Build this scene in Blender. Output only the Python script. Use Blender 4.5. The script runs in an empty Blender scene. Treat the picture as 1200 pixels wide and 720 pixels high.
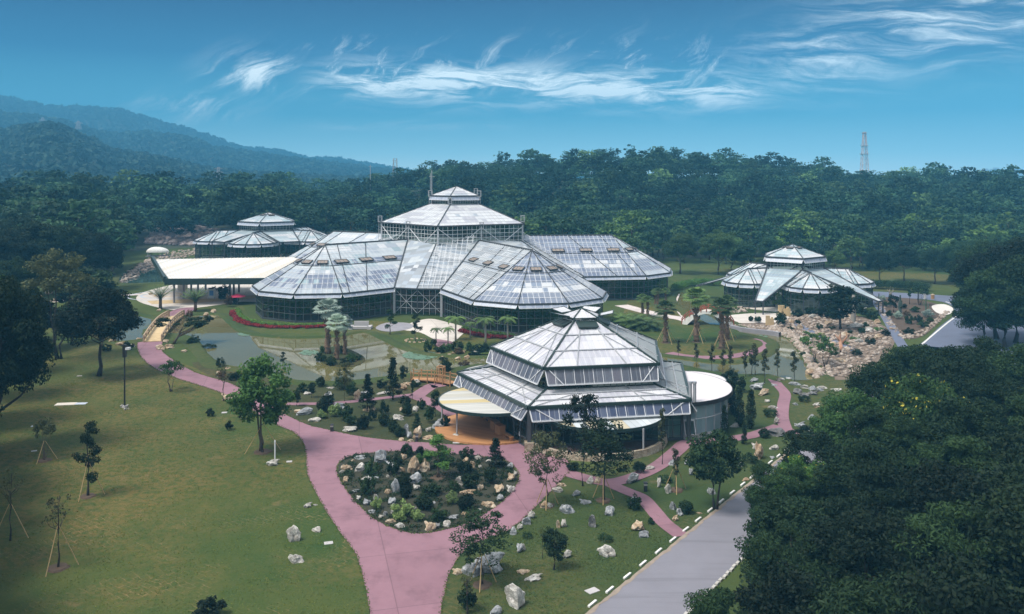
import bpy, math, random
import numpy as np
from mathutils import noise as mnoise, Vector

scene = bpy.context.scene
COL = scene.collection
R = math.radians
PI = math.pi
CAM_H = 32.0
F = 1000.0          # focal length in pixels of a 1200 px wide picture
HZ = 204.0          # horizon row

# ------------------------------------------------------------------ camera
cam_d = bpy.data.cameras.new('camera')
cam = bpy.data.objects.new('camera', cam_d)
COL.objects.link(cam)
cam.location = (0, 0, CAM_H)
cam.rotation_euler = (R(90), 0, 0)
cam_d.sensor_width = 36.0
cam_d.lens = 36.0 * F / 1200.0
cam_d.shift_y = -(360.0 - HZ) / 1200.0
cam_d.clip_start = 0.5
cam_d.clip_end = 12000
scene.camera = cam

# ------------------------------------------------------------------ render
scene.render.engine = 'CYCLES'
cy = scene.cycles
cy.use_denoising = True
cy.max_bounces = 6
cy.diffuse_bounces = 2
cy.glossy_bounces = 3
cy.transmission_bounces = 3
cy.transparent_max_bounces = 10
cy.volume_bounces = 0
cy.caustics_reflective = False
cy.caustics_refractive = False
cy.sample_clamp_indirect = 4.0
vs = scene.view_settings
vs.view_transform = 'Standard'
vs.look = 'None'
vs.gamma = 1.0
vs.use_curve_mapping = False
vs.exposure = 0.72
HAZE = 0.00036

# ------------------------------------------------------------------ node helper
class NT:
    def __init__(self, tree):
        self.t = tree
        self.t.nodes.clear()
    def n(self, typ, props=None, **ins):
        nd = self.t.nodes.new(typ)
        for k, v in (props or {}).items():
            setattr(nd, k, v)
        for k, v in ins.items():
            key = int(k[1:]) if k[0] == 'i' and k[1:].isdigit() else k.replace('_', ' ')
            self.set(nd.inputs[key], v)
        return nd
    def set(self, sock, v):
        if hasattr(v, 'is_output') or isinstance(v, bpy.types.NodeSocket):
            self.t.links.new(v, sock)
        elif isinstance(v, bpy.types.Node):
            self.t.links.new(v.outputs[0], sock)
        else:
            if sock.type == 'RGBA' and isinstance(v, (tuple, list)) and len(v) == 3:
                v = (*v, 1)
            sock.default_value = v
    def math(self, op, a, b=0.0, c=None, clamp=False):
        nd = self.n('ShaderNodeMath', {'operation': op, 'use_clamp': clamp}, i0=a, i1=b)
        if c is not None:
            self.set(nd.inputs[2], c)
        return nd.outputs[0]
    def mix(self, f, a, b, blend='MIX'):
        nd = self.t.nodes.new('ShaderNodeMix')
        nd.data_type = 'RGBA'
        nd.blend_type = blend
        self.set(nd.inputs[0], f)
        self.set(nd.inputs[6], a)
        self.set(nd.inputs[7], b)
        return nd.outputs[2]
    def ramp(self, f, stops, interp='LINEAR'):
        nd = self.t.nodes.new('ShaderNodeValToRGB')
        nd.color_ramp.interpolation = interp
        el = nd.color_ramp.elements
        while len(el) < len(stops):
            el.new(0.5)
        for e, (p, c) in zip(el, stops):
            e.position = p
            if isinstance(c, (int, float)):
                c = (c, c, c)
            e.color = (*c, 1) if len(c) == 3 else c
        self.set(nd.inputs[0], f)
        return nd.outputs[0]
    def noise(self, vec, scale, detail=3, rough=0.55, dist=0.0, dim='3D'):
        return self.n('ShaderNodeTexNoise', {'noise_dimensions': dim}, Vector=vec, Scale=scale, Detail=detail, Roughness=rough, Distortion=dist).outputs[0]
    def smooth(self, v, a, b):
        return self.n('ShaderNodeMapRange', {'interpolation_type': 'SMOOTHSTEP'}, Value=v, From_Min=a, From_Max=b).outputs[0]

# ------------------------------------------------------------------ world: the sky and its cirrus
SUN_EL, SUN_AZ = 60.0, 208.0            # direction towards the sun, azimuth from +x anticlockwise
world = bpy.data.worlds.new('World')
scene.world = world
world.use_nodes = True
w = NT(world.node_tree)
sky = w.n('ShaderNodeTexSky', {'sky_type': 'NISHITA', 'sun_disc': False, 'sun_elevation': R(SUN_EL),
                               'sun_rotation': R(90 - SUN_AZ), 'air_density': 1.0, 'dust_density': 2.0, 'ozone_density': 3.0})
geo = w.n('ShaderNodeTexCoord').outputs['Generated']
sep = w.n('ShaderNodeSeparateXYZ', Vector=geo)
dx, dy, dz = sep.outputs
zen = w.math('DIVIDE', dz, 1.0)
grad = w.ramp(w.math('MULTIPLY', dz, 2.5), [(0.0, (0.85, 1.10, 1.10)), (0.06, (0.46, 0.80, 0.88)), (0.17, (0.075, 0.34, 0.46)),
                                            (0.33, (0.014, 0.095, 0.22)), (0.50, (0.010, 0.026, 0.105)), (0.62, (0.02, 0.05, 0.14)), (1.0, (0.30, 0.38, 0.48))])
# thin overcast high above and behind the photographer
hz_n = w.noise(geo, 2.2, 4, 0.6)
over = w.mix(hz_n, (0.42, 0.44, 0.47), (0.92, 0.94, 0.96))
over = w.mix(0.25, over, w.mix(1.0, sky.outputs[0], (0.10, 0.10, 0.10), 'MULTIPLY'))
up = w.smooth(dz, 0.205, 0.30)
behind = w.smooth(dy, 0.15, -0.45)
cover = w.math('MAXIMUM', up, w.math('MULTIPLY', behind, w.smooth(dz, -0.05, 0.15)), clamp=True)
# cirrus bands in front, in tangent coordinates of the sky direction
ysafe = w.math('MAXIMUM', dy, 0.05)
U = w.math('DIVIDE', dx, ysafe)
V = w.math('DIVIDE', dz, ysafe)
def comb(x, y, z=0.0):
    return w.n('ShaderNodeCombineXYZ', X=x, Y=y, Z=z).outputs[0]
warp = w.noise(comb(w.math('MULTIPLY', U, 5.0), w.math('MULTIPLY', V, 14.0)), 1.0, 3)
warp2 = w.noise(comb(w.math('MULTIPLY', U, 4.0), w.math('MULTIPLY', V, 9.0), 7.0), 1.0, 3)
Uw = w.math('ADD', U, w.math('MULTIPLY', w.math('SUBTRACT', warp2, 0.5), 0.15))
Vw = w.math('ADD', V, w.math('MULTIPLY', w.math('SUBTRACT', warp, 0.5), 0.055))
streak = w.noise(comb(w.math('MULTIPLY', Uw, 8.0), w.math('MULTIPLY', Vw, 60.0)), 1.0, 9, 0.66, 0.4)
# upward wisps lean to the right as they rise
Ul = w.math('SUBTRACT', Uw, w.math('MULTIPLY', V, 1.1))
wisp = w.noise(comb(w.math('MULTIPLY', Ul, 24.0), w.math('MULTIPLY', Vw, 15.0)), 1.0, 9, 0.72, 0.25)
fine = w.noise(comb(w.math('MULTIPLY', Ul, 110.0), w.math('MULTIPLY', Vw, 30.0)), 1.0, 5, 0.7)
def bump_at(v, c, wd):
    d = w.math('DIVIDE', w.math('SUBTRACT', v, c), wd)
    return w.math('POWER', 2.718, w.math('MULTIPLY', w.math('MULTIPLY', d, d), -1.0))
def window(u, a, b, s):
    return w.math('MULTIPLY', w.smooth(u, a - s, a + s), w.smooth(u, b + s, b - s))
bar_c = w.math('ADD', 0.103, w.math('MULTIPLY', U, -0.03))
bar = w.math('MULTIPLY', bump_at(V, bar_c, 0.020), window(U, -0.20, 0.28, 0.07))
bar = w.math('MULTIPLY', bar, w.smooth(streak, 0.40, 0.66))
tuft = w.math('MULTIPLY', bump_at(V, 0.124, 0.030), window(U, -0.27, 0.26, 0.06))
tuft = w.math('MULTIPLY', tuft, w.smooth(wisp, 0.49, 0.78))
left1 = w.math('MULTIPLY', w.math('MULTIPLY', bump_at(V, 0.118, 0.022), bump_at(U, -0.30, 0.045)), w.smooth(wisp, 0.42, 0.70))
left2 = w.math('MULTIPLY', w.math('MULTIPLY', bump_at(V, 0.078, 0.014), bump_at(U, -0.37, 0.06)), w.smooth(wisp, 0.42, 0.72))
right1 = w.math('MULTIPLY', w.math('MULTIPLY', bump_at(w.math('SUBTRACT', V, w.math('MULTIPLY', U, 0.22)), 0.060, 0.045), window(U, 0.30, 0.75, 0.1)), w.smooth(streak, 0.40, 0.74))
low = w.math('MULTIPLY', w.math('MULTIPLY', bump_at(V, 0.056, 0.006), window(U, -0.22, 0.0, 0.08)), w.smooth(streak, 0.4, 0.8))
cl = w.math('MULTIPLY', bar, 1.7)
for q, k in ((tuft, 1.2), (left1, 1.4), (left2, 1.2), (right1, 0.9), (low, 0.4)):
    cl = w.math('MAXIMUM', cl, w.math('MULTIPLY', q, k))
cl = w.math('MULTIPLY', cl, w.math('ADD', 0.62, w.math('MULTIPLY', fine, 0.75)), clamp=True)
cl = w.math('MULTIPLY', cl, w.smooth(dy, 0.3, 0.6), clamp=True)
front = w.mix(cl, grad, (1.05, 1.12, 1.10))
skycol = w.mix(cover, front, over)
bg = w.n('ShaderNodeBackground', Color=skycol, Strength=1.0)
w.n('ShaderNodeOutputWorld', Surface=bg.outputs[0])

sun_d = bpy.data.lights.new('sun', 'SUN')
sun_d.energy = 3.0
sun_d.angle = R(22)
sun_d.color = (1.0, 0.95, 0.87)
sun = bpy.data.objects.new('sun', sun_d)
COL.objects.link(sun)
sd = Vector((math.cos(R(SUN_EL)) * math.cos(R(SUN_AZ)), math.cos(R(SUN_EL)) * math.sin(R(SUN_AZ)), math.sin(R(SUN_EL))))
sun.rotation_euler = (-sd).to_track_quat('-Z', 'Y').to_euler()
sun.location = sd * 300

# ------------------------------------------------------------------ object helpers
def G(px, py, z=0.0):
    """point of height z seen at row py, column px of the 1200 px photograph"""
    y = F * (CAM_H - z) / (py - HZ)
    return ((px - 600.0) * y / F, y, z)

def link(name, me, mat=None, parent=None):
    o = bpy.data.objects.new(name, me)
    COL.objects.link(o)
    if mat is not None and not me.materials:
        for m in (mat if isinstance(mat, (list, tuple)) else [mat]):
            me.materials.append(m)
    if parent is not None:
        o.parent = parent
    return o

def tag(o, label, cat, group=None):
    o['label'] = label
    o['category'] = cat
    if group:
        o['group'] = group
    return o

AUTO = []
def tag_auto(o, desc, where, cat, group):
    """label made unique afterwards by counting look-alikes of one spot from the left"""
    o['category'] = cat
    o['group'] = group
    AUTO.append((o, desc, where))
    return o

def thing(name, label, cat, loc=(0, 0, 0), rz=0.0, group=None, s=1.0):
    o = bpy.data.objects.new(name, None)
    COL.objects.link(o)
    o.location = loc
    o.rotation_euler = (0, 0, rz)
    o.scale = (s, s, s) if not isinstance(s, tuple) else s
    o.empty_display_size = 0.3
    if label:
        tag(o, label, cat, group)
    return o

def structure(o):
    o['kind'] = 'structure'
    return o

def stuff(o, label=None, cat=None):
    o['kind'] = 'stuff'
    if label:
        tag(o, label, cat)
    return o

def np_mesh(name, verts, quads=None, tris=None, uvs=None, smooth=False, midx=None):
    me = bpy.data.meshes.new(name)
    verts = np.asarray(verts, dtype=np.float32)
    loops, starts = [], []
    off = 0
    for arr, k in ((quads, 4), (tris, 3)):
        if arr is not None and len(arr):
            arr = np.asarray(arr, dtype=np.int32)
            loops.append(arr.ravel())
            starts.append(off + np.arange(len(arr), dtype=np.int32) * k)
            off += arr.size
    loops = np.concatenate(loops)
    starts = np.concatenate(starts)
    me.vertices.add(len(verts))
    me.vertices.foreach_set('co', verts.ravel())
    me.loops.add(len(loops))
    me.loops.foreach_set('vertex_index', loops)
    me.polygons.add(len(starts))
    me.polygons.foreach_set('loop_start', starts)
    if midx is not None:
        me.polygons.foreach_set('material_index', np.asarray(midx, dtype=np.int32))
    me.update(calc_edges=True)
    if smooth:
        me.polygons.foreach_set('use_smooth', np.ones(len(starts), dtype=bool))
    if uvs is not None:
        uv = me.uv_layers.new(name='UVMap')
        uv.data.foreach_set('uv', np.asarray(uvs, dtype=np.float32).ravel())
    return me

class MB:
    """collects simple shapes; build() links them as one mesh object"""
    def __init__(self):
        self.v, self.f, self.m, self.uv = [], [], [], []
    def poly(self, pts, mi=0, uvs=None):
        b = len(self.v)
        self.v += [tuple(p) for p in pts]
        self.f.append(tuple(range(b, b + len(pts))))
        self.m.append(mi)
        self.uv.append(uvs if uvs else [(p[0], p[1]) for p in pts])
    def faces(self, pts, faces, mi=0):
        b = len(self.v)
        self.v += [tuple(p) for p in pts]
        for f in faces:
            self.f.append(tuple(b + i for i in f))
            self.m.append(mi)
            self.uv.append([(pts[i][0], pts[i][2]) for i in f])
    def box(self, c, s, rz=0.0, mi=0):
        cx, cy_, cz = c
        ca, sa = math.cos(rz), math.sin(rz)
        pts = []
        for z in (-1, 1):
            for x, y in ((-1, -1), (1, -1), (1, 1), (-1, 1)):
                px, py = x * s[0] / 2, y * s[1] / 2
                pts.append((cx + px * ca - py * sa, cy_ + px * sa + py * ca, cz + z * s[2] / 2))
        self.faces(pts, [(3, 2, 1, 0), (4, 5, 6, 7), (0, 1, 5, 4), (1, 2, 6, 5), (2, 3, 7, 6), (3, 0, 4, 7)], mi)
    def bar(self, a, b, wd, ht=None, mi=0, up=(0, 0, 1), shift=0.0):
        ht = wd if ht is None else ht
        a, b = Vector(a), Vector(b)
        d = b - a
        if d.length < 1e-5:
            return
        d.normalize()
        u = Vector(up)
        s = d.cross(u)
        if s.length < 1e-3:
            u = Vector((1, 0, 0))
            s = d.cross(u)
        s.normalize()
        n = s.cross(d)
        pts = []
        for p in (a, b):
            for x, y in ((-1, -1), (1, -1), (1, 1), (-1, 1)):
                pts.append(p + s * (x * wd / 2) + n * (y * ht / 2 + shift))
        self.faces(pts, [(0, 1, 2, 3), (7, 6, 5, 4), (0, 4, 5, 1), (1, 5, 6, 2), (2, 6, 7, 3), (3, 7, 4, 0)], mi)
    def tube(self, path, rad, n=6, mi=0, cap=True):
        path = [Vector(p) for p in path]
        rad = rad if isinstance(rad, (list, tuple)) else [rad] * len(path)
        b = len(self.v)
        for i, p in enumerate(path):
            d = (path[min(i + 1, len(path) - 1)] - path[max(i - 1, 0)]).normalized()
            s = d.cross(Vector((0, 0, 1)))
            if s.length < 0.05:
                s = d.cross(Vector((1, 0, 0)))
            s.normalize()
            t = s.cross(d)
            for k in range(n):
                a = 2 * PI * k / n
                self.v.append(tuple(p + (s * math.cos(a) + t * math.sin(a)) * rad[i]))
        for i in range(len(path) - 1):
            for k in range(n):
                q = (b + i * n + k, b + i * n + (k + 1) % n, b + (i + 1) * n + (k + 1) % n, b + (i + 1) * n + k)
                self.f.append(q); self.m.append(mi)
                self.uv.append([(0, 0)] * 4)
        if cap:
            self.f.append(tuple(b + (len(path) - 1) * n + k for k in range(n))); self.m.append(mi)
            self.uv.append([(0, 0)] * n)
            self.f.append(tuple(b + n - 1 - k for k in range(n))); self.m.append(mi)
            self.uv.append([(0, 0)] * n)
    def prism(self, pts2, z0, z1, mi=0, mi_side=None):
        mi_side = mi if mi_side is None else mi_side
        n = len(pts2)
        ar = sum(pts2[i][0] * pts2[(i + 1) % n][1] - pts2[(i + 1) % n][0] * pts2[i][1] for i in range(n))
        if ar < 0:
            pts2 = pts2[::-1]
        z1f = z1 if callable(z1) else (lambda x, y: z1)
        z0f = z0 if callable(z0) else (lambda x, y: z0)
        top = [(p[0], p[1], z1f(*p[:2])) for p in pts2]
        bot = [(p[0], p[1], z0f(*p[:2])) for p in pts2]
        self.poly(top, mi)
        self.poly(bot[::-1], mi)
        for i in range(n):
            j = (i + 1) % n
            self.poly([bot[i], bot[j], top[j], top[i]], mi_side)
    def mesh(self, name, smooth=False):
        me = bpy.data.meshes.new(name)
        me.from_pydata(self.v, [], self.f)
        uv = me.uv_layers.new(name='UVMap')
        flat = [c for u in self.uv for p in u for c in p[:2]]
        uv.data.foreach_set('uv', flat)
        me.polygons.foreach_set('material_index', self.m)
        if smooth:
            me.polygons.foreach_set('use_smooth', [True] * len(self.f))
        me.update()
        return me
    def build(self, name, mat, parent=None, smooth=False):
        return link(name, self.mesh(name, smooth), mat, parent)

# ------------------------------------------------------------------ materials
def new_mat(name):
    m = bpy.data.materials.new(name)
    m.use_nodes = True
    return m, NT(m.node_tree)

def out(t, bsdf, disp=None):
    o = t.n('ShaderNodeOutputMaterial', Surface=bsdf.outputs[0] if isinstance(bsdf, bpy.types.Node) else bsdf)
    return o

def pos(t):
    return t.n('ShaderNodeNewGeometry').outputs['Position']

def obco(t):
    return t.n('ShaderNodeTexCoord').outputs['Object']

def principled(t, color, rough=0.6, bump=None, strength=0.3, dist=0.1, **kw):
    b = t.n('ShaderNodeBsdfPrincipled', Base_Color=color, Roughness=rough, **kw)
    if bump is not None:
        bn = t.n('ShaderNodeBump', Height=bump, Strength=strength, Distance=dist)
        t.set(b.inputs['Normal'], bn.outputs[0])
    return b

def plain(name, color, rough=0.6, var=0.25, scale=2.0, metal=0.0, world_pos=True):
    m, t = new_mat(name)
    p = pos(t) if world_pos else obco(t)
    n = t.noise(p, scale, 4)
    c = t.mix(n, tuple(x * (1 - var) for x in color), tuple(min(1, x * (1 + var)) for x in color))
    out(t, principled(t, c, rough, Metallic=metal))
    return m

def leaf_mat(name, dark, light, scale=0.6, trans=0.25, seed=0.0, warm=None):
    m, t = new_mat(name)
    oi = t.n('ShaderNodeObjectInfo')
    p = obco(t)
    off = t.n('ShaderNodeVectorMath', {'operation': 'ADD'}, i0=p, i1=t.n('ShaderNodeCombineXYZ', X=t.math('MULTIPLY', oi.outputs['Random'], 50.0), Y=seed).outputs[0]).outputs[0]
    n1 = t.noise(off, scale, 3, 0.6)
    n2 = t.noise(off, scale * 9, 2, 0.6)
    f = t.math('ADD', t.math('MULTIPLY', n1, 0.65), t.math('MULTIPLY', n2, 0.35))
    c = t.ramp(f, [(0.30, dark), (0.70, light)])
    # every tree its own tint
    k = t.math('ADD', 0.55, t.math('MULTIPLY', oi.outputs['Random'], 0.9))
    c = t.mix(1.0, c, t.n('ShaderNodeCombineXYZ', X=k, Y=k, Z=t.math('ADD', 0.35, t.math('MULTIPLY', k, 0.6))).outputs[0], 'MULTIPLY')
    if warm:
        c = t.mix(t.smooth(t.noise(off, scale * 3, 2), 0.58, 0.72), c, warm)
    d = t.n('ShaderNodeBsdfPrincipled', Base_Color=c, Roughness=0.6, Specular_IOR_Level=0.12)
    tr = t.n('ShaderNodeBsdfTranslucent', Color=c)
    mx = t.n('ShaderNodeMixShader', i0=trans, i1=d.outputs[0], i2=tr.outputs[0])
    out(t, mx)
    return m

M = {}
M['leaf_forest'] = leaf_mat('leaf_forest', (0.016, 0.046, 0.026), (0.050, 0.102, 0.048), 0.16)
M['leaf_forest_light'] = leaf_mat('leaf_forest_light', (0.045, 0.10, 0.035), (0.12, 0.20, 0.06), 0.16)
M['leaf_hill'] = leaf_mat('leaf_hill', (0.022, 0.055, 0.035), (0.05, 0.095, 0.05), 0.01)
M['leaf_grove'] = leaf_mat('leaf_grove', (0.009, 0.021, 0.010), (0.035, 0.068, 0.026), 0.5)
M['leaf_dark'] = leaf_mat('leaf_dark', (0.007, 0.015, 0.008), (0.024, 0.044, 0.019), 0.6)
M['leaf_green'] = leaf_mat('leaf_green', (0.03, 0.075, 0.022), (0.10, 0.20, 0.05), 0.7)
M['leaf_olive'] = leaf_mat('leaf_olive', (0.035, 0.045, 0.025), (0.09, 0.10, 0.05), 0.7)
M['leaf_light'] = leaf_mat('leaf_light', (0.10, 0.16, 0.06), (0.24, 0.32, 0.12), 2.0)
M['leaf_silver'] = leaf_mat('leaf_silver', (0.16, 0.22, 0.20), (0.36, 0.44, 0.42), 1.0)
M['leaf_palm'] = leaf_mat('leaf_palm', (0.045, 0.085, 0.03), (0.15, 0.23, 0.085), 0.8)
M['leaf_rust'] = leaf_mat('leaf_rust', (0.06, 0.035, 0.02), (0.12, 0.085, 0.05), 0.8)
M['leaf_hedge'] = leaf_mat('leaf_hedge', (0.08, 0.16, 0.03), (0.16, 0.28, 0.06), 1.0)
M['petal_red'] = leaf_mat('petal_red', (0.10, 0.010, 0.014), (0.24, 0.025, 0.03), 1.0, 0.1)
M['petal_yellow'] = leaf_mat('petal_yellow', (0.24, 0.21, 0.025), (0.40, 0.34, 0.06), 1.0, 0.2)
M['leaf_cactus'] = leaf_mat('leaf_cactus', (0.05, 0.085, 0.06), (0.15, 0.20, 0.15), 1.0)
M['grass'] = leaf_mat('grass', (0.05, 0.095, 0.02), (0.15, 0.16, 0.04), 0.25, 0.2)
M['grass_green'] = leaf_mat('grass_green', (0.045, 0.085, 0.02), (0.12, 0.14, 0.04), 0.25, 0.2)
M['bark'] = plain('bark', (0.085, 0.062, 0.045), 0.9, 0.5, 6.0)
M['bark_dark'] = plain('bark_dark', (0.035, 0.027, 0.022), 0.9, 0.5, 6.0)
M['bark_palm'] = plain('bark_palm', (0.16, 0.105, 0.07), 0.95, 0.6, 5.0)
M['bark_grey'] = plain('bark_grey', (0.26, 0.24, 0.21), 0.9, 0.3, 5.0)
M['bamboo'] = plain('bamboo', (0.42, 0.29, 0.14), 0.7, 0.25, 4.0)

def rock_mat(name, c1, c2, c3):
    m, t = new_mat(name)
    p = t.n('ShaderNodeVectorMath', {'operation': 'ADD'}, i0=obco(t), i1=t.n('ShaderNodeCombineXYZ', X=t.math('MULTIPLY', t.n('ShaderNodeObjectInfo').outputs['Random'], 31.0)).outputs[0]).outputs[0]
    n1 = t.noise(p, 1.6, 6, 0.65, 0.6)
    n2 = t.noise(p, 6.0, 5, 0.7)
    c = t.ramp(n1, [(0.32, c1), (0.50, c2), (0.68, c3)])
    cr = t.smooth(t.math('ABSOLUTE', t.math('SUBTRACT', n2, 0.5)), 0.0, 0.06)
    c = t.mix(cr, t.mix(0.6, c, (0.09, 0.075, 0.06)), c)
    out(t, principled(t, c, 0.85, n2, 0.8, 0.12))
    return m
M['rock_white'] = rock_mat('rock_white', (0.22, 0.20, 0.17), (0.46, 0.44, 0.40), (0.68, 0.66, 0.62))
M['rock_grey'] = rock_mat('rock_grey', (0.13, 0.14, 0.15), (0.30, 0.32, 0.34), (0.55, 0.56, 0.56))
M['rock_tan'] = rock_mat('rock_tan', (0.25, 0.15, 0.085), (0.46, 0.34, 0.22), (0.66, 0.58, 0.46))
M['rock_dark'] = rock_mat('rock_dark', (0.06, 0.06, 0.065), (0.15, 0.15, 0.155), (0.33, 0.33, 0.33))
M['rubble'] = rock_mat('rubble', (0.15, 0.10, 0.07), (0.36, 0.28, 0.22), (0.62, 0.56, 0.50))
M['rubble_mauve'] = rock_mat('rubble_mauve', (0.20, 0.15, 0.15), (0.36, 0.30, 0.30), (0.60, 0.48, 0.40))

# lawn: turf laid in sods, brown joints in patches, olive and darker drifts
def lawn(name, a, b, joints=0.55):
    m, t = new_mat(name)
    p = pos(t)
    big = t.noise(p, 0.045, 4, 0.6)
    mid = t.noise(p, 0.35, 4, 0.65)
    fine = t.noise(p, 5.0, 4, 0.7)
    c = t.ramp(t.math('ADD', t.math('MULTIPLY', big, 0.65), t.math('MULTIPLY', mid, 0.35)), [(0.36, a), (0.64, b)])
    c = t.mix(t.math('MULTIPLY', fine, 0.75), tuple(0.45 * x for x in a), c)
    rot = t.n('ShaderNodeMapping', Vector=p, Rotation=(0, 0, R(34)))
    wob = t.n('ShaderNodeVectorMath', {'operation': 'ADD'}, i0=rot.outputs[0], i1=t.n('ShaderNodeCombineXYZ', X=t.math('MULTIPLY', t.noise(p, 0.5, 3), 1.6), Y=t.math('MULTIPLY', t.noise(p, 0.41, 3), 1.2)).outputs[0]).outputs[0]
    br = t.n('ShaderNodeTexBrick', Vector=wob, Color1=(1, 1, 1, 1), Color2=(1, 1, 1, 1), Mortar=(0, 0, 0, 1), Scale=1.0, Mortar_Size=0.045, Mortar_Smooth=0.6)
    br.inputs['Brick Width'].default_value = 0.95
    br.inputs['Row Height'].default_value = 0.48
    inv = t.math('SUBTRACT', 1.0, br.outputs[0])
    patch = t.smooth(t.noise(p, 0.11, 4, 0.65), 0.46, 0.66)
    jf = t.math('MULTIPLY', t.math('MULTIPLY', inv, patch), t.math('MULTIPLY', t.smooth(t.noise(p, 1.7, 2), 0.35, 0.65), joints))
    c = t.mix(jf, c, (0.30, 0.20, 0.11))
    warm = t.math('MULTIPLY', t.smooth(t.noise(p, 0.028, 4, 0.6), 0.40, 0.62), t.smooth(t.noise(p, 1.3, 4, 0.7), 0.36, 0.62))
    c = t.mix(t.math('MULTIPLY', t.math('MULTIPLY', warm, joints), 0.85, None, True), c, (0.19, 0.115, 0.04))
    bare = t.smooth(t.noise(p, 0.16, 5, 0.7), 0.60, 0.74)
    c = t.mix(t.math('MULTIPLY', bare, 0.55), c, (0.20, 0.13, 0.06))
    out(t, principled(t, c, 0.9, t.math('ADD', fine, t.math('MULTIPLY', t.noise(p, 14, 2), 0.6)), 0.7, 0.08, Specular_IOR_Level=0.2))
    return m
M['lawn'] = lawn('lawn', (0.036, 0.090, 0.017), (0.150, 0.150, 0.034), 0.6)
M['lawn_green'] = lawn('lawn_green', (0.045, 0.085, 0.022), (0.090, 0.115, 0.034), 0.3)
M['white_sand'] = plain('white_sand', (0.62, 0.58, 0.54), 0.9, 0.15, 1.0)
M['lawn_dark'] = lawn('lawn_dark', (0.038, 0.058, 0.020), (0.085, 0.088, 0.034), 0.35)

def ground_mat():
    m, t = new_mat('ground')
    p = pos(t)
    c = t.ramp(t.noise(p, 0.03, 5, 0.6), [(0.3, (0.04, 0.07, 0.02)), (0.7, (0.10, 0.12, 0.035))])
    c = t.mix(t.math('MULTIPLY', t.noise(p, 2.0, 4), 0.6), c, (0.03, 0.045, 0.015))
    out(t, principled(t, c, 0.95, t.noise(p, 6.0, 3), 0.6, 0.1, Specular_IOR_Level=0.1))
    return m
M['ground'] = ground_mat()
M['forest_floor'] = plain('forest_floor', (0.03, 0.04, 0.02), 0.95, 0.4, 0.3)

def path_mat(name, base, tone, scale=0.5):
    m, t = new_mat(name)
    p = pos(t)
    n = t.noise(p, scale, 5, 0.65)
    sp = t.noise(p, 12.0, 3, 0.7)
    c = t.mix(n, base, tone)
    stain = t.smooth(t.noise(p, 0.30, 6, 0.72), 0.46, 0.72)
    c = t.mix(t.math('MULTIPLY', stain, 0.6), c, tuple(0.62 * x for x in base))
    c = t.mix(t.math('MULTIPLY', t.smooth(sp, 0.45, 0.75), 0.35), c, tuple(0.7 * x for x in tone))
    # pour joints every few metres
    rot = t.n('ShaderNodeMapping', Vector=p, Rotation=(0, 0, R(-14)))
    br = t.n('ShaderNodeTexBrick', {'offset': 0.0}, Vector=rot.outputs[0], Color1=(1, 1, 1, 1), Color2=(.86, .86, .86, 1), Mortar=(0.45, 0.45, 0.45, 1), Scale=1.0, Mortar_Size=0.035)
    br.inputs['Brick Width'].default_value = 7.0
    br.inputs['Row Height'].default_value = 9.0
    c = t.mix(0.75, c, t.mix(1.0, c, br.outputs[0], 'MULTIPLY'))
    out(t, principled(t, c, 0.8, sp, 0.25, 0.02))
    return m
M['pink'] = path_mat('pink', (0.205, 0.102, 0.130), (0.300, 0.160, 0.195))
M['paving'] = path_mat('paving', (0.52, 0.47, 0.42), (0.66, 0.60, 0.54))
M['paving_blue'] = path_mat('paving_blue', (0.42, 0.47, 0.55), (0.52, 0.56, 0.62))
M['pale_path'] = path_mat('pale_path', (0.52, 0.45, 0.42), (0.66, 0.58, 0.55))
M['sand'] = path_mat('sand', (0.50, 0.36, 0.18), (0.62, 0.47, 0.27))

def asphalt(name, base):
    m, t = new_mat(name)
    p = pos(t)
    n = t.noise(p, 0.25, 5, 0.6)
    c = t.mix(n, tuple(0.75 * x for x in base), tuple(1.25 * x for x in base))
    sp = t.noise(p, 25.0, 2, 0.8)
    c = t.mix(t.math('MULTIPLY', sp, 0.4), c, tuple(1.7 * x for x in base))
    rot = t.n('ShaderNodeMapping', Vector=p, Rotation=(0, 0, R(-54)), Scale=(0.15, 3.0, 1))
    streak = t.noise(rot.outputs[0], 0.5, 4)
    c = t.mix(t.math('MULTIPLY', t.smooth(streak, 0.5, 0.75), 0.4), c, tuple(0.6 * x for x in base))
    out(t, principled(t, c, 0.75, sp, 0.3, 0.02))
    return m
M['asphalt'] = asphalt('asphalt', (0.165, 0.16, 0.185))
M['asphalt_blue'] = asphalt('asphalt_blue', (0.10, 0.115, 0.165))
M['paint_white'] = plain('paint_white', (0.66, 0.65, 0.62), 0.7, 0.25, 1.5)
M['verge'] = plain('verge', (0.26, 0.21, 0.165), 0.9, 0.4, 1.5)
M['kerb'] = plain('kerb', (0.45, 0.43, 0.40), 0.85, 0.3, 1.5)
M['dry_soil'] = plain('dry_soil', (0.15, 0.11, 0.08), 0.95, 0.45, 0.5)
M['soil'] = plain('soil', (0.075, 0.048, 0.030), 0.95, 0.5, 1.2)
M['bed_soil'] = plain('bed_soil', (0.026, 0.026, 0.012), 0.95, 0.55, 0.9)
M['mulch'] = plain('mulch', (0.07, 0.042, 0.034), 0.95, 0.5, 3.0)
M['stone_wall'] = rock_mat('stone_wall', (0.20, 0.14, 0.09), (0.42, 0.34, 0.24), (0.60, 0.54, 0.44))
M['concrete'] = plain('concrete', (0.42, 0.40, 0.40), 0.85, 0.2, 0.8)
M['concrete_grey'] = plain('concrete_grey', (0.24, 0.23, 0.25), 0.85, 0.3, 0.8)
M['white_steel'] = plain('white_steel', (0.62, 0.63, 0.65), 0.45, 0.12, 1.0)
M['grey_steel'] = plain('grey_steel', (0.33, 0.34, 0.36), 0.45, 0.15, 1.0)
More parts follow.
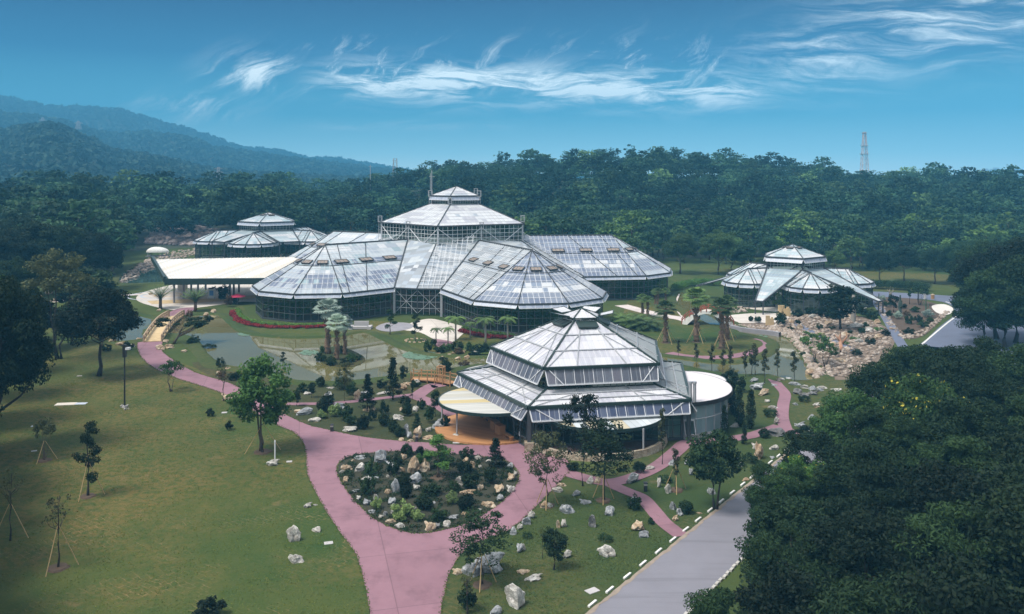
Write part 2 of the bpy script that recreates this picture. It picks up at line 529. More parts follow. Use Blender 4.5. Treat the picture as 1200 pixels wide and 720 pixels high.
M['dark_steel'] = plain('dark_steel', (0.045, 0.05, 0.055), 0.5, 0.2, 1.0)
M['green_steel'] = plain('green_steel', (0.014, 0.032, 0.028), 0.45, 0.25, 1.0)
M['vent_pane'] = plain('vent_pane', (0.25, 0.20, 0.165), 0.5, 0.3, 3.0)
M['grey_green'] = plain('grey_green', (0.11, 0.13, 0.12), 0.5, 0.2, 1.0)
M['black_metal'] = plain('black_metal', (0.02, 0.02, 0.022), 0.45, 0.2, 1.0)
M['red'] = plain('red', (0.62, 0.05, 0.03), 0.5, 0.15, 2.0)
M['magenta'] = plain('magenta', (0.45, 0.03, 0.09), 0.6, 0.2, 1.0)
M['rust_red'] = plain('rust_red', (0.28, 0.075, 0.045), 0.7, 0.3, 1.5)
M['orange'] = plain('orange', (0.36, 0.20, 0.09), 0.6, 0.15, 2.0)
M['blue_panel'] = plain('blue_panel', (0.10, 0.28, 0.60), 0.4, 0.15, 1.0)
M['cream'] = plain('cream', (0.62, 0.56, 0.48), 0.8, 0.12, 1.0)
M['seat'] = plain('seat', (0.06, 0.055, 0.05), 0.6, 0.3, 3.0)
M['lily'] = plain('lily', (0.10, 0.18, 0.11), 0.4, 0.35, 1.2)
M['weathered_wood'] = plain('weathered_wood', (0.36, 0.26, 0.17), 0.8, 0.35, 3.0)
M['dead_wood'] = plain('dead_wood', (0.40, 0.22, 0.14), 0.85, 0.35, 3.0)
M['tower_block'] = plain('tower_block', (0.55, 0.56, 0.58), 0.8, 0.1, 0.02)
M['tower_red'] = plain('tower_red', (0.50, 0.36, 0.32), 0.6, 0.15, 0.2)

def boards(name, base, pitch, rot, tint=None):
    m, t = new_mat(name)
    mp = t.n('ShaderNodeMapping', Vector=pos(t), Rotation=(0, 0, rot))
    s = t.n('ShaderNodeSeparateXYZ', Vector=mp.outputs[0])
    row = t.math('FLOOR', t.math('DIVIDE', s.outputs[1], pitch))
    fr = t.math('FRACT', t.math('DIVIDE', s.outputs[1], pitch))
    wn = t.n('ShaderNodeTexWhiteNoise', {'noise_dimensions': '1D'}, W=row).outputs[0]
    gr = t.noise(t.n('ShaderNodeMapping', Vector=mp.outputs[0], Scale=(0.6, 9, 1)).outputs[0], 1.0, 4)
    c = t.mix(wn, tuple(0.8 * x for x in base), tuple(min(1, 1.15 * x) for x in base))
    c = t.mix(t.math('MULTIPLY', gr, 0.5), c, tuple(0.7 * x for x in base))
    if tint:
        c = t.mix(t.smooth(t.n('ShaderNodeTexWhiteNoise', {'noise_dimensions': '1D'}, W=t.math('FLOOR', t.math('DIVIDE', s.outputs[1], pitch * 2.0))).outputs[0], 0.62, 0.70), c, tint)
    seam = t.math('LESS_THAN', fr, 0.07)
    c = t.mix(t.math('MULTIPLY', seam, 0.55), c, tuple(0.25 * x for x in base))
    out(t, principled(t, c, 0.6, fr, 0.15, 0.02))
    return m
M['deck'] = boards('deck', (0.46, 0.225, 0.09), 0.16, R(30))
M['canopy_yellow'] = boards('canopy_yellow', (0.52, 0.51, 0.47), 0.75, R(-8), (0.50, 0.40, 0.20))
M['canopy_white'] = boards('canopy_white', (0.56, 0.60, 0.62), 0.75, R(80), (0.48, 0.42, 0.30))
M['seam_roof'] = boards('seam_roof', (0.66, 0.65, 0.62), 1.0, R(100), (0.58, 0.54, 0.47))
M['roof_membrane'] = plain('roof_membrane', (0.60, 0.56, 0.57), 0.7, 0.08, 0.5)

def water_mat(name, base, rough=0.03):
    m, t = new_mat(name)
    p = pos(t)
    n = t.noise(p, 1.1, 3, 0.5)
    c = t.mix(t.noise(p, 0.08, 3), tuple(0.75 * x for x in base), tuple(1.2 * x for x in base))
    out(t, principled(t, c, rough, n, 0.06, 0.03, IOR=1.33, Specular_IOR_Level=0.9))
    return m
M['water'] = water_mat('water', (0.125, 0.115, 0.046))
M['water_blue'] = water_mat('water_blue', (0.04, 0.07, 0.065))

def roof_mat(name, cols, tile=(1.1, 1.7), seed=0.0, rowy=0.6, rough=0.22):
    """glazed panes with blinds behind: pane-sized tones, thin pane joints, streaks of dirt"""
    m, t = new_mat(name)
    uv = t.n('ShaderNodeTexCoord').outputs['UV']
    s = t.n('ShaderNodeSeparateXYZ', Vector=uv)
    u, v = s.outputs[0], s.outputs[1]
    iu = t.math('FLOOR', t.math('DIVIDE', u, tile[0]))
    iv = t.math('FLOOR', t.math('DIVIDE', v, tile[1]))
    iu4 = t.math('FLOOR', t.math('DIVIDE', u, tile[0] * 3.0))
    w1 = t.n('ShaderNodeTexWhiteNoise', {'noise_dimensions': '2D'}, Vector=t.n('ShaderNodeCombineXYZ', X=iv, Y=seed).outputs[0]).outputs[0]
    w2 = t.n('ShaderNodeTexWhiteNoise', {'noise_dimensions': '2D'}, Vector=t.n('ShaderNodeCombineXYZ', X=iu4, Y=t.math('ADD', iv, 17.3 + seed)).outputs[0]).outputs[0]
    w3 = t.n('ShaderNodeTexWhiteNoise', {'noise_dimensions': '2D'}, Vector=t.n('ShaderNodeCombineXYZ', X=iu, Y=t.math('ADD', iv, 3.7 + seed)).outputs[0]).outputs[0]
    f = t.math('ADD', t.math('MULTIPLY', w1, rowy), t.math('MULTIPLY', w2, 1.0 - rowy))
    f = t.math('ADD', t.math('MULTIPLY', f, 0.9), t.math('MULTIPLY', w3, 0.1))
    k = len(cols)
    c = t.ramp(f, [((i + 0.0) / k, col) for i, col in enumerate(cols)], 'CONSTANT')
    c = t.mix(t.math('MULTIPLY', w3, 0.18), c, (0.30, 0.33, 0.40))
    dirt = t.noise(t.n('ShaderNodeMapping', Vector=uv, Scale=(1.2, 0.25, 1)).outputs[0], 1.0, 5, 0.65)
    c = t.mix(t.math('MULTIPLY', t.smooth(dirt, 0.50, 0.78), 0.22), c, (0.26, 0.27, 0.28))
    for q, tl, th in ((u, tile[0], 0.05), (v, tile[1], 0.045)):
        fr = t.math('FRACT', t.math('DIVIDE', q, tl))
        c = t.mix(t.math('MULTIPLY', t.math('LESS_THAN', fr, th), 0.55), c, (0.36, 0.38, 0.40))
    b = principled(t, c, t.math('ADD', rough, t.math('MULTIPLY', dirt, 0.15)), Specular_IOR_Level=0.5)
    tl_ = t.n('ShaderNodeBsdfTranslucent', Color=(0.8, 0.85, 0.85))
    out(t, t.n('ShaderNodeMixShader', i0=0.10 if 'flap' in name else 0.30, i1=b.outputs[0], i2=tl_.outputs[0]))
    return m
WHT, PAL, BLU, GRY, CYN, LIL = (0.80, 0.81, 0.83), (0.48, 0.54, 0.61), (0.185, 0.225, 0.33), (0.27, 0.29, 0.32), (0.40, 0.53, 0.58), (0.56, 0.56, 0.62)
M['roof_mixed'] = roof_mat('roof_mixed', [WHT, PAL, (0.62, 0.68, 0.72), CYN, BLU, PAL, WHT, (0.34, 0.42, 0.52)], seed=1.0, rowy=0.86)
M['roof_blue'] = roof_mat('roof_blue', [BLU, (0.20, 0.24, 0.35), (0.24, 0.28, 0.39), BLU, (0.27, 0.31, 0.40), BLU, (0.30, 0.36, 0.47), WHT], seed=2.0, rowy=0.9)
M['roof_steps'] = roof_mat('roof_steps', [(0.36, 0.40, 0.43), (0.66, 0.70, 0.72), PAL, (0.42, 0.45, 0.48), (0.72, 0.74, 0.76), GRY], (1.3, 1.3), seed=3.0, rowy=0.55)
M['roof_light'] = roof_mat('roof_light', [WHT, WHT, LIL, WHT, PAL], (1.2, 1.6), seed=4.0)
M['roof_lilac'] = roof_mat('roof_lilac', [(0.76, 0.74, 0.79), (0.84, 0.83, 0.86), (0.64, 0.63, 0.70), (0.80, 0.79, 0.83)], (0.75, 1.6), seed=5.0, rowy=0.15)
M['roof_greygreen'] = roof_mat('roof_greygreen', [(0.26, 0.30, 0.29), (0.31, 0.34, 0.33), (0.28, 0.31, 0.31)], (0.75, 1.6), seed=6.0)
M['roof_cyan'] = roof_mat('roof_cyan', [CYN, (0.58, 0.70, 0.74), CYN, WHT, (0.36, 0.47, 0.55), (0.50, 0.62, 0.66)], seed=7.0, rowy=0.7)
M['flap_pale'] = roof_mat('flap_pale', [(0.27, 0.31, 0.40), (0.36, 0.40, 0.49), (0.22, 0.26, 0.36)], (0.9, 3.0), seed=8.0, rough=0.25)
M['flap_blue'] = roof_mat('flap_blue', [(0.025, 0.04, 0.09), (0.035, 0.05, 0.11), (0.02, 0.03, 0.075)], (1.1, 4.0), seed=9.0, rough=0.3)
M['flap_grey'] = roof_mat('flap_grey', [(0.085, 0.085, 0.11), (0.115, 0.11, 0.14), (0.07, 0.075, 0.10)], (1.0, 4.0), seed=10.0, rough=0.2)

def glass_mat(name, tint, clear=0.55, rough=0.04):
    m, t = new_mat(name)
    tr = t.n('ShaderNodeBsdfTransparent', Color=tint)
    gl = t.n('ShaderNodeBsdfPrincipled', Base_Color=(0.015, 0.022, 0.020), Roughness=rough, Specular_IOR_Level=0.75)
    mx = t.n('ShaderNodeMixShader', i0=t.math('SUBTRACT', 1.0, clear), i1=tr.outputs[0], i2=gl.outputs[0])
    out(t, mx)
    return m
M['glass'] = glass_mat('glass', (0.60, 0.72, 0.66), 0.76)
M['glass_clear'] = glass_mat('glass_clear', (0.70, 0.80, 0.78), 0.62)
M['glass_blue'] = roof_mat('glass_blue', [(0.26, 0.42, 0.45), (0.34, 0.50, 0.53), (0.20, 0.33, 0.38)], (1.0, 2.0), seed=11.0, rough=0.08)

# ------------------------------------------------------------------ terrain
def sstep(x, a, b):
    t = np.clip((x - a) / (b - a), 0, 1)
    return t * t * (3 - 2 * t)
ANG = np.array([-1.5, -0.62, -0.45, -0.30, -0.20, -0.10, -0.02, 0.14, 0.28, 0.40, 0.60, 0.9, 1.5])
AMP = np.array([3.0, 3.0, 3.0, 4.0, 8.0, 21.0, 26.0, 31.0, 25.0, 17.0, 14.0, 14.0, 14.0])
def hgt(x, y):
    x = np.asarray(x, float); y = np.asarray(y, float)
    a = np.interp(x / np.maximum(y, 60.0), ANG, AMP)
    r = np.hypot(x, y)
    h = a * sstep(r, 335.0, 600.0) * (1.0 - 0.9 * sstep(r, 640.0, 820.0))
    h = h + 1.4 * np.sin(x * 0.021 + 1.0) * np.sin(y * 0.017) * sstep(r, 340.0, 460.0)
    return h
def grid_mesh(name, xs, ys, fn):
    X, Y = np.meshgrid(xs, ys)
    Z = fn(X, Y)
    v = np.stack([X, Y, Z], -1).reshape(-1, 3)
    nx, ny = len(xs), len(ys)
    i = np.arange(nx * ny).reshape(ny, nx)
    q = np.stack([i[:-1, :-1], i[:-1, 1:], i[1:, 1:], i[1:, :-1]], -1).reshape(-1, 4)
    return np_mesh(name, v, q, smooth=True)
xs = np.concatenate([np.array([-6000, -4000, -2500, -1500, -1000]), np.arange(-760, 761, 16), np.array([1000, 1500, 2500, 4000, 6000])])
ys = np.concatenate([np.array([-300, -100]), np.arange(0, 900, 16), np.array([1000, 1300, 1800, 2600, 3600, 5000, 7000])])
ground_me = grid_mesh('ground', xs, ys, hgt)
ground_me.materials.append(M['ground'])
structure(link('ground', ground_me))

def sheet(name, px_pts, z, mat, closed_smooth=True, sub=4):
    """a flat patch of ground given by its outline on the photograph's ground plane"""
    pts = [G(*p)[:2] for p in px_pts]
    return sheet_xy(name, pts, z, mat, closed_smooth, sub)
def catmull(pts, sub=4, closed=True):
    n = len(pts)
    res = []
    rng_ = range(n) if closed else range(n - 1)
    for i in rng_:
        if closed:
            p0, p1, p2, p3 = pts[(i - 1) % n], pts[i], pts[(i + 1) % n], pts[(i + 2) % n]
        else:
            p0, p1, p2, p3 = pts[max(i - 1, 0)], pts[i], pts[i + 1], pts[min(i + 2, n - 1)]
        for k in range(sub):
            t = k / sub
            res.append(tuple(0.5 * ((2 * b) + (-a + c) * t + (2 * a - 5 * b + 4 * c - d) * t * t + (-a + 3 * b - 3 * c + d) * t ** 3) for a, b, c, d in zip(p0, p1, p2, p3)))
    if not closed:
        res.append(tuple(pts[-1]))
    return res
from mathutils.geometry import tessellate_polygon
def sheet_xy(name, pts, z, mat, smooth=True, sub=4, kind=True):
    if smooth:
        pts = catmull(pts, sub)
    if len(pts) > 150:
        pts = [(p[0] + 0.09 * mnoise.noise(Vector((p[0] * 1.7, p[1] * 1.7, 5))), p[1] + 0.09 * mnoise.noise(Vector((p[0] * 1.7, p[1] * 1.7, 9)))) for p in pts]
    tri = tessellate_polygon([[Vector((p[0], p[1], 0)) for p in pts]])
    me = bpy.data.meshes.new(name)
    T = []
    for t in tri:
        a, b, c = (pts[i] for i in t)
        cr = (b[0] - a[0]) * (c[1] - a[1]) - (b[1] - a[1]) * (c[0] - a[0])
        T.append(t if cr > 0 else t[::-1])
    me.from_pydata([(p[0], p[1], z) for p in pts], [], T)
    me.update()
    o = link(name, me, mat)
    if kind:
        structure(o)
    return o, pts
def ribbon(name, px_line, width, z, mat, z_ground=None, struct=True):
    pts = catmull([G(*p)[:2] for p in px_line], 5, False)
    L, Rr = offset_line(pts, width / 2)
    v = [(p[0], p[1], z) for p in L] + [(p[0], p[1], z) for p in Rr]
    n = len(pts)
    q = [(n + i, n + i + 1, i + 1, i) for i in range(n - 1)]
    o = link(name, np_mesh(name, v, q), mat)
    if struct:
        structure(o)
    return o, pts
def offset_line(pts, d):
    L, Rr = [], []
    for i in range(len(pts)):
        a, b = pts[max(i - 1, 0)], pts[min(i + 1, len(pts) - 1)]
        dx_, dy_ = b[0] - a[0], b[1] - a[1]
        l = math.hypot(dx_, dy_) or 1.0
        nx_, ny_ = -dy_ / l, dx_ / l
        L.append((pts[i][0] + nx_ * d, pts[i][1] + ny_ * d))
        Rr.append((pts[i][0] - nx_ * d, pts[i][1] - ny_ * d))
    return L, Rr
def inside(p, poly):
    x, y = p[0], p[1]
    c = False
    j = len(poly) - 1
    for i in range(len(poly)):
        xi, yi = poly[i][0], poly[i][1]
        xj, yj = poly[j][0], poly[j][1]
        if (yi > y) != (yj > y) and x < (xj - xi) * (y - yi) / (yj - yi) + xi:
            c = not c
        j = i
    return c
# ------------------------------------------------------------------ ground cover, water, paths
LAYER = dict(lawn=0.010, lawn2=0.018, water=0.030, bed=0.042, path=0.055, path2=0.070, mark=0.085)
sheet('lawn', [(-160, 790), (440, 790), (445, 650), (420, 580), (385, 530), (360, 500), (300, 470), (250, 440), (200, 420), (170, 400), (120, 392), (60, 380), (-60, 375), (-160, 400)], LAYER['lawn'], M['lawn'])
sheet('lawn', [(225, 425), (300, 430), (400, 436), (500, 426), (560, 415), (640, 430), (600, 520), (560, 528), (500, 524), (420, 520), (380, 510), (330, 490), (270, 455)], LAYER['lawn2'], M['lawn_dark'])
sheet('lawn', [(500, 790), (650, 790), (690, 722), (805, 626), (880, 565), (990, 484), (1000, 436), (940, 435), (890, 428), (820, 430), (800, 460), (700, 545), (640, 545), (599, 600), (548, 640), (520, 680)], LAYER['lawn2'], M['lawn_green'])
sheet('lawn', [(250, 358), (268, 352), (285, 360), (295, 376), (330, 385), (400, 388), (430, 384), (436, 376), (480, 382), (520, 392), (600, 388), (610, 405), (520, 424), (440, 410), (400, 402), (320, 404), (270, 396), (240, 380)], LAYER['lawn2'], M['lawn'])
sheet('lawn', [(738, 352), (780, 352), (812, 350), (830, 372), (860, 384), (900, 394), (910, 410), (870, 428), (800, 426), (735, 420), (730, 380)], LAYER['lawn2'], M['lawn'])
sheet('lawn', [(788, 317), (880, 315), (1000, 318), (1110, 322), (1130, 335), (1050, 342), (870, 332), (790, 330)], LAYER['lawn'], M['lawn'])

def pond(px, mat, z=None, berm=True, bmat=None):
    o, pts = sheet('water', px, z or LAYER['water'], mat, True, 5)
    if berm:
        ar = sum(pts[i][0] * pts[(i + 1) % len(pts)][1] - pts[(i + 1) % len(pts)][0] * pts[i][1] for i in range(len(pts)))
        sgn = -1.0 if ar > 0 else 1.0
        n = len(pts)
        rows = []
        for d, h in ((-0.25, 0.0), (0.05, 0.22), (0.5, 0.34), (1.3, 0.26), (2.6, 0.012)):
            row = []
            for i in range(n):
                a, b = pts[i - 1], pts[(i + 1) % n]
                dx_, dy_ = b[0] - a[0], b[1] - a[1]
                l = math.hypot(dx_, dy_) or 1
                wob = 1.0 + 0.25 * mnoise.noise(Vector((pts[i][0] * 0.4, pts[i][1] * 0.4, d)))
                row.append((pts[i][0] - dy_ / l * d * sgn * wob, pts[i][1] + dx_ / l * d * sgn * wob, h * wob))
            rows.append(row)
        v = [p for r in rows for p in r]
        q = []
        for r in range(len(rows) - 1):
            for i in range(n):
                j = (i + 1) % n
                f = (r * n + i, r * n + j, (r + 1) * n + j, (r + 1) * n + i)
                q.append(f if sgn > 0 else f[::-1])
        structure(link('pond_bank', np_mesh('pond_bank', v, q, smooth=True), bmat or M['lawn_green']))
    return pts
POND_W = pond([(182, 391), (186, 384), (200, 376), (214, 372), (240, 369), (256, 370), (266, 378), (282, 390), (310, 395), (350, 397), (398, 395), (426, 390), (446, 398), (470, 409), (500, 417), (545, 420), (600, 421), (560, 428), (528, 433), (496, 437), (470, 440),
               (440, 444), (400, 448), (350, 447), (330, 440), (300, 434), (262, 428), (244, 416), (236, 405), (228, 397), (206, 392)], M['water'])
POND_L = pond([(178, 392), (168, 398), (140, 401), (112, 397), (92, 386), (96, 372), (120, 366), (150, 368), (178, 374), (186, 380)], M['water'])
POND_E = pond([(838, 383), (868, 388), (902, 392), (922, 397), (934, 410), (946, 430), (957, 444), (930, 447), (900, 440), (868, 440), (838, 437), (805, 430), (770, 424), (752, 416), (790, 420), (832, 425.5),
               (866, 426.5), (896, 420), (911, 411), (911, 402), (898, 396.5), (872, 391.5), (848, 388)], M['water'])
POND_C = pond([(838, 383), (818, 374), (806, 366), (794, 356), (792, 346), (800, 343), (808, 352), (822, 363), (842, 374), (858, 381), (868, 387)], M['water'], LAYER['water'] + 0.004)
pond([(140, 332), (148, 318), (172, 307), (205, 302), (245, 300), (280, 305), (270, 324), (215, 329), (180, 332)], M['water_blue'])
pond([(150, 303), (168, 290), (200, 287), (235, 289), (240, 297), (190, 300)], M['water_blue'], berm=False)
# islet with palms
ISL, _ = sheet('lawn', [(372, 417), (380, 409), (398, 407), (416, 413), (428, 421), (418, 429), (396, 430), (378, 426)], 0.10, M['lawn_dark'])

def poly_path(name, px, mat, z=LAYER['path'], smooth=True):
    return sheet(name, px, z, mat, smooth, 10 if mat.name == 'pink' else 4)
# the pink path: sweep from the bridge to the fork
_, PINK = poly_path('path', [(163, 400), (189, 399), (190, 411), (206, 424), (232, 438), (268, 449), (300, 466), (334, 486), (360, 498), (384, 504), (422, 512), (466, 517), (505, 519.5), (545, 522), (600, 519), (632, 524), (668, 543), (659, 563), (642, 580), (622, 600), (599, 620), (566, 634),
                   (548, 643), (534, 659), (524, 682), (517, 716), (512, 770), (440, 770), (433, 716), (421, 660), (410, 640), (395, 619), (375, 587), (361, 558), (359, 540), (356, 521), (345, 508), (321, 497), (300, 484), (279, 471), (257, 460), (230, 451), (205, 443), (178, 430), (163, 415)], M['pink'])
BEDPX = [(395, 547), (397, 560), (410, 580), (425, 597), (442, 611), (467, 622), (490, 626), (515, 623), (545, 614), (580, 595), (600, 576), (608, 560), (604, 550), (595, 542), (575, 537), (535, 533), (485, 530), (455, 530), (422, 533), (405, 538)]
_, BED = sheet('planting_bed', BEDPX, LAYER['path2'], M['bed_soil'], True, 4)
ribbon('path', [(655, 552), (690, 562), (715, 566), (745, 559), (772, 546), (792, 530), (806, 519), (830, 517.5), (856, 515), (880, 511), (900, 505), (914, 500)], 1.9, LAYER['path2'], M['pink'])
ribbon('path', [(712, 562), (718, 569), (736, 577), (752, 584), (765, 598), (778, 613), (799, 629)], 1.6, LAYER['path2'] - 0.006, M['pink'])
ribbon('path', [(922, 506), (917, 490), (918, 474), (920, 462), (912, 452), (902, 440)], 1.6, LAYER['path2'] - 0.006, M['pink'])
ribbon('path', [(914, 500), (928, 507), (934, 512)], 1.6, LAYER['path2'] - 0.003, M['pink'])
ribbon('path', [(783, 414), (800, 417.5), (830, 419.5), (862, 417.5), (888, 412), (902, 406), (899, 400), (888, 397)], 2.6, LAYER['path2'], M['pink'])
ribbon('path', [(486, 467), (496, 459), (508, 452), (516, 454)], 2.3, LAYER['path'], M['pink'])
ribbon('path', [(484, 464), (500, 470), (518, 478), (532, 487)], 2.2, LAYER['path'] + 0.004, M['pink'])
ribbon('path', [(336, 474), (390, 473), (440, 468), (484, 463)], 1.3, LAYER['path'], M['pink'])
ribbon('path', [(728, 358), (750, 364), (775, 370), (800, 374), (812, 378)], 3.8, LAYER['path'], M['pale_path'])
ribbon('path', [(796, 345), (792.5, 354), (793, 362), (798, 370), (806, 376)], 0.45, LAYER['path'] + 0.004, M['pale_path'])
poly_path('path', [(508, 398), (530, 401), (527, 405), (520, 408), (510, 405)], M['pink'], LAYER['path2'])
# paving round the entrances
poly_path('paving', [(160, 352), (168, 343), (198, 335), (235, 328), (275, 325), (320, 326), (320, 352), (285, 354), (262, 357), (232, 361), (208, 364), (182, 360)], M['paving'])
poly_path('paving', [(469, 386), (484, 378), (504, 374), (524, 378), (547, 385), (541, 393), (529, 402), (511, 399), (492, 390)], M['paving'])
poly_path('paving', [(440, 385), (452, 379), (478, 379), (484, 384), (470, 388), (452, 389)], M['concrete_grey'], LAYER['path2'])
ribbon('path', [(60, 354), (96, 350), (130, 347), (172, 345)], 3.0, LAYER['path'] - 0.006, M['pale_path'])
poly_path('path', [(192, 372), (206, 363), (228, 361), (220, 369), (210, 374)], M['pink'], LAYER['path2'])
pc = G(197, 346)
for r0, wd, mt in ((6.2, 0.7, 'paving_blue'), (9.5, 0.5, 'paving_blue'), (3.0, 0.6, 'sand')):
    n = 48
    v, q = [], []
    for i in range(n):
        a = 2 * PI * i / n
        for r in (r0, r0 + wd):
            v.append((pc[0] + r * math.cos(a), pc[1] + r * math.sin(a), LAYER['path2']))
        j = (i + 1) % n
        q.append((2 * i, 2 * i + 1, 2 * j + 1, 2 * j))
    structure(link('paving', np_mesh('paving_ring', v, q), M[mt]))
poly_path('paving', [(172, 353), (255, 350), (300, 346), (300, 350), (256, 354), (178, 357)], M['sand'], LAYER['path2'] + 0.006, False)
# dry garden round the small glasshouse
poly_path('planting_bed', [(846, 372), (880, 372), (930, 369), (985, 369), (1018, 374), (1050, 397), (1010, 440), (962, 443), (948, 428), (936, 406), (915, 390), (870, 385)], M['dry_soil'], LAYER['bed'])
poly_path('paving', [(846, 371), (900, 367), (925, 372), (912, 378), (870, 379), (848, 377)], M['paving'], LAYER['path2'])
poly_path('planting_bed', [(1019, 350), (1040, 346), (1070, 350), (1096, 356), (1112, 364), (1102, 376), (1082, 394), (1062, 397), (1048, 388), (1034, 370)], M['soil'], LAYER['bed'])
poly_path('planting_bed', [(1092, 359), (1106, 357), (1117, 362), (1112, 369), (1098, 367)], M['white_sand'], LAYER['path2'])
ribbon('path', [(1019, 345), (1030, 360), (1040, 376), (1054, 400), (1070, 425)], 1.9, LAYER['path'], M['asphalt_blue'])
ribbon('path', [(925, 374), (942, 385), (965, 395), (985, 404), (1003, 412)], 1.8, LAYER['path'], M['asphalt_blue'])
poly_path('road', [(1086, 398), (1104, 381), (1119, 368), (1110, 356), (1080, 351), (1018, 347), (1018, 342), (1080, 345), (1145, 349), (1260, 356), (1300, 400), (1180, 470), (1070, 420)], M['asphalt_blue'], LAYER['path'], True)
ribbon('road_marking', [(1076, 408), (1092, 394), (1110, 379), (1126, 366), (1122, 359), (1108, 354)], 0.35, LAYER['path2'], M['paint_white'])

# the service road: straight, edged with kerbs
RD0 = np.array([5.6, 62.0]); RDD = np.array([36.4, 50.0]); RDD = RDD / np.hypot(*RDD)
RDN = np.array([RDD[1], -RDD[0]])
def road_pt(t, o):
    p = RD0 + RDD * t + RDN * o
    return float(p[0]), float(p[1])
sheet_xy('road', [road_pt(-45, 0), road_pt(-45, 5.6), road_pt(120, 5.6), road_pt(120, 0)], LAYER['path'], M['asphalt'], False)
rng = random.Random(5)
# ragged earth shoulder between asphalt and lawn
sh = [road_pt(t, -0.12 - 0.2 * (0.5 + 0.5 * mnoise.noise(Vector((t * 0.8, 3, 0))))) for t in np.arange(-45, 100, 0.5)] + [road_pt(t, 0.12 + 0.3 * mnoise.noise(Vector((t * 0.9, 0, 0)))) for t in np.arange(100, -45, -0.5)]
sheet_xy('road_verge', sh, LAYER['path2'], M['verge'], False)

kerb_me = MB()
kerb_me.box((0, 0, 0.08), (0.18, 1.1, 0.14))
kerb_me = kerb_me.mesh('kerb_stone')
kerb_me.materials.append(M['paint_white'])
for k in range(46):
    t = -40 + k * 2.75
    if t > 75:
        break
    x, y = road_pt(t + rng.uniform(-.1, .1), -0.52)
    o = link('kerb_stone', kerb_me)
    o.location = (x, y, 0.0)
    o.rotation_euler = (0, 0, math.atan2(RDD[1], RDD[0]) - PI / 2 + rng.uniform(-.02, .02))
    tag(o, 'white painted kerb stone along the left edge of the road beside the lawn', 'kerb stone', 'white kerb stones along the road')
kerb2 = MB()
kerb2.box((0, 0, 0.08), (0.22, 0.5, 0.16))
kerb2 = kerb2.mesh('kerb_stone')
kerb2.materials.append(M['kerb'])
for k in range(44):
    t = -14 + k * 0.72
    x, y = road_pt(t, 5.75 + rng.uniform(-.05, .05))
    o = link('kerb_stone', kerb2)
    o.location = (x, y, 0.0)
    o.rotation_euler = (0, 0, math.atan2(RDD[1], RDD[0]) - PI / 2 + rng.uniform(-.12, .12))
    tag(o, 'small pale kerb block along the right edge of the road under the dark trees', 'kerb stone', 'small kerb blocks under the trees')

# ------------------------------------------------------------------ glasshouses
def V3(*a):
    return Vector(a)
def clip_line(poly, axis, val):
    pts = []
    n = len(poly)
    for i in range(n):
        a, b = poly[i], poly[(i + 1) % n]
        if (a[axis] - val) * (b[axis] - val) < 0:
            t = (val - a[axis]) / (b[axis] - a[axis])
            pts.append(a[1 - axis] + t * (b[1 - axis] - a[1 - axis]))
    return (min(pts), max(pts)) if len(pts) >= 2 else None
UVOFF = [0.0]
def facet(glass, bars, pts, du, dv, bw=0.07, off=0.04, outward=None, gmi=0, skip_edges=0.25, bmi=0):
    """one plane of glazing with its real bars; pts: eave left, eave right, then up"""
    pts = [Vector(p) for p in pts]
    u = (pts[1] - pts[0]).normalized()
    n = u.cross(pts[-1] - pts[0])
    n.normalize()
    if outward is not None and n.dot(outward) < 0:
        pts = [pts[1], pts[0]] + pts[2:][::-1]
        u = (pts[1] - pts[0]).normalized()
        n = u.cross(pts[-1] - pts[0]).normalized()
    v = n.cross(u)
    o = pts[0]
    p2 = [((p - o).dot(u), (p - o).dot(v)) for p in pts]
    UVOFF[0] += 7.13
    off_u = UVOFF[0]
    if glass is not None:
        glass.poly(pts, gmi, [(a + off_u, b) for a, b in p2])
    if bars is None:
        return u, v, n, p2
    for ax, step in ((0, du), (1, dv)):
        if not step:
            continue
        lo = min(p[ax] for p in p2); hi = max(p[ax] for p in p2)
        k = 1
        num = max(1, round((hi - lo) / step))
        st = (hi - lo) / num
        for k in range(1, num):
            c = clip_line(p2, ax, lo + k * st)
            if not c or c[1] - c[0] < skip_edges:
                continue
            if ax == 0:
                a, b = (lo + k * st, c[0]), (lo + k * st, c[1])
            else:
                a, b = (c[0], lo + k * st), (c[1], lo + k * st)
            h_ = off + (0.015 if ax else 0.0)
            bars.bar(o + u * a[0] + v * a[1] + n * h_, o + u * b[0] + v * b[1] + n * h_, bw * (1.0 if ax == 0 else 1.15), bw * 0.8, bmi, up=n)
    return u, v, n, p2
def vent_mesh():
    """an opened roof light: dark frame, pale pane, standing proud of the roof on its hinge"""
    m = MB()
    wd, ln = 1.0, 1.0
    ti = R(14)
    def P(x, y, z):
        return (x, y * math.cos(ti), 0.12 + z + (ln / 2 - y) * math.sin(ti))
    e = 0.09
    for a, b in (((-.5, -.5), (.5, -.5)), ((.5, -.5), (.5, .5)), ((.5, .5), (-.5, .5)), ((-.5, .5), (-.5, -.5))):
        m.bar(P(a[0], a[1], 0), P(b[0], b[1], 0), e, e * 1.3, 0)
    for x in (-.17, .17):
        m.bar(P(x, -.5, 0), P(x, .5, 0), 0.03, 0.05, 0)
    m.poly([P(-.47, -.47, 0), P(.47, -.47, 0), P(.47, .47, 0), P(-.47, .47, 0)], 1)
    for x in (-.5, .5):
        m.faces([(x, -.5, 0.0), (x, .5, 0.0), P(x, .5, 0), P(x, -.5, 0)], [(0, 1, 2, 3)], 0)
    m.faces([(-.5, -.5, 0.0), (.5, -.5, 0.0), P(.5, -.5, 0), P(-.5, -.5, 0)], [(0, 1, 2, 3)], 0)
    me = m.mesh('roof_vent')
    return me
VENT = vent_mesh()
for mm in ('dark_steel', 'vent_pane'):
    VENT.materials.append(M[mm])
VENT_G = VENT.copy()
VENT_G.materials.clear()
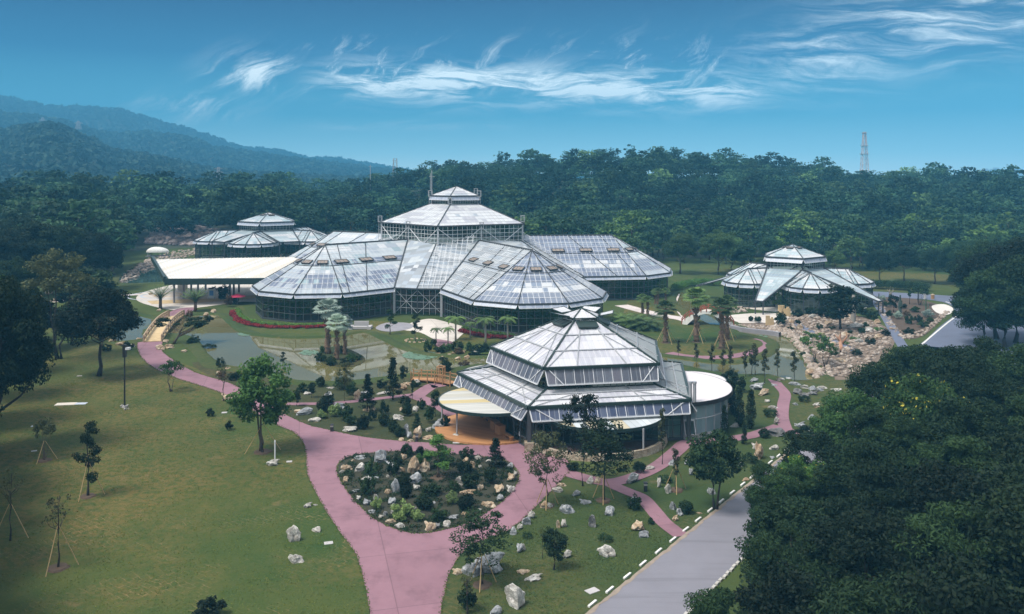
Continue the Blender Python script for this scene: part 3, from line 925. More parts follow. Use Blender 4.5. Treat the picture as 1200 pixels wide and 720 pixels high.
for mm in ('green_steel', 'flap_pale'):
    VENT_G.materials.append(M[mm])
from mathutils import Matrix
def add_vent(parent, c, u, v, n, wd, ln, me=None):
    o = link('roof_vent', me or VENT, None, parent)
    mt = Matrix(((u.x * wd, v.x * ln, n.x, c.x), (u.y * wd, v.y * ln, n.y, c.y), (u.z * wd, v.z * ln, n.z, c.z), (0, 0, 0, 1)))
    o.matrix_local = mt
    return o
def ring(c, r, th, n, z):
    return [V3(c[0] + r * math.cos(th + k * 2 * PI / n), c[1] + r * math.sin(th + k * 2 * PI / n), z) for k in range(n)]
def wall_run(glass, mull, post, pts, z0, z1, du, dv, closed=False, pw=0.22, gmi=0, bw=0.07):
    n = len(pts)
    for i in range(n if closed else n - 1):
        a, b = pts[i], pts[(i + 1) % n]
        A0, B0, A1, B1 = V3(a[0], a[1], z0), V3(b[0], b[1], z0), V3(a[0], a[1], z1), V3(b[0], b[1], z1)
        facet(glass, mull, [A0, B0, B1, A1], du, dv, bw, 0.05, None, gmi)
    for p in pts:
        post.bar((p[0], p[1], z0 - 0.3), (p[0], p[1], z1), pw, pw)
def inset(pts, c, d):
    r_ = []
    for p in pts:
        v = Vector((p[0] - c[0], p[1] - c[1]))
        l = v.length
        v = v * ((l - d) / l)
        r_.append((c[0] + v.x, c[1] + v.y))
    return r_
def flap_run(glass, bars, eave, z_top, drop, flare, cfun, gap=0.25, du=1.2, close=False, gmi=0):
    """tilted ventilation panels hung below the eave, one per bay, spreading outwards"""
    n = len(eave)
    for i in range(n if close else n - 1):
        a, b = Vector(eave[i][:2]), Vector(eave[(i + 1) % n][:2])
        d = (b - a).normalized()
        nn = Vector((d.y, -d.x))
        mid = (a + b) / 2
        c = Vector(cfun(mid)[:2])
        if nn.dot(mid - c) < 0:
            nn = -nn
        g = min(gap, (b - a).length * 0.1)
        p = [V3(*(a + d * g + nn * flare), z_top - drop), V3(*(b - d * g + nn * flare), z_top - drop), V3(*(b - d * g * 0.4 - nn * 0.1), z_top), V3(*(a + d * g * 0.4 - nn * 0.1), z_top)]
        facet(glass, bars, p, du, 0, 0.06, 0.03, V3(nn.x, nn.y, 0.4), gmi)
        for e in ((0, 1), (1, 2), (3, 0)):
            bars.bar(p[e[0]], p[e[1]], 0.11, 0.11)

def lobe(root, name, axis, D, Rl, h_eave, h_apex, along0, perp0, base_pt, roof_m, ks, du, dv, wall_in=0.9, drop=0.75, flare=0.5, vent_row=0.62, vents=True, side_vents=3, wall_du=1.5, roof_m2=None, col='dark_steel'):
    """one wing of a glasshouse: fan-shaped glazed end, straight sides back to the centre"""
    a = V3(math.cos(axis), math.sin(axis), 0)
    b = V3(-math.sin(axis), math.cos(axis), 0)
    c = a * D
    apex = V3(c.x, c.y, h_apex)
    rp = [V3(c.x + Rl * math.cos(axis + R(k)), c.y + Rl * math.sin(axis + R(k)), h_eave) for k in ks]
    g, bars, fr = MB(), MB(), MB()
    vv = []
    for i in range(len(rp) - 1):
        out_ = (rp[i] + rp[i + 1]) / 2 - V3(c.x, c.y, h_eave) + V3(0, 0, 5)
        u, v, n, p2 = facet(g, bars, [rp[i], rp[i + 1], apex], du, dv, 0.085, 0.03, out_)
        m = (rp[i] + rp[i + 1]) / 2
        vv.append((m + (apex - m) * vent_row, u, v, n, min(2.3, (rp[i + 1] - rp[i]).length * (1 - vent_row) * 0.7), 1.5))
        fr.bar(rp[i] + V3(0, 0, .06), apex + V3(0, 0, .06), 0.17, 0.2)
        if vents:
            fr.bar(rp[i].lerp(apex, .55) + n * .07, rp[i + 1].lerp(apex, .55) + n * .07, 0.14, 0.12, up=n)
        fr.bar(rp[i] + V3(0, 0, -.05), rp[i + 1] + V3(0, 0, -.05), 0.3, 0.3)
    fr.bar(rp[-1] + V3(0, 0, .06), apex + V3(0, 0, .06), 0.17, 0.2)
    eave = list(rp)
    if along0 is not None:
        for s, e in ((1, rp[-1]), (-1, rp[0])):
            J = a * along0 + b * (s * perp0) + V3(0, 0, h_eave)
            P = base_pt(a, b, s)
            out_ = b * s * 4 + V3(0, 0, 5)
            u, v, n, p2 = facet(g, bars, [J, e, apex, P], du, dv, 0.085, 0.03, out_, 1 if roof_m2 else 0)
            if vents:
                fr.bar(J.lerp(P, .55) + n * .07, e.lerp(apex, .55) + n * .07, 0.14, 0.12, up=n)
            for k in range(side_vents):
                q = (P + (apex - P) * ((k + 0.6) / side_vents) * 1.0)
                lowp = J + (e - J) * ((k + 0.6) / side_vents)
                vv.append((q + (lowp - q) * (1 - vent_row), u, v, n, 3.2, 1.5))
                if k:
                    fr.bar(q + n * 0.06, lowp + n * 0.06, 0.14, 0.14, up=n)
            fr.bar(J + V3(0, 0, .08), P + V3(0, 0, .08), 0.32, 0.3)
            fr.bar(J + V3(0, 0, -.05), e + V3(0, 0, -.05), 0.3, 0.3)
            if s > 0:
                eave = eave + [J]
            else:
                eave = [J] + eave
        P = base_pt(a, b, 0)
        fr.bar(P + V3(0, 0, .1), apex + V3(0, 0, .1), 0.5, 0.3)
    roof = g.build(name, [M[roof_m]] + ([M[roof_m2]] if roof_m2 else []), root)
    bars.build('glazing_bars', M['white_steel'], roof)
    fr.build('roof_frame', M[col], roof)
    if vents:
        for q in vv:
            add_vent(roof, *q)
    g2, b2 = MB(), MB()
    flap_run(g2, b2, eave, h_eave - 0.1, drop, flare, lambda m: (c.x, c.y), du=1.6)
    fl = g2.build('eave_flap', M['flap_pale'], root)
    b2.build('flap_frame', M['white_steel'], fl)
    gw, mw, pw = MB(), MB(), MB()
    win = inset(eave, (c.x, c.y), wall_in)
    wall_run(gw, mw, pw, win, 0.35, h_eave - 0.15, wall_du, 1.5)
    for i in range(len(win) - 1):
        p0, p1 = win[i], win[i + 1]
        pw.bar((p0[0], p0[1], 0.17), (p1[0], p1[1], 0.17), 0.4, 0.34)
    wl = gw.build('glass_wall', M['glass'], root)
    mw.build('mullions', M['grey_green'], wl)
    pw.build('wall_posts', M['dark_steel'], wl)
    return eave

# --- the large rainforest house: five wings round a tall glazed tower
MC = (-14.7, 226.0)
big = thing('glasshouse', 'largest glasshouse with fan shaped wings round a tall white roofed central tower', 'glasshouse', (MC[0], MC[1], 0))
AX = [R(-65), R(-137), R(7), R(151), R(79)]
RM = ['roof_blue', 'roof_mixed', 'roof_mixed', 'roof_cyan', 'roof_mixed']
RM2 = ['roof_steps', 'roof_mixed', 'roof_blue', 'roof_mixed', 'roof_mixed']
Ds = [45.0, 39.5, 42.0, 42.0, 42.0]
RT = 19.6
def base_main(a, b, s):
    return a * 16.0 + V3(0, 0, 15.4) + b * (s * 0.25)
J_AL, J_PE = 31.0, 15.7
for ax, rm, rm2, D in zip(AX, RM, RM2, Ds):
    lobe(big, 'wing_roof', ax, D, 16.5, 6.2, 15.4, J_AL, J_PE, base_main, rm, (-72, -36, 0, 36, 72), 1.15, 1.75, roof_m2=rm2)
# hipped roofs between the wings
gw_, bw_, fw_, ww, wm, wp = MB(), MB(), MB(), MB(), MB(), MB()
for phi in (-101, -29, 43, 115, 187):
    ph = R(phi)
    t_ = V3(math.cos(ph) * RT, math.sin(ph) * RT, 14.9)
    sides = []
    for s in (-1, 1):
        ax = ph + s * R(36)
        a = V3(math.cos(ax), math.sin(ax), 0); b = V3(-math.sin(ax), math.cos(ax), 0)
        J = a * J_AL + b * (-s * J_PE) + V3(0, 0, 6.2)
        sides.append((J, a * 16.0 + V3(0, 0, 15.4) + b * (-s * 0.25)))
    (J1, P1), (J2, P2) = sides
    Mid = (J1 + J2) / 2 + V3(math.cos(ph), math.sin(ph), 0) * 0.8
    ou = V3(math.cos(ph), math.sin(ph), 1)
    for J, P in sides:
        facet(gw_, bw_, [J, Mid, t_, P], 1.2, 1.5, 0.085, 0.03, ou)
        fw_.bar(J + V3(0, 0, -.05), Mid + V3(0, 0, -.05), 0.3, 0.3)
    fw_.bar(Mid + V3(0, 0, .06), t_ + V3(0, 0, .06), 0.2, 0.2)
    ww, wm, wp = MB(), MB(), MB()
    pin = [tuple((J1 * 0.985)[:2]), tuple((Mid * 0.985)[:2]), tuple((J2 * 0.985)[:2])]
    wall_run(ww, wm, wp, pin, 0.35, 6.0, 1.5, 1.5)
    for i in range(2):
        p0, p1 = pin[i], pin[i + 1]
        wm.bar((p0[0], p0[1], 0.6), (p1[0], p1[1], 5.8), 0.1, 0.1)
        wm.bar((p1[0], p1[1], 0.6), (p0[0], p0[1], 5.8), 0.1, 0.1)
    for J in (J1, J2):
        wp.bar((J.x * 1.0, J.y * 1.0, 0), (J.x, J.y, 6.1), 0.5, 0.5, 1)
    r_ = ww.build('entrance_wall', M['glass'], big)
    wm.build('mullions', M['grey_steel'], r_)
    wp.build('wall_posts', [M['dark_steel'], M['grey_steel']], r_)
r_ = gw_.build('valley_roof', M['roof_steps'], big)
bw_.build('glazing_bars', M['white_steel'], r_)
fw_.build('roof_frame', M['dark_steel'], r_)
# tower
TH0 = R(-99.5)
tw = ring((0, 0), RT, TH0, 5, 14.3)
te = ring((0, 0), RT + 0.6, TH0, 5, 19.3)
tt = ring((0, 0), 6.9, TH0, 5, 24.1)
g, b, f, gw, mw, pw = MB(), MB(), MB(), MB(), MB(), MB()
wall_run(gw, mw, pw, [(p.x, p.y) for p in tw], 14.3, 19.2, 1.25, 1.0, True, 0.4)
for i in range(5):
    j = (i + 1) % 5
    ou = (te[i] + te[j]) / 2
    facet(g, b, [te[i], te[j], tt[j], tt[i]], 1.2, 1.6, 0.06, 0.03, V3(ou.x, ou.y, 30))
    f.bar(te[i] + V3(0, 0, .07), tt[i] + V3(0, 0, .07), 0.22, 0.22)
    f.bar(te[i], te[j], 0.34, 0.34)
    f.bar(tw[i], tw[j], 0.34, 0.34)
    A, B = tw[i], tw[j]
    nrm = ou.copy(); nrm.z = 0; nrm.normalize()
    for k in range(2):
        P0, P1 = A.lerp(B, k / 2), A.lerp(B, (k + 1) / 2)
        Pm = (P0 + P1) / 2
        for X, Y in ((P0, Pm), (P1, Pm)):
            mw.bar(V3(X.x, X.y, 18.7) + nrm * .12, V3(Y.x, Y.y, 14.6) + nrm * .12, 0.16, 0.12)
        mw.bar(V3(P0.x, P0.y, 14.4) + nrm * .1, V3(P0.x, P0.y, 19.2) + nrm * .1, 0.35, 0.15)
r_ = g.build('tower_roof', M['roof_light'], big)
b.build('glazing_bars', M['white_steel'], r_)
f.build('roof_frame', M['dark_steel'], r_)
r_ = gw.build('tower_wall', M['glass_clear'], big)
mw.build('mullions', M['white_steel'], r_)
pw.build('wall_posts', M['grey_steel'], r_)
# cupola on the tower
cw = ring((0, 0), 6.3, TH0, 5, 24.0)
ce = ring((0, 0), 7.0, TH0, 5, 26.3)
g, b, f, gw, mw, pw, g2, b2 = MB(), MB(), MB(), MB(), MB(), MB(), MB(), MB()
wall_run(gw, mw, pw, [(p.x, p.y) for p in cw], 24.0, 26.2, 0.7, 0.7, True, 0.3)
ap = V3(0, 0, 28.7)
for i in range(5):
    j = (i + 1) % 5
    ou = (ce[i] + ce[j]) / 2
    facet(g, b, [ce[i], ce[j], ap], 1.0, 1.4, 0.05, 0.03, V3(ou.x, ou.y, 30))
    f.bar(ce[i] + V3(0, 0, .05), ap + V3(0, 0, .05), 0.18, 0.18)
    f.bar(ce[i], ce[j], 0.26, 0.26)
flap_run(g2, b2, [(p.x, p.y) for p in ce], 26.1, 0.9, 0.35, lambda m: (0, 0), close=True)
r_ = g.build('cupola_roof', M['roof_light'], big)
b.build('glazing_bars', M['white_steel'], r_)
f.build('roof_frame', M['dark_steel'], r_)
r_ = gw.build('cupola_wall', M['glass_clear'], big)
mw.build('mullions', M['grey_steel'], r_)
pw.build('wall_posts', M['dark_steel'], r_)
r_ = g2.build('cupola_flap', M['flap_pale'], big)
b2.build('flap_frame', M['white_steel'], r_)
# maintenance ladders with cages at the corners
def ladder(parent, p, z0, z1, rod=0.0):
    m = MB()
    for s in (-.35, .35):
        m.bar((p[0] + s, p[1], z0), (p[0] + s, p[1], z1), 0.09, 0.09)
    k = z0 + 0.4
    while k < z1:
        m.bar((p[0] - .35, p[1], k), (p[0] + .35, p[1], k), 0.06, 0.06)
        k += 0.45
    for z in (z1 - 1.5, z1):
        for q, r2 in (((-.5, -.5), (.5, -.5)), ((.5, -.5), (.5, .5)), ((.5, .5), (-.5, .5)), ((-.5, .5), (-.5, -.5))):
            m.bar((p[0] + q[0], p[1] + q[1], z), (p[0] + r2[0], p[1] + r2[1], z), 0.1, 0.1)
    for q in ((-.5, -.5), (.5, -.5), (.5, .5), (-.5, .5)):
        m.bar((p[0] + q[0], p[1] + q[1], z1 - 1.5), (p[0] + q[0], p[1] + q[1], z1), 0.08, 0.08)
    if rod:
        m.bar((p[0], p[1], z1), (p[0], p[1], z1 + rod), 0.12, 0.12)
    return m.build('ladder', M['grey_steel'], parent)
for k, (i, rr, z0, z1, rod) in enumerate(((4, 6.9, 23.5, 27.6, 4.6), (0, 7.2, 24.0, 25.9, 0), (1, 6.9, 23.8, 27.6, 0), (2, 6.9, 24.0, 28.0, 0), (1, 19.6, 18.6, 21.4, 0), (4, 20.0, 14.4, 21.0, 0))):
    a = TH0 + i * 2 * PI / 5
    ladder(big, (rr * math.cos(a), rr * math.sin(a)), z0, z1, rod)
for k, (i, j) in enumerate(((0, 1), (4, 0))):
    pmid = (tw[i] + tw[j]) / 2 * 1.012
    ladder(big, (pmid.x, pmid.y), 14.6, 20.0)
# floor and planting inside
def indoor(name, pts, z, label, cat='floor'):
    o, _ = sheet_xy(name, pts, z, M['mulch'], False, kind=False)
    return o
fl = []
o = MB()
o.prism([(math.cos(t) * 30, math.sin(t) * 30) for t in np.linspace(0, 2 * PI, 24, endpoint=False)], -0.2, 0.11)
for ax, D in zip(AX, Ds):
    o.prism([(math.cos(ax) * D + 15 * math.cos(t), math.sin(ax) * D + 15 * math.sin(t)) for t in np.linspace(0, 2 * PI, 20, endpoint=False)], -0.2, 0.12 + 0.004 * len(fl))
    fl.append(1)
o.build('floor', M['mulch'], big)
# doorway kiosk under the wing
o = MB()
dm = V3(math.cos(R(-112)), math.sin(R(-112)), 0)
p0 = V3(MC[0], MC[1], 0)

# --- small desert house and its twin behind: five fans round a low tower
def star_house(name, label, C, th, s, tip_r=23.5, tip_h=3.0, tip_w=0.9):
    root = thing(name, label, 'glasshouse', (C[0], C[1], 0), 0, None, s)
    ks = (-72, -36, 0, 36, 72)
    bp = lambda a, b, s: a * 7.2 + V3(0, 0, 8.7) + b * (s * 0.15)
    for k in range(5):
        ax = th + k * 2 * PI / 5
        lobe(root, 'fan_roof', ax, 13.0, 5.9, 5.75, 8.7, 8.6, 5.6, bp, 'roof_cyan', ks, 0.9, 1.4, wall_in=0.45, drop=0.8, flare=0.4, vents=False, wall_du=1.3)
    # ridge and wings from the tower
    tw = ring((0, 0), 7.4, th, 5, 8.2)
    te = ring((0, 0), 7.9, th, 5, 11.6)
    ap = V3(0, 0, 14.4)
    g, b, f, gw, mw, pw, g2, b2 = MB(), MB(), MB(), MB(), MB(), MB(), MB(), MB()
    gx, bx, fx = MB(), MB(), MB()
    wall_run(gw, mw, pw, [(p.x, p.y) for p in tw], 8.2, 11.4, 0.9, 0.8, True, 0.3)
    for i in range(5):
        j = (i + 1) % 5
        ou = (te[i] + te[j]) / 2
        facet(g, b, [te[i], te[j], ap], 0.9, 1.3, 0.05, 0.03, V3(ou.x, ou.y, 20))
        f.bar(te[i] + V3(0, 0, .05), ap + V3(0, 0, .05), 0.18, 0.18)
        f.bar(te[i], te[j], 0.28, 0.28)
        f.bar(tw[i] + V3(0, 0, .3), tw[j] + V3(0, 0, .3), 0.3, 0.3)
        am = th + (i + 0.5) * 2 * PI / 5
        d = V3(math.cos(am), math.sin(am), 0)
        q = V3(-math.sin(am), math.cos(am), 0)
        tip = d * tip_r
        A, B = V3(tw[i].x, tw[i].y, 8.75), V3(tw[j].x, tw[j].y, 8.75)
        t1, t2 = tip - q * tip_w + V3(0, 0, tip_h), tip + q * tip_w + V3(0, 0, tip_h)
        facet(gx, bx, [t1, t2, B, A], 0.8, 1.5, 0.05, 0.03, V3(0, 0, 1))
        for X, Y in ((A, t1), (B, t2), (t1, t2)):
            fx.bar(X + V3(0, 0, .05), Y + V3(0, 0, .05), 0.3, 0.3)
        for X in (t1, t2):
            px_ = MB(); px_.bar((X.x, X.y, 0), (X.x, X.y, tip_h), 0.24, 0.24); px_.build('porch_post', M['dark_steel'], root)
    for i in range(5):
        v = V3(tw[i].x, tw[i].y, 0).normalized()
        fx.bar(V3(tw[i].x, tw[i].y, 8.8), v * 13.0 + V3(0, 0, 8.8), 0.3, 0.3)
    flap_run(g2, b2, [(p.x, p.y) for p in te], 11.4, 0.9, 0.4, lambda m: (0, 0), close=True)
    r_ = g.build('tower_roof', M['roof_cyan'], root); b.build('glazing_bars', M['white_steel'], r_); f.build('roof_frame', M['dark_steel'], r_)
    for i in range(5):
        j = (i + 1) % 5
        m_ = (te[i] + te[j]) / 2
        u = (te[j] - te[i]).normalized()
        n = u.cross(ap - te[i]).normalized()
        v = n.cross(u)
        add_vent(r_, m_ + (ap - m_) * 0.72, u, v, n, 1.6, 1.0)
    r_ = gw.build('tower_wall', M['glass'], root); mw.build('mullions', M['grey_steel'], r_); pw.build('wall_posts', M['dark_steel'], r_)
    r_ = g2.build('tower_flap', M['flap_pale'], root); b2.build('flap_frame', M['white_steel'], r_)
    r_ = gx.build('porch_roof', M['roof_cyan'], root); bx.build('glazing_bars', M['white_steel'], r_); fx.build('roof_frame', M['dark_steel'], r_)
    o = MB()
    o.prism([(math.cos(t) * 17.5, math.sin(t) * 17.5) for t in np.linspace(0, 2 * PI, 20, endpoint=False)], -0.2, 0.10)
    o.build('floor', M['paving'], root)
    return root
star_house('glasshouse', 'small star shaped desert glasshouse on the right among pale rocks', (70, 213), R(-90), 1.0)
star_house('glasshouse', 'star shaped glasshouse standing farthest back behind the entrance canopy', (-94.6, 332), R(-91), (1.45, 1.45, 1.18), 15.5, 5.9, 2.6)

# --- the nearest house: a two-tiered pentagon
FC = (9.24, 113.6)
fh = thing('glasshouse', 'nearest two tiered pentagonal glasshouse with dark green frame and round canopies', 'glasshouse', (FC[0], FC[1], 0))
TF = R(172)
def ringf(r, z):
    return ring((0, 0), r, TF, 5, z)
E1, E2 = ringf(16.8, 5.05), ringf(11.75, 5.95)
U1, U2 = ringf(12.3, 8.65), ringf(2.3, 12.85)
CLs = ringf(11.6, 0)
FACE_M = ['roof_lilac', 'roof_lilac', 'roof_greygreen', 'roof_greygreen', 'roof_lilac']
def tier(name, low, top, du, dv, mat_by_face, frame_w=0.26):
    g, b, f = MB(), MB(), MB()
    names = sorted(set(mat_by_face))
    uvs_ = []
    for i in range(5):
        j = (i + 1) % 5
        ou = (low[i] + low[j]) / 2
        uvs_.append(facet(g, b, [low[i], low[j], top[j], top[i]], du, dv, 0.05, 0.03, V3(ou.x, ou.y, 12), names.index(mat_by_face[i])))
        f.bar(low[i] + V3(0, 0, .07), top[i] + V3(0, 0, .07), 0.2, 0.2)
        f.bar(low[i] + V3(0, 0, -.06), low[j] + V3(0, 0, -.06), 0.34, 0.34)
        f.bar(top[i], top[j], 0.2, 0.2)
        m0, m1 = (low[i] + low[j]) / 2, (top[i] + top[j]) / 2
        n = uvs_[-1][2]
        for k in (0.28, 0.72):
            A, B = low[i].lerp(low[j], k), top[i].lerp(top[j], k)
            f.bar(A + n * .08, B + n * .08, 0.12, 0.1, 1, up=n)
        for k in (0.33, 0.66):
            A, B = low[i].lerp(top[i], k), low[j].lerp(top[j], k)
            f.bar(A + n * .1, B + n * .1, 0.13, 0.1, 1, up=n)
        A, B = low[i].lerp(low[j], 0.03), low[i].lerp(low[j], 0.28).lerp(top[i].lerp(top[j], 0.28), 0.66)
        f.bar(A + n * .1, B + n * .1, 0.07, 0.07, 1, up=n)
        A, B = low[i].lerp(low[j], 0.97), low[i].lerp(low[j], 0.72).lerp(top[i].lerp(top[j], 0.72), 0.66)
        f.bar(A + n * .1, B + n * .1, 0.07, 0.07, 1, up=n)
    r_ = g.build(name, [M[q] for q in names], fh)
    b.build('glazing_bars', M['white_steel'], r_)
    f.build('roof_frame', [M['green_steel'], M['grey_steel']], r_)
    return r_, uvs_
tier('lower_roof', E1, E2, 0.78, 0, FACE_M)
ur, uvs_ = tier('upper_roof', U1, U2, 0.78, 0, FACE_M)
for i in range(5):
    j = (i + 1) % 5
    m0, m1 = (U1[i] + U1[j]) / 2, (U2[i] + U2[j]) / 2
    u, v, n, _ = uvs_[i]
    add_vent(ur, m0 + (m1 - m0) * 0.87, u, v, n, 2.5, 1.5, VENT_G)
# cap with flared vents
g, b, f = MB(), MB(), MB()
K1 = ringf(2.75, 13.15)
ap = V3(0, 0, 14.1)
for i in range(5):
    j = (i + 1) % 5
    ou = (K1[i] + K1[j]) / 2
    facet(g, b, [K1[i], K1[j], ap], 0.8, 0, 0.05, 0.03, V3(ou.x, ou.y, 6))
    f.bar(K1[i] + V3(0, 0, .05), ap + V3(0, 0, .05), 0.14, 0.14)
    f.bar(K1[i], K1[j], 0.12, 0.12)
    d = V3(ou.x, ou.y, 0).normalized()
    q = V3(-d.y, d.x, 0)
    if i in (0, 2, 3, 4):
        o0 = d * 2.5 + V3(0, 0, 13.35)
        o1 = d * 4.2 + V3(0, 0, 13.75)
        p = [o1 - q * 1.3, o1 + q * 1.3, o0 + q * 1.1, o0 - q * 1.1]
        facet(g, b, p, 0.8, 0, 0.05, 0.03, V3(0, 0, 1))
        for e in range(4):
            f.bar(p[e], p[(e + 1) % 4], 0.1, 0.1)
r_ = g.build('cap_roof', M['roof_lilac'], fh); b.build('glazing_bars', M['white_steel'], r_); f.build('roof_frame', M['green_steel'], r_)
# tilted flaps under both eaves
for nm, low, drop, flare, zt, mats in (('upper_flap', U1, 1.75, 0.75, 8.45, ['flap_grey', 'flap_grey']), ('lower_flap', E1, 1.3, 0.75, 4.85, ['flap_grey', 'flap_blue'])):
    names = ['flap_grey', 'flap_blue']
    g, b = MB(), MB()
    for i in range(5):
        j = (i + 1) % 5
        mi = names.index(mats[1] if i == 1 else mats[0])
        flap_run(g, b, [(low[i].x, low[i].y), (low[j].x, low[j].y)], zt, drop, flare, lambda m: (0, 0), 0.35, 1.15, gmi=mi)
        a_, b__ = Vector((low[i].x, low[i].y)), Vector((low[j].x, low[j].y))
        d = (b__ - a_).normalized(); nn = Vector((d.y, -d.x))
        if nn.dot((a_ + b__) / 2) < 0:
            nn = -nn
        for k, s in ((0.04, 0.16), (0.96, 0.84)):
            X, Y = a_.lerp(b__, k), a_.lerp(b__, s)
            b.bar((X.x + nn.x * .05, X.y + nn.y * .05, zt), (Y.x + nn.x * (flare + .04), Y.y + nn.y * (flare + .04), zt - drop), 0.09, 0.09, 0)
    r_ = g.build(nm, [M[q] for q in names], fh)
    b.build('flap_frame', M['white_steel'], r_)
# clerestory and walls
g, m, p = MB(), MB(), MB()
wall_run(g, m, p, [(q.x, q.y) for q in CLs], 5.9, 8.5, 0.8, 0.95, True, 0.3)
r_ = g.build('clerestory', M['glass'], fh); m.build('mullions', M['green_steel'], r_); p.build('wall_posts', M['green_steel'], r_)
W = ringf(15.6, 0)
g, m, p = MB(), MB(), MB()
wall_run(g, m, p, [(q.x, q.y) for q in W], 0.3, 4.9, 1.2, 1.5, True, 0.3)
for i in range(5):
    A, B = W[i], W[(i + 1) % 5]
    p.bar((A.x, A.y, .15), (B.x, B.y, .15), 0.4, 0.3)
    n_ = 4
    for k in range(n_):
        X, Y = A.lerp(B, k / n_), A.lerp(B, (k + 1) / n_)
        if k in (0, 3):
            m.bar((X.x, X.y, 0.4), (Y.x, Y.y, 4.8), 0.08, 0.08)
        p.bar((X.x, X.y, 0), (X.x, X.y, 4.9), 0.22, 0.22)
    E = E1[i] * 0.985
    p.bar((E.x, E.y, 0), (E.x, E.y, 5.0), 0.45, 0.45)
r_ = g.build('glass_wall', M['glass'], fh); m.build('mullions', M['dark_steel'], r_); p.build('wall_posts', M['dark_steel'], r_)
o = MB(); o.prism([(q.x, q.y) for q in ringf(15.5, 0)], -0.2, 0.10); o.build('floor', M['mulch'], fh)
# entrance doors at the near corner
def door(A, B, k0, k1, parent):
    m = MB()
    d = (B - A).normalized(); nn = V3(d.y, -d.x, 0)
    if nn.dot((A + B) / 2) < 0:
        nn = -nn
    P0, P1 = A.lerp(B, k0) + nn * 0.16, A.lerp(B, k1) + nn * 0.16
    Pm = (P0 + P1) / 2
    for X in (P0, Pm, P1):
        m.bar((X.x, X.y, 0), (X.x, X.y, 3.0), 0.12, 0.12)
    for z in (0.1, 1.1, 3.0):
        m.bar((P0.x, P0.y, z), (P1.x, P1.y, z), 0.12, 0.12)
    m.poly([(P0.x, P0.y, 0.05), (P1.x, P1.y, 0.05), (P1.x, P1.y, 3), (P0.x, P0.y, 3)], 1)
    m.bar(V3(Pm.x, Pm.y, 1.0) + nn * 0.12, V3(Pm.x, Pm.y, 1.5) + nn * 0.12, 0.06, 0.06, 2)
    return m.build('door', [M['dark_steel'], M['glass_clear'], M['white_steel']], parent)
door(E1[0] * 0.96, E1[1] * 0.96, 0.80, 0.96, fh)
door(E1[1] * 0.96, E1[2] * 0.96, 0.03, 0.13, fh)
m = MB()
B0 = E1[1] * 0.985
m.prism([(B0.x - .55, B0.y - .55), (B0.x + .55, B0.y - .55), (B0.x + .55, B0.y + .55), (B0.x - .55, B0.y + .55)], 0, 1.0)
m.build('corner_plinth', M['stone_wall'], fh)

def disc(c, r, z, n=48, a0=0, a1=2 * PI):
    return [(c[0] + r * math.cos(a0 + (a1 - a0) * k / n), c[1] + r * math.sin(a0 + (a1 - a0) * k / n)) for k in range(n)]
def canopy(name, label, c, r, z, mat, posts, tilt=(0, 0)):
    root = thing(name, label, 'canopy', (c[0], c[1], 0))
    f = lambda x, y: z + tilt[0] * x + tilt[1] * y
    m = MB()
    m.prism(disc((0, 0), r, 0), lambda x, y: f(x, y) - 0.10, f, 0)
    m.build('canopy_roof', mat, root)
    m = MB()
    pts = disc((0, 0), r + 0.02, 0)
    for i in range(len(pts)):
        a, b = pts[i], pts[(i + 1) % len(pts)]
        m.bar((a[0], a[1], f(*a) - 0.14), (b[0], b[1], f(*b) - 0.14), 0.14, 0.36)
    for k in range(-3, 4):
        x = r * k / 4.0
        h_ = math.sqrt(max(0, r * r - x * x)) * 0.98
        m.bar((x, -h_, f(x, -h_) - .22), (x, h_, f(x, h_) - .22), 0.1, 0.18)
    m.build('rim_beam', M['green_steel'], root)
    for q in posts:
        m = MB()
        m.tube([(q[0] - c[0], q[1] - c[1], 0), (q[0] - c[0], q[1] - c[1], f(q[0] - c[0], q[1] - c[1]) - 0.15)], 0.11, 8)
        m.box((q[0] - c[0], q[1] - c[1], 0.1), (0.4, 0.4, 0.2))
        m.build('post', M['grey_steel'], root)
    return root
LC = (-2.3, 107.3)
canopy('canopy', 'round off white canopy with yellow stains over the timber terrace', LC, 6.9, 3.75, M['canopy_yellow'], [G(518, 497), G(535.5, 512.5)])
RCn = (10.8, 103.6)
canopy('canopy', 'round pale metal canopy over the sunken mulch bed at the front', RCn, 7.6, 3.2, M['canopy_white'], [G(754, 534), G(781, 514)])
tr = thing('terrace', 'round orange timber terrace beneath the left canopy', 'terrace', (LC[0], LC[1], 0))
m = MB(); m.prism(disc((-0.3, 0.2), 7.0, 0), 0.0, 0.26); m.build('decking', M['deck'], tr)
m = MB()
pts = disc((-0.3, 0.2), 7.05, 0)
for i in range(len(pts)):
    a, b = pts[i], pts[(i + 1) % len(pts)]
    m.bar((a[0], a[1], .14), (b[0], b[1], .14), 0.1, 0.22)
m.build('edge_board', M['deck'], tr)
d_f = V3(math.cos(R(208)), math.sin(R(208)), 0); t_f = V3(-d_f.y, d_f.x, 0)
def timber_bench(px, py, kind, label):
    x, y, _ = G(px, py, 0.26)
    ro = thing('bench' if kind == 'bench' else 'crate', label, 'bench' if kind == 'bench' else 'box', (x, y, 0.26), math.atan2(t_f.y, t_f.x))
    if kind == 'bench':
        m = MB(); m.box((0, 0, .47), (1.9, .5, .08)); m.build('seat', M['deck'], ro)
        for s in (-.75, .75):
            m = MB(); m.box((s, 0, .21), (.12, .44, .42)); m.build('leg', M['deck'], ro)
    else:
        m = MB(); m.box((0, 0, .5), (1.25, .8, 1.0)); m.build('side_boards', M['deck'], ro)
        m = MB(); m.box((0, 0, 1.03), (1.33, .88, .06)); m.build('lid', M['deck'], ro)
timber_bench(571, 494, 'bench', 'farther low timber bench on the terrace against the glass wall')
timber_bench(580, 503, 'crate', 'farther tall timber box on the terrace beside the benches')
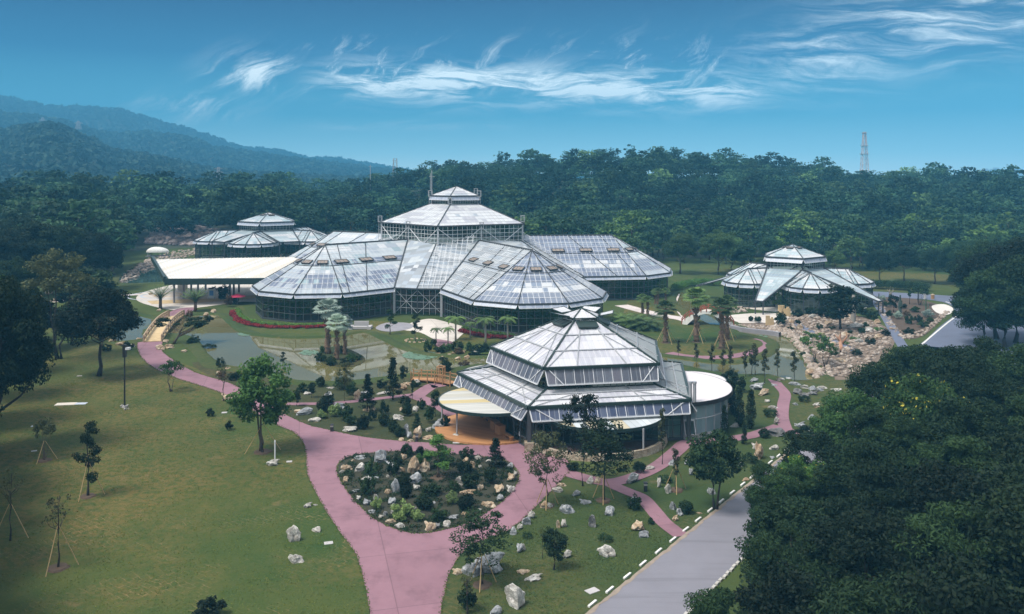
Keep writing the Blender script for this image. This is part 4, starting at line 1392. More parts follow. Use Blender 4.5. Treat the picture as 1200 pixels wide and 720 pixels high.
timber_bench(586, 508, 'crate', 'nearer tall timber box on the terrace beside the benches')
timber_bench(596, 515, 'bench', 'nearer low timber bench at the terrace corner by the doors')

# mulch bed with its stone wall
AW = (9.8, 103.8)
m = MB()
m.prism(disc(AW, 8.4, 0), 0.0, 0.16)
structure(m.build('planting_bed', M['mulch']))
wl = MB()
n = 40
a0, a1 = R(188), R(372)
prof = ((8.5, 0.0), (8.42, 0.75), (8.9, 0.8), (9.0, 0.0))
for i in range(n):
    for (r0, z0), (r1, z1) in zip(prof[:-1], prof[1:]):
        q = []
        for r_0, z_0, ii in ((r0, z0, i), (r0, z0, i + 1), (r1, z1, i + 1), (r1, z1, i)):
            a = a0 + (a1 - a0) * ii / n
            wob = 0.10 * mnoise.noise(Vector((math.cos(a) * 9, math.sin(a) * 9, z_0 * 3)))
            q.append(V3(AW[0] + (r_0 + wob) * math.cos(a), AW[1] + (r_0 + wob) * math.sin(a), z_0 + (wob * 1.2 if z_0 else 0)))
        wl.poly(q)
tag(wl.build('stone_wall', M['stone_wall'], smooth=False), 'low curved rubble stone wall round the sunken mulch bed', 'wall')

# round annex
DC = (19.4, 111.2)
an = thing('annex', 'round glazed annex with a flat white roof beside the pentagonal glasshouse', 'building', (DC[0], DC[1], 0))
g, mm, p = MB(), MB(), MB()
pts = disc((0, 0), 8.4, 0, 36)
wall_run(g, mm, p, pts, 0.5, 4.2, 1.4, 1.9, True, 0.12, bw=0.09)
w_ = g.build('glass_wall', M['glass_blue'], an); mm.build('mullions', M['white_steel'], w_); p.build('wall_posts', M['grey_steel'], w_)
m = MB(); m.prism(disc((0, 0), 8.5, 0), 0, 0.5); m.build('plinth', M['concrete'], an)
m = MB(); m.prism(disc((0, 0), 9.0, 0, 56), 4.15, 4.55); m.build('roof', M['roof_membrane'], an)
m = MB()
pts = disc((0, 0), 9.04, 0, 56)
for i in range(len(pts)):
    a, b = pts[i], pts[(i + 1) % len(pts)]
    m.bar((a[0], a[1], 4.3), (b[0], b[1], 4.3), 0.12, 0.5)
m.build('roof_rim', M['black_metal'], an)
for q in ((809, 471), (814, 471)):
    x, y, _ = G(q[0], q[1], 4.55)
    m = MB(); m.tube([(x - DC[0], y - DC[1], 3.2), (x - DC[0], y - DC[1], 6.9)], 0.2, 10); m.tube([(x - DC[0], y - DC[1], 6.75), (x - DC[0], y - DC[1], 7.0)], 0.26, 10)
    m.build('flue', M['grey_steel'], an)
A = R(262)
m = MB()
dp = V3(math.cos(A), math.sin(A), 0) * 8.62; q_ = V3(-math.sin(A), math.cos(A), 0)
for s in (-.6, .6):
    X = dp + q_ * s
    m.bar((X.x, X.y, 0), (X.x, X.y, 2.6), 0.1, 0.1)
for z in (0.06, 1.1, 2.6):
    X, Y = dp - q_ * .6, dp + q_ * .6
    m.bar((X.x, X.y, z), (Y.x, Y.y, z), 0.1, 0.1)
X, Y = dp - q_ * .6, dp + q_ * .6
m.poly([(X.x, X.y, 0.1), (Y.x, Y.y, 0.1), (Y.x, Y.y, 2.55), (X.x, X.y, 2.55)], 1)
m.build('door', [M['white_steel'], M['flap_pale']], an)
m = MB()
A = R(283)
dp = V3(math.cos(A), math.sin(A), 0) * 8.55; q_ = V3(-math.sin(A), math.cos(A), 0); dn = V3(math.cos(A), math.sin(A), 0)
pp = [dp - q_ * .65 + V3(0, 0, 2.25), dp + q_ * .65 + V3(0, 0, 2.25), dp + q_ * .65 + dn * .5 + V3(0, 0, .7), dp - q_ * .65 + dn * .5 + V3(0, 0, .7)]
for e in range(4):
    m.bar(pp[e], pp[(e + 1) % 4], 0.1, 0.1)
m.poly(pp, 1)
m.build('opened_window', [M['white_steel'], M['glass_clear']], an)
# second low round roof behind the annex
canopy('canopy', 'low white round canopy partly hidden behind the annex roof', (25.2, 119.2), 4.6, 3.4, M['roof_membrane'], [(28.5, 117.5), (27.5, 121.8)])
canopy('canopy', 'off white round canopy peeping out behind the left roof slope', (-1.2, 121.5), 6.2, 3.6, M['canopy_yellow'], [(-5.5, 121.5), (-3.0, 126.0)])
ladder(fh, (U1[2].x * .97, U1[2].y * .97), 0.2, 5.2)

# --- entrance canopy on the plaza
ec = thing('entrance_canopy', 'long pale ribbed entrance canopy with dark green fascia on grey columns', 'canopy', (0, 0, 0))
FLc, FRc = (-83.0, 207.0), (-50.0, 209.0)
BLc, BRc = (-99.0, 236.0), (-60.0, 240.0)
def ecz(x, y):
    return 6.3 + (y - 207) * 0.072
m = MB()
poly = [FLc, FRc, BRc, BLc]
m.prism(poly, lambda x, y: ecz(x, y) - 0.2, ecz)
m.build('roof_sheet', M['seam_roof'], ec)
m = MB()
k = 0
L_ = math.hypot(FRc[0] - FLc[0], FRc[1] - FLc[1])
for k in range(1, 40):
    t = k / 40
    a = (FLc[0] + (FRc[0] - FLc[0]) * t, FLc[1] + (FRc[1] - FLc[1]) * t)
    b_ = (BLc[0] + (BRc[0] - BLc[0]) * t, BLc[1] + (BRc[1] - BLc[1]) * t)
    m.bar((a[0], a[1], ecz(*a) + .04), (b_[0], b_[1], ecz(*b_) + .04), 0.09, 0.12)
m.build('standing_seams', M['cream'], ec)
m = MB()
m.bar((FLc[0] - 1.0, FLc[1] - .6, 5.9), (FRc[0], FRc[1] - .6, 5.9), 0.5, 1.5)
m.bar((FLc[0] - 1.0, FLc[1] - .6, 6.5), (BLc[0] - .5, BLc[1], ecz(*BLc) + .3), 0.6, 1.3)
m.bar((BLc[0], BLc[1], ecz(*BLc) - .3), (BRc[0], BRc[1], ecz(*BRc) - .3), 0.4, 0.7)
m.build('fascia', M['green_steel'], ec)
for q in ((204, 355.5), (215, 350), (224, 346), (232, 343), (241, 340), (269.5, 350), (274, 347), (280, 343)):
    x, y, _ = G(*q)
    m = MB()
    m.tube([(x, y, 0), (x, y, ecz(x, y) - .1)], 0.26, 10)
    m.build('column', M['concrete_grey'], ec)
m = MB()
x, y, _ = G(209, 342)
m.box((x, y + 3, 3.3), (2.6, 1.0, 6.6), R(20))
m.build('pier', M['cream'], ec)
# ------------------------------------------------------------------ plants
def unit(v):
    return v / np.maximum(np.linalg.norm(v, axis=-1, keepdims=True), 1e-6)
def leaf_quads(P, N, size, g, aspect=0.5, jitter=0.8):
    """a small pointed leaf (folded diamond) at every point"""
    n = len(P)
    nn = unit(N + jitter * g.normal(size=(n, 3)))
    t = unit(np.cross(nn, unit(g.normal(size=(n, 3)))))
    b = np.cross(nn, t)
    s = (size * g.uniform(0.65, 1.35, size=n))[:, None]
    v = np.stack([P - t * s, P + b * s * aspect + nn * s * 0.12, P + t * s, P - b * s * aspect + nn * s * 0.12], 1).reshape(-1, 3)
    q = np.arange(n * 4, dtype=np.int32).reshape(-1, 4)
    return v, q
def clump_pts(g, clumps, per, flat=0.7, shell=0.35):
    Ps, Ns = [], []
    for c, r in clumps:
        k = max(4, int(per * g.uniform(0.75, 1.25)))
        d = unit(g.normal(size=(k, 3)))
        rad = r * (shell + (1 - shell) * g.uniform(size=(k, 1)) ** 0.6)
        p = d * rad
        p[:, 2] *= flat
        Ps.append(p + c)
        Ns.append(d * 0.7 + np.array([0, 0, 0.75]))
    return np.concatenate(Ps), np.concatenate(Ns)
def ell_clumps(g, n, c, rad, cr, shell=0.45, under=-0.55):
    out_ = []
    while len(out_) < n:
        d = unit(g.normal(size=3))
        if d[2] < under:
            continue
        r = shell + (1 - shell) * g.uniform() ** 0.5
        out_.append((np.array(c) + d * r * np.array(rad), g.uniform(*cr)))
    return out_

KIND = {
    # h, trunk radius, clump builder, leaves per clump, leaf size, flat, limbs, trunk top fraction
    'broad': dict(h=14, tr=0.30, cl=lambda g: ell_clumps(g, 100, (0, 0, 8.4), (5.2, 5.2, 4.8), (1.0, 1.7)), per=230, ls=0.185, flat=0.62, limbs=14, tt=0.62),
    'grove': dict(h=14, tr=0.32, cl=lambda g: ell_clumps(g, 130, (0, 0, 8.2), (5.8, 5.8, 5.2), (1.0, 1.8), 0.35, -0.8), per=300, ls=0.175, flat=0.62, limbs=14, tt=0.62),
    'feather': dict(h=13, tr=0.22, cl=lambda g: ell_clumps(g, 80, (0, 0, 7.8), (4.6, 4.6, 5.0), (0.8, 1.5), 0.3, -0.9), per=330, ls=0.18, flat=0.45, limbs=16, tt=0.66, asp=0.28),
    'garden': dict(h=8, tr=0.17, cl=lambda g: ell_clumps(g, 62, (0, 0, 5.0), (2.7, 2.7, 2.9), (0.55, 0.95), 0.35, -0.85), per=95, ls=0.17, flat=0.75, limbs=12, tt=0.6, multi=2),
    'tallmulti': dict(h=16, tr=0.22, cl=lambda g: ell_clumps(g, 52, (0, 0, 11.0), (4.2, 4.2, 4.6), (0.8, 1.4), 0.3), per=85, ls=0.22, flat=0.6, limbs=16, tt=0.7, multi=3),
    'airy': dict(h=8, tr=0.085, cl=lambda g: ell_clumps(g, 48, (0, 0, 5.2), (2.3, 2.3, 2.7), (0.35, 0.8), 0.2, -0.9), per=62, ls=0.13, flat=0.7, limbs=18, tt=0.9),
    'dense': dict(h=5, tr=0.09, cl=lambda g: ell_clumps(g, 30, (0, 0, 3.0), (1.15, 1.15, 1.9), (0.35, 0.6), 0.3, -0.9), per=90, ls=0.13, flat=0.8, limbs=6, tt=0.7),
    'conifer': dict(h=5, tr=0.09, cl=lambda g: [(np.array([math.cos(a) * r, math.sin(a) * r, z]), 0.32 + 0.25 * r) for z, r, a in ((z, (1.0 - (z - 0.6) / 4.6) * 1.15 * g.uniform(.5, 1), g.uniform(0, 6.28)) for z in np.repeat(np.linspace(0.8, 4.8, 14), 4))], per=60, ls=0.11, flat=0.45, limbs=5, tt=0.95),
    'column': dict(h=5, tr=0.07, cl=lambda g: [(np.array([math.cos(a) * r, math.sin(a) * r, z]), 0.30) for z, r, a in ((z, 0.36 * math.sin(min(1, (5.0 - z) / 3.2) * 1.57), g.uniform(0, 6.28)) for z in np.repeat(np.linspace(0.35, 4.75, 14), 3))], per=70, ls=0.09, flat=1.3, limbs=2, tt=0.95),
    'pads': dict(h=5, tr=0.13, cl=lambda g: [(np.array([math.cos(a) * r, math.sin(a) * r, z]) + g.normal(size=3) * 0.18, 0.52) for z, r, a in [(z0, r0 * q, a0) for z0, r0, a0 in ((1.7, 1.0, 0.4), (2.3, 1.2, 2.4), (2.7, 0.9, 4.4), (3.3, 0.8, 0.9), (3.8, 0.7, 3.0), (4.3, 0.45, 5.0), (4.75, 0.2, 1.0)) for q in (0.4, 0.75, 1.0, 1.2)]], per=95, ls=0.10, flat=0.45, limbs=9, tt=0.9),
    'sapling': dict(h=6, tr=0.06, cl=lambda g: [(np.array([g.normal() * 0.22, g.normal() * 0.22, z]), 0.30) for z in np.linspace(2.4, 5.8, 14)], per=62, ls=0.13, flat=1.2, limbs=6, tt=0.97),
    'bare': dict(h=6, tr=0.10, cl=lambda g: ell_clumps(g, 16, (0, 0, 4.3), (1.3, 1.3, 1.6), (0.25, 0.45), 0.3), per=14, ls=0.12, flat=0.8, limbs=16, tt=0.9),
    'vase': dict(h=4, tr=0.10, cl=lambda g: ell_clumps(g, 22, (0, 0, 3.0), (1.5, 1.5, 0.9), (0.3, 0.5), 0.4), per=60, ls=0.12, flat=0.7, limbs=12, tt=0.35, multi=4),
    'leaning': dict(h=5, tr=0.2, cl=lambda g: [(np.array([x, y, 4.0 + z]), 0.6) for x, y, z in ((1.2 + g.uniform(-4.2, 4.2), g.uniform(-1.4, 1.4), g.uniform(-.7, .8)) for _ in range(34))], per=90, ls=0.15, flat=0.4, limbs=12, tt=0.7, lean=1.6),
}
def trunk_mesh(sp, clumps, g, name, mat):
    m = MB()
    h, tr = sp['h'], sp['tr']
    top = h * sp['tt']
    lean = sp.get('lean', 0.0)
    multi = sp.get('multi', 1)
    stems = []
    for s in range(multi):
        a = g.uniform(0, 6.28)
        off = np.array([math.cos(a), math.sin(a), 0]) * (tr * 1.4 if multi > 1 else 0)
        sp_ = np.array([math.cos(a), math.sin(a), 0]) * (0.10 * h if multi > 1 else 0.02 * h)
        path = []
        for k in range(7):
            t = k / 6
            p = off + sp_ * t ** 1.3 + np.array([lean * t, 0, top * t]) + np.array([g.normal() * 0.012 * h, g.normal() * 0.012 * h, 0]) * (1 if 0 < k else 0)
            path.append(p)
        r0 = tr * (0.75 if multi > 1 else 1.0)
        m.tube(path, [r0 * (1.35 if k == 0 else 1.0) * (1 - 0.72 * k / 6) for k in range(7)], 8)
        stems.append((path, r0))
    idx = g.permutation(len(clumps))[:sp['limbs']]
    for k, i in enumerate(idx):
        c = clumps[i][0]
        path, r0 = stems[k % len(stems)]
        zt = min(top * 0.98, max(top * 0.35, c[2] - 0.55 * np.hypot(c[0], c[1]) - 0.05 * h))
        j = min(5, int(zt / top * 6)); f = zt / top * 6 - j
        s0 = path[j] * (1 - f) + path[j + 1] * f
        mid = (s0 + c) / 2 + np.array([0, 0, -0.03 * h]) + g.normal(size=3) * 0.015 * h
        rr = r0 * (1 - 0.72 * zt / top) * 0.62
        m.tube([s0, mid, c], [rr, rr * 0.65, rr * 0.22], 5, cap=False)
    me = m.mesh(name, True)
    me.materials.append(mat)
    return me
PROTO = {}
def proto(kind, seed, leaf, bark='bark'):
    key = (kind, seed, leaf, bark)
    if key not in PROTO:
        sp = KIND[kind]
        g = np.random.default_rng(1000 + seed * 17 + len(kind))
        cl = sp['cl'](g)
        P, N = clump_pts(g, cl, sp['per'], sp['flat'])
        v, q = leaf_quads(P, N, sp['ls'], g, sp.get('asp', 0.5))
        cm = np_mesh('crown', v, q)
        cm.materials.append(M[leaf])
        PROTO[key] = (trunk_mesh(sp, cl, g, 'trunk', M[bark]), cm, float(np.max(v[:, 2])))
    return PROTO[key]
prng = random.Random(11)
def put_tree(name, kind, base, h, leaf, label=None, group=None, seed=None, bark='bark', wide=1.0, desc=None, where=None, cat='tree', rz=None):
    seed = prng.randrange(3) if seed is None else seed
    tm, cm, ph = proto(kind, seed, leaf, bark)
    s = h / ph
    r_ = thing(name, None, None, base, prng.uniform(0, 6.28) if rz is None else rz, None, (s * wide, s * wide, s))
    if label:
        tag(r_, label, cat, group)
    else:
        tag_auto(r_, desc, where, cat, group)
    link('trunk', tm, None, r_)
    link('crown', cm, None, r_)
    return r_
def at_px(x, y, top):
    p = G(x, y)
    return p, (y - top) * p[1] / F
def stakes(p, n=3, r=1.4, h=2.3, where='', auto=None):
    for k in range(n):
        a = 2 * PI * k / n + 0.4
        m = MB()
        m.tube([(math.cos(a) * r, math.sin(a) * r, 0), (0.08 * math.cos(a), 0.08 * math.sin(a), h)], [0.042, 0.032], 6)
        o = m.build('support_pole', M['bamboo'])
        o.location = p
        tag(o, 'bamboo pole propping up the ' + where, 'pole', 'bamboo props of the ' + where)
def soil_ring(p, r):
    m = MB()
    n = 14
    pts = [(math.cos(2 * PI * i / n) * r * (1 + .12 * math.sin(i * 2.3)), math.sin(2 * PI * i / n) * r * (1 + .1 * math.cos(i * 1.7))) for i in range(n)]
    for i in range(n):
        a, b = pts[i], pts[(i + 1) % n]
        m.poly([(a[0], a[1], 0.0), (b[0], b[1], 0.0), (b[0] * .8, b[1] * .8, .12), (a[0] * .8, a[1] * .8, .12)])
    m.poly([(x * .8, y * .8, .12) for x, y in pts])
    o = m.build('soil', M['soil'])
    o.location = (p[0], p[1], 0.0)
    structure(o)

# short grass: loose tufts over the near lawns, thicker along the path edges
def tufts(name, poly_px, n, size, leaf, label, seed, avoid=()):
    g = np.random.default_rng(seed)
    poly = [G(*p)[:2] for p in poly_px]
    xs_ = [p[0] for p in poly]; ys_ = [p[1] for p in poly]
    P = []
    while len(P) < n:
        x, y = g.uniform(min(xs_), max(xs_)), g.uniform(min(ys_), max(ys_))
        if mnoise.noise(Vector((x * .25, y * .25, 1))) + g.uniform(-.5, .5) > -.1 and inside((x, y), poly) and not any(inside((x, y), q) for q in avoid):
            P.append((x, y, size * .55))
    P = np.array(P)
    nn = g.normal(size=P.shape); nn[:, 2] = .9
    v, q = leaf_quads(P, nn, size, g, 0.6, 0.2)
    v[:, 2] = np.maximum(v[:, 2], LAYER['lawn2'] + .002)
    stuff(link(name, np_mesh(name, v, q), M[leaf]), label, 'grass')
tufts('grass', [(-60, 790), (430, 790), (428, 700), (392, 625), (352, 555), (345, 515), (250, 465), (160, 425), (60, 415), (-60, 420)], 46000, 0.06, 'grass', 'short grass tufts scattered over the big left lawn', 1)
tufts('grass', [(530, 790), (600, 790), (690, 715), (795, 635), (770, 602), (735, 582), (708, 572), (650, 585), (600, 630), (540, 672)], 18000, 0.06, 'grass_green', 'short grass tufts scattered over the roadside lawn', 2)
g = np.random.default_rng(8)
P = []
for poly in (PINK, BED):
    for i in range(len(poly)):
        a, b = np.array(poly[i][:2]), np.array(poly[(i + 1) % len(poly)][:2])
        for _ in range(max(1, int(np.hypot(*(b - a)) * (16 if poly is PINK else 22)))):
            q = a + (b - a) * g.uniform() + g.normal(size=2) * 0.09
            P.append((q[0], q[1], LAYER['path2'] + .03))
P = np.array(P); nn = g.normal(size=P.shape); nn[:, 2] = .9
v, q = leaf_quads(P, nn, 0.07, g, 0.6, 0.2)
v[:, 2] = np.maximum(v[:, 2], LAYER['path2'] + .002)
stuff(link('grass', np_mesh('grass', v, q), M['grass_green']), 'ragged grass creeping over the edges of the wide pink path', 'grass')
# ---- bushes
def bush_mesh(kind, seed, leaf):
    g = np.random.default_rng(300 + seed)
    if kind == 'ball':
        cl = ell_clumps(g, 26, (0, 0, 0.48), (0.36, 0.36, 0.36), (0.16, 0.24), 0.6, -0.9); per, ls = 70, 0.055
    elif kind == 'loose':
        cl = ell_clumps(g, 24, (0, 0, 0.5), (0.5, 0.5, 0.45), (0.12, 0.24), 0.3, -0.8); per, ls = 46, 0.07
    else:
        cl = ell_clumps(g, 16, (0, 0, 0.34), (0.5, 0.5, 0.3), (0.14, 0.22), 0.5, -0.2); per, ls = 50, 0.06
    P, N = clump_pts(g, cl, per, 0.85)
    P[:, 2] = np.abs(P[:, 2])
    v, q = leaf_quads(P, N, ls, g)
    v[:, 2] = np.maximum(v[:, 2], 0.0)
    me = np_mesh('bush', v, q)
    me.materials.append(M[leaf])
    return me
BUSH = {}
def put_bush(px, py, wpx, hpx, kind, leaf, desc, where, group, name='bush', z=0.0):
    key = (kind, prng.randrange(3), leaf)
    if key not in BUSH:
        BUSH[key] = bush_mesh(*key)
    p = G(px, py, z)
    k = p[1] / F
    o = link(name, BUSH[key])
    o.location = p
    o.rotation_euler = (0, 0, prng.uniform(0, 6.28))
    o.scale = (wpx * k * 0.95, wpx * k * 0.95, hpx * k * 1.0)
    tag_auto(o, desc, where, 'bush', group)
    return o

# ---- rocks
def rock_mesh(seed, mat):
    import bmesh
    bm = bmesh.new()
    bmesh.ops.create_icosphere(bm, subdivisions=3, radius=0.5)
    r_ = random.Random(seed)
    o = Vector((r_.uniform(0, 50), r_.uniform(0, 50), r_.uniform(0, 50)))
    cuts = []
    for _ in range(16):
        d = Vector((r_.gauss(0, 1), r_.gauss(0, 1), r_.gauss(0, 1))).normalized()
        cuts.append((d, r_.uniform(0.20, 0.42)))
    for v in bm.verts:
        p = v.co.copy()
        for d, c in cuts:
            e = p.dot(d) - c
            if e > 0:
                p -= d * e * 0.9
        n = p.normalized() if p.length else p
        k = mnoise.fractal(p * 3.2 + o, 1.0, 2.0, 5) * 0.16 - abs(mnoise.noise(p * 2.6 + o)) * 0.30 + 0.09
        v.co = p + n * k
        v.co.z = v.co.z * 0.95 + 0.32
    me = bpy.data.meshes.new('rock')
    bm.to_mesh(me)
    bm.free()
    me.materials.append(M[mat])
    return me
RCOL = {'w': ('rock_white', 'white weathered rock'), 'g': ('rock_grey', 'blue grey rock'), 't': ('rock_tan', 'tan sandstone rock'), 'd': ('rock_dark', 'dark grey rock')}
ROCK = {}
def put_rock(px, py, wpx, hpx, c, where, group, adj='', label=None, z=0.0, name='rock'):
    key = (prng.randrange(6), c)
    if key not in ROCK:
        ROCK[key] = rock_mesh(key[0] * 7 + 3, RCOL[c][0])
    p = G(px, py, z)
    k = p[1] / F
    o = link(name, ROCK[key])
    wd, h = wpx * k * 1.06, hpx * k * 1.08
    o.location = (p[0], p[1] + wd * 0.25, p[2] - 0.06 - 0.08 * h)
    o.scale = (wd, max(0.6 * wd, min(wd, h) * 0.9), h)
    o.rotation_euler = (prng.uniform(-.08, .08), prng.uniform(-.12, .12), prng.choice([0, PI]) + prng.uniform(-.5, .5))
    if label:
        tag(o, label, 'rock', group)
    else:
        ratio = hpx / wpx
        sh = 'upright ' if ratio > 1.35 else ('flat ' if ratio < 0.5 else '')
        tag_auto(o, (sh + adj + ' ' if adj else sh) + RCOL[c][1], where, 'rock', group)
    return o

# ================================================================== near tree belt beyond the road (right)
k = 0
belt = [  # offset from the road's right edge, depth, height, kind, leaf
    (10.5, 47, 9.0, 'feather', 'leaf_grove'), (15.5, 45, 11, 'grove', 'leaf_dark'), (20.5, 43, 12, 'feather', 'leaf_grove'), (25.5, 41, 13, 'grove', 'leaf_dark'),
    (11.2, 54, 9.5, 'feather', 'leaf_grove'), (16.5, 53, 11, 'grove', 'leaf_dark'), (22, 51, 12.5, 'feather', 'leaf_grove'), (28, 49, 14, 'grove', 'leaf_dark'),
    (8.2, 61, 9.0, 'broad', 'leaf_grove'), (15, 60, 11.5, 'feather', 'leaf_grove'), (21, 58, 12.5, 'grove', 'leaf_dark'), (27.5, 56, 14, 'grove', 'leaf_dark'), (33, 54, 14.5, 'grove', 'leaf_dark'),
    (5.0, 69, 8.5, 'feather', 'leaf_grove'), (12, 68, 11, 'grove', 'leaf_grove'), (18.5, 66, 12, 'feather', 'leaf_grove'), (26, 64, 13.5, 'grove', 'leaf_dark'), (33, 62, 14, 'grove', 'leaf_dark'),
    (4.1, 77, 9.0, 'broad', 'leaf_grove'), (11, 76, 11.5, 'feather', 'leaf_grove'), (18.5, 74, 12.5, 'grove', 'leaf_grove'), (26.5, 72, 13.5, 'feather', 'leaf_grove'), (35, 70, 14, 'grove', 'leaf_dark'),
    (4.6, 86, 10.5, 'grove', 'leaf_green'), (11.5, 85, 12, 'grove', 'leaf_grove'), (20, 83, 13, 'feather', 'leaf_grove'), (28.5, 82, 13.5, 'grove', 'leaf_grove'), (37, 80, 14, 'grove', 'leaf_grove'),
    (5.2, 95, 11.5, 'broad', 'leaf_grove'), (13, 94, 13, 'grove', 'leaf_grove'), (22, 93, 13.5, 'grove', 'leaf_grove'), (31, 92, 13.5, 'feather', 'leaf_grove'), (40, 90, 13.5, 'grove', 'leaf_grove'),
    (6.5, 104, 11.5, 'grove', 'leaf_grove'), (15, 103, 12.5, 'grove', 'leaf_grove'), (25, 102, 12.5, 'grove', 'leaf_grove'), (35, 101, 12.5, 'grove', 'leaf_grove')]
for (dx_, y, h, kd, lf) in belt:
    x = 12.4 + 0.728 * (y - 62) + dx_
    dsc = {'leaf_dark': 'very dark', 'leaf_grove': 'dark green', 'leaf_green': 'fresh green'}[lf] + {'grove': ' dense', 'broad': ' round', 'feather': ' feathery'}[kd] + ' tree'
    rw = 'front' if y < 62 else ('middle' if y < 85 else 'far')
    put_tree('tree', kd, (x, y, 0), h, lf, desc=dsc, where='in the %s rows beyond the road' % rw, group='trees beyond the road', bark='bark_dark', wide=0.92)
    k += 1
# understorey below the belt
g = np.random.default_rng(77)
Ps, Ns = [], []
cl = []
for _ in range(420):
    y = g.uniform(38, 108)
    x = 12.4 + 0.728 * (y - 62) + (2.0 if y > 68 else 2.0 + (68 - y) * 0.35) + g.uniform(0, 1) ** 1.2 * 36
    cl.append((np.array([x, y, g.uniform(0.2, 1.5)]), g.uniform(0.7, 1.5)))
P, N = clump_pts(g, cl, 90, 0.7)
v, q = leaf_quads(P, N, 0.2, g)
v[:, 2] = np.maximum(v[:, 2], 0.02)
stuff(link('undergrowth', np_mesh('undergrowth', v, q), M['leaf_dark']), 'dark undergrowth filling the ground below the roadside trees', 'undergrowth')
# yellow flowering cassia by the road
def blossoms(root, kind, seed, h, leaf_key, n, zmin):
    sp = KIND[kind]
    g = np.random.default_rng(1000 + seed * 17 + len(kind))
    cl = [c for c in sp['cl'](g) if c[0][2] > zmin * sp['h']]
    P, N = clump_pts(g, cl, n, sp['flat'], 0.8)
    P = P[P[:, 2] > zmin * sp['h']]
    v, q = leaf_quads(P, P * 0 + np.array([0, 0, 1.0]), 0.17, g, 0.8)
    me = np_mesh('blossoms', v, q)
    me.materials.append(M[leaf_key])
    link('blossoms', me, None, root)
for (x, y, h) in ((880, 590, 8.0), (1085, 500, 13.5)):
    p = (12.4 + 0.728 * (73 - 62) + 4.2, 73.0, 0) if x == 880 else (12.4 + .728 * (80 - 62) + 13, 80, 0)
    t_ = put_tree('flowering_tree', 'broad', p, h, 'leaf_green', label='tree sprinkled with yellow blossom at the road edge' if x == 880 else 'tall tree with yellow blossom inside the dark belt', group='flowering trees', seed=1, bark='bark_dark', wide=0.8)
    blossoms(t_, 'broad', 1, h, 'petal_yellow', 7, 0.66)

# very large dark tree at the far right
for (x, y, top, lab) in ((1168, 398, 288, 'tall dark tree standing at the bend of the far blue road'), (1215, 404, 272, 'very tall dark tree at the right edge of the view beyond the road bend')):
    p, h = at_px(x, y, top)
    put_tree('tree', 'grove', p, h, 'leaf_dark', lab, seed=1, bark='bark_dark')
for (x, y, top, n_) in ((1130, 347, 300, 1), (1165, 348, 290, 2), (1200, 350, 285, 3), (1240, 360, 290, 4), (1190, 402, 300, 1), (1160, 372, 282, 1), (1190, 372, 276, 2), (1225, 380, 280, 3), (1152, 406, 332, 1), (1178, 410, 306, 2), (1212, 414, 298, 3)):
    p, h = at_px(x, y, top)
    put_tree('tree', 'grove', p, h, 'leaf_grove', desc='dark leafy tree', where='behind the road bend on the right', group='trees behind the road bend', bark='bark_dark')

# ================================================================== left side trees
p, h = at_px(-4, 530, 322)
put_tree('tree', 'grove', p, h, 'leaf_grove', 'big dark leafy tree reaching in at the left edge of the lawn', seed=0, bark='bark_dark', wide=0.62)
p, h = at_px(-28, 470, 300)
put_tree('tree', 'grove', p, h, 'leaf_green', 'fresh green tree behind the big dark one at the left edge', seed=1, wide=0.55)
for (x, y, top, lf, lab, wd_) in ((-40, 500, 330, 'leaf_grove', 'dense dark tree cut by the left edge behind the lawn', .7), (-2, 440, 318, 'leaf_dark', 'very dark tree half hidden behind the big one at the left edge', .6), (20, 378, 300, 'leaf_grove', 'dark leafy tree standing behind the left rock pile', .8)):
    p, h = at_px(x, y, top)
    put_tree('tree', 'grove', p, h, lf, lab, bark='bark_dark', wide=wd_)
for (y, h_, dx_) in ((58, 14, 5.0), (66, 15, 5.2), (74, 15, 5.4), (83, 16, 5.6), (93, 15, 5.0), (51, 13, 5.5)):  # unseen trees, added to shade the lower left corner of the lawn
    put_tree('tree', 'grove', (-0.6 * y - dx_ - 3.2, y, 0), h_, 'leaf_dark', desc='dark leafy tree', where='added out of view left of the lawn for shade', group='unseen shade trees left of the lawn', bark='bark_dark')
p, h = at_px(69, 421, 290)
put_tree('tree', 'tallmulti', p, h, 'leaf_olive', 'tall loose brownish tree with three slender dark stems on the left lawn', seed=0, bark='bark_dark', wide=1.0)
p, h = at_px(116, 441, 334)
put_tree('tree', 'broad', p, h, 'leaf_dark', 'round dark tree with a leaning trunk beside the pink path bridge', seed=2, bark='bark_dark', wide=1.05)
p, h = at_px(84, 404, 355)
put_tree('tree', 'dense', p, h, 'leaf_grove', 'small dark tree between the tall loose tree and the left pond', wide=1.6)
for (x, y, top, wd, lf) in ((8, 352, 268, 1.0, 'leaf_dark'), (38, 346, 258, 1.1, 'leaf_dark'), (74, 343, 262, 1.0, 'leaf_grove'), (104, 341, 270, 1.1, 'leaf_dark'), (126, 338, 278, 0.7, 'leaf_grove'),
                        (-20, 352, 262, 1.1, 'leaf_grove'), (56, 326, 254, 1.1, 'leaf_dark'), (24, 326, 250, 1.1, 'leaf_grove'), (92, 322, 258, 1.1, 'leaf_grove'), (122, 318, 262, 1.0, 'leaf_dark'), (-12, 318, 246, 1.1, 'leaf_dark')):
    p, h = at_px(x, y, top)
    put_tree('tree', 'broad', p, h, lf, desc=('very dark' if lf == 'leaf_dark' else 'dark green') + ' spreading tree', where='in the ' + ('front row' if y > 330 else 'back row') + ' of the left grove', group='trees of the left grove', bark='bark_dark', wide=wd)
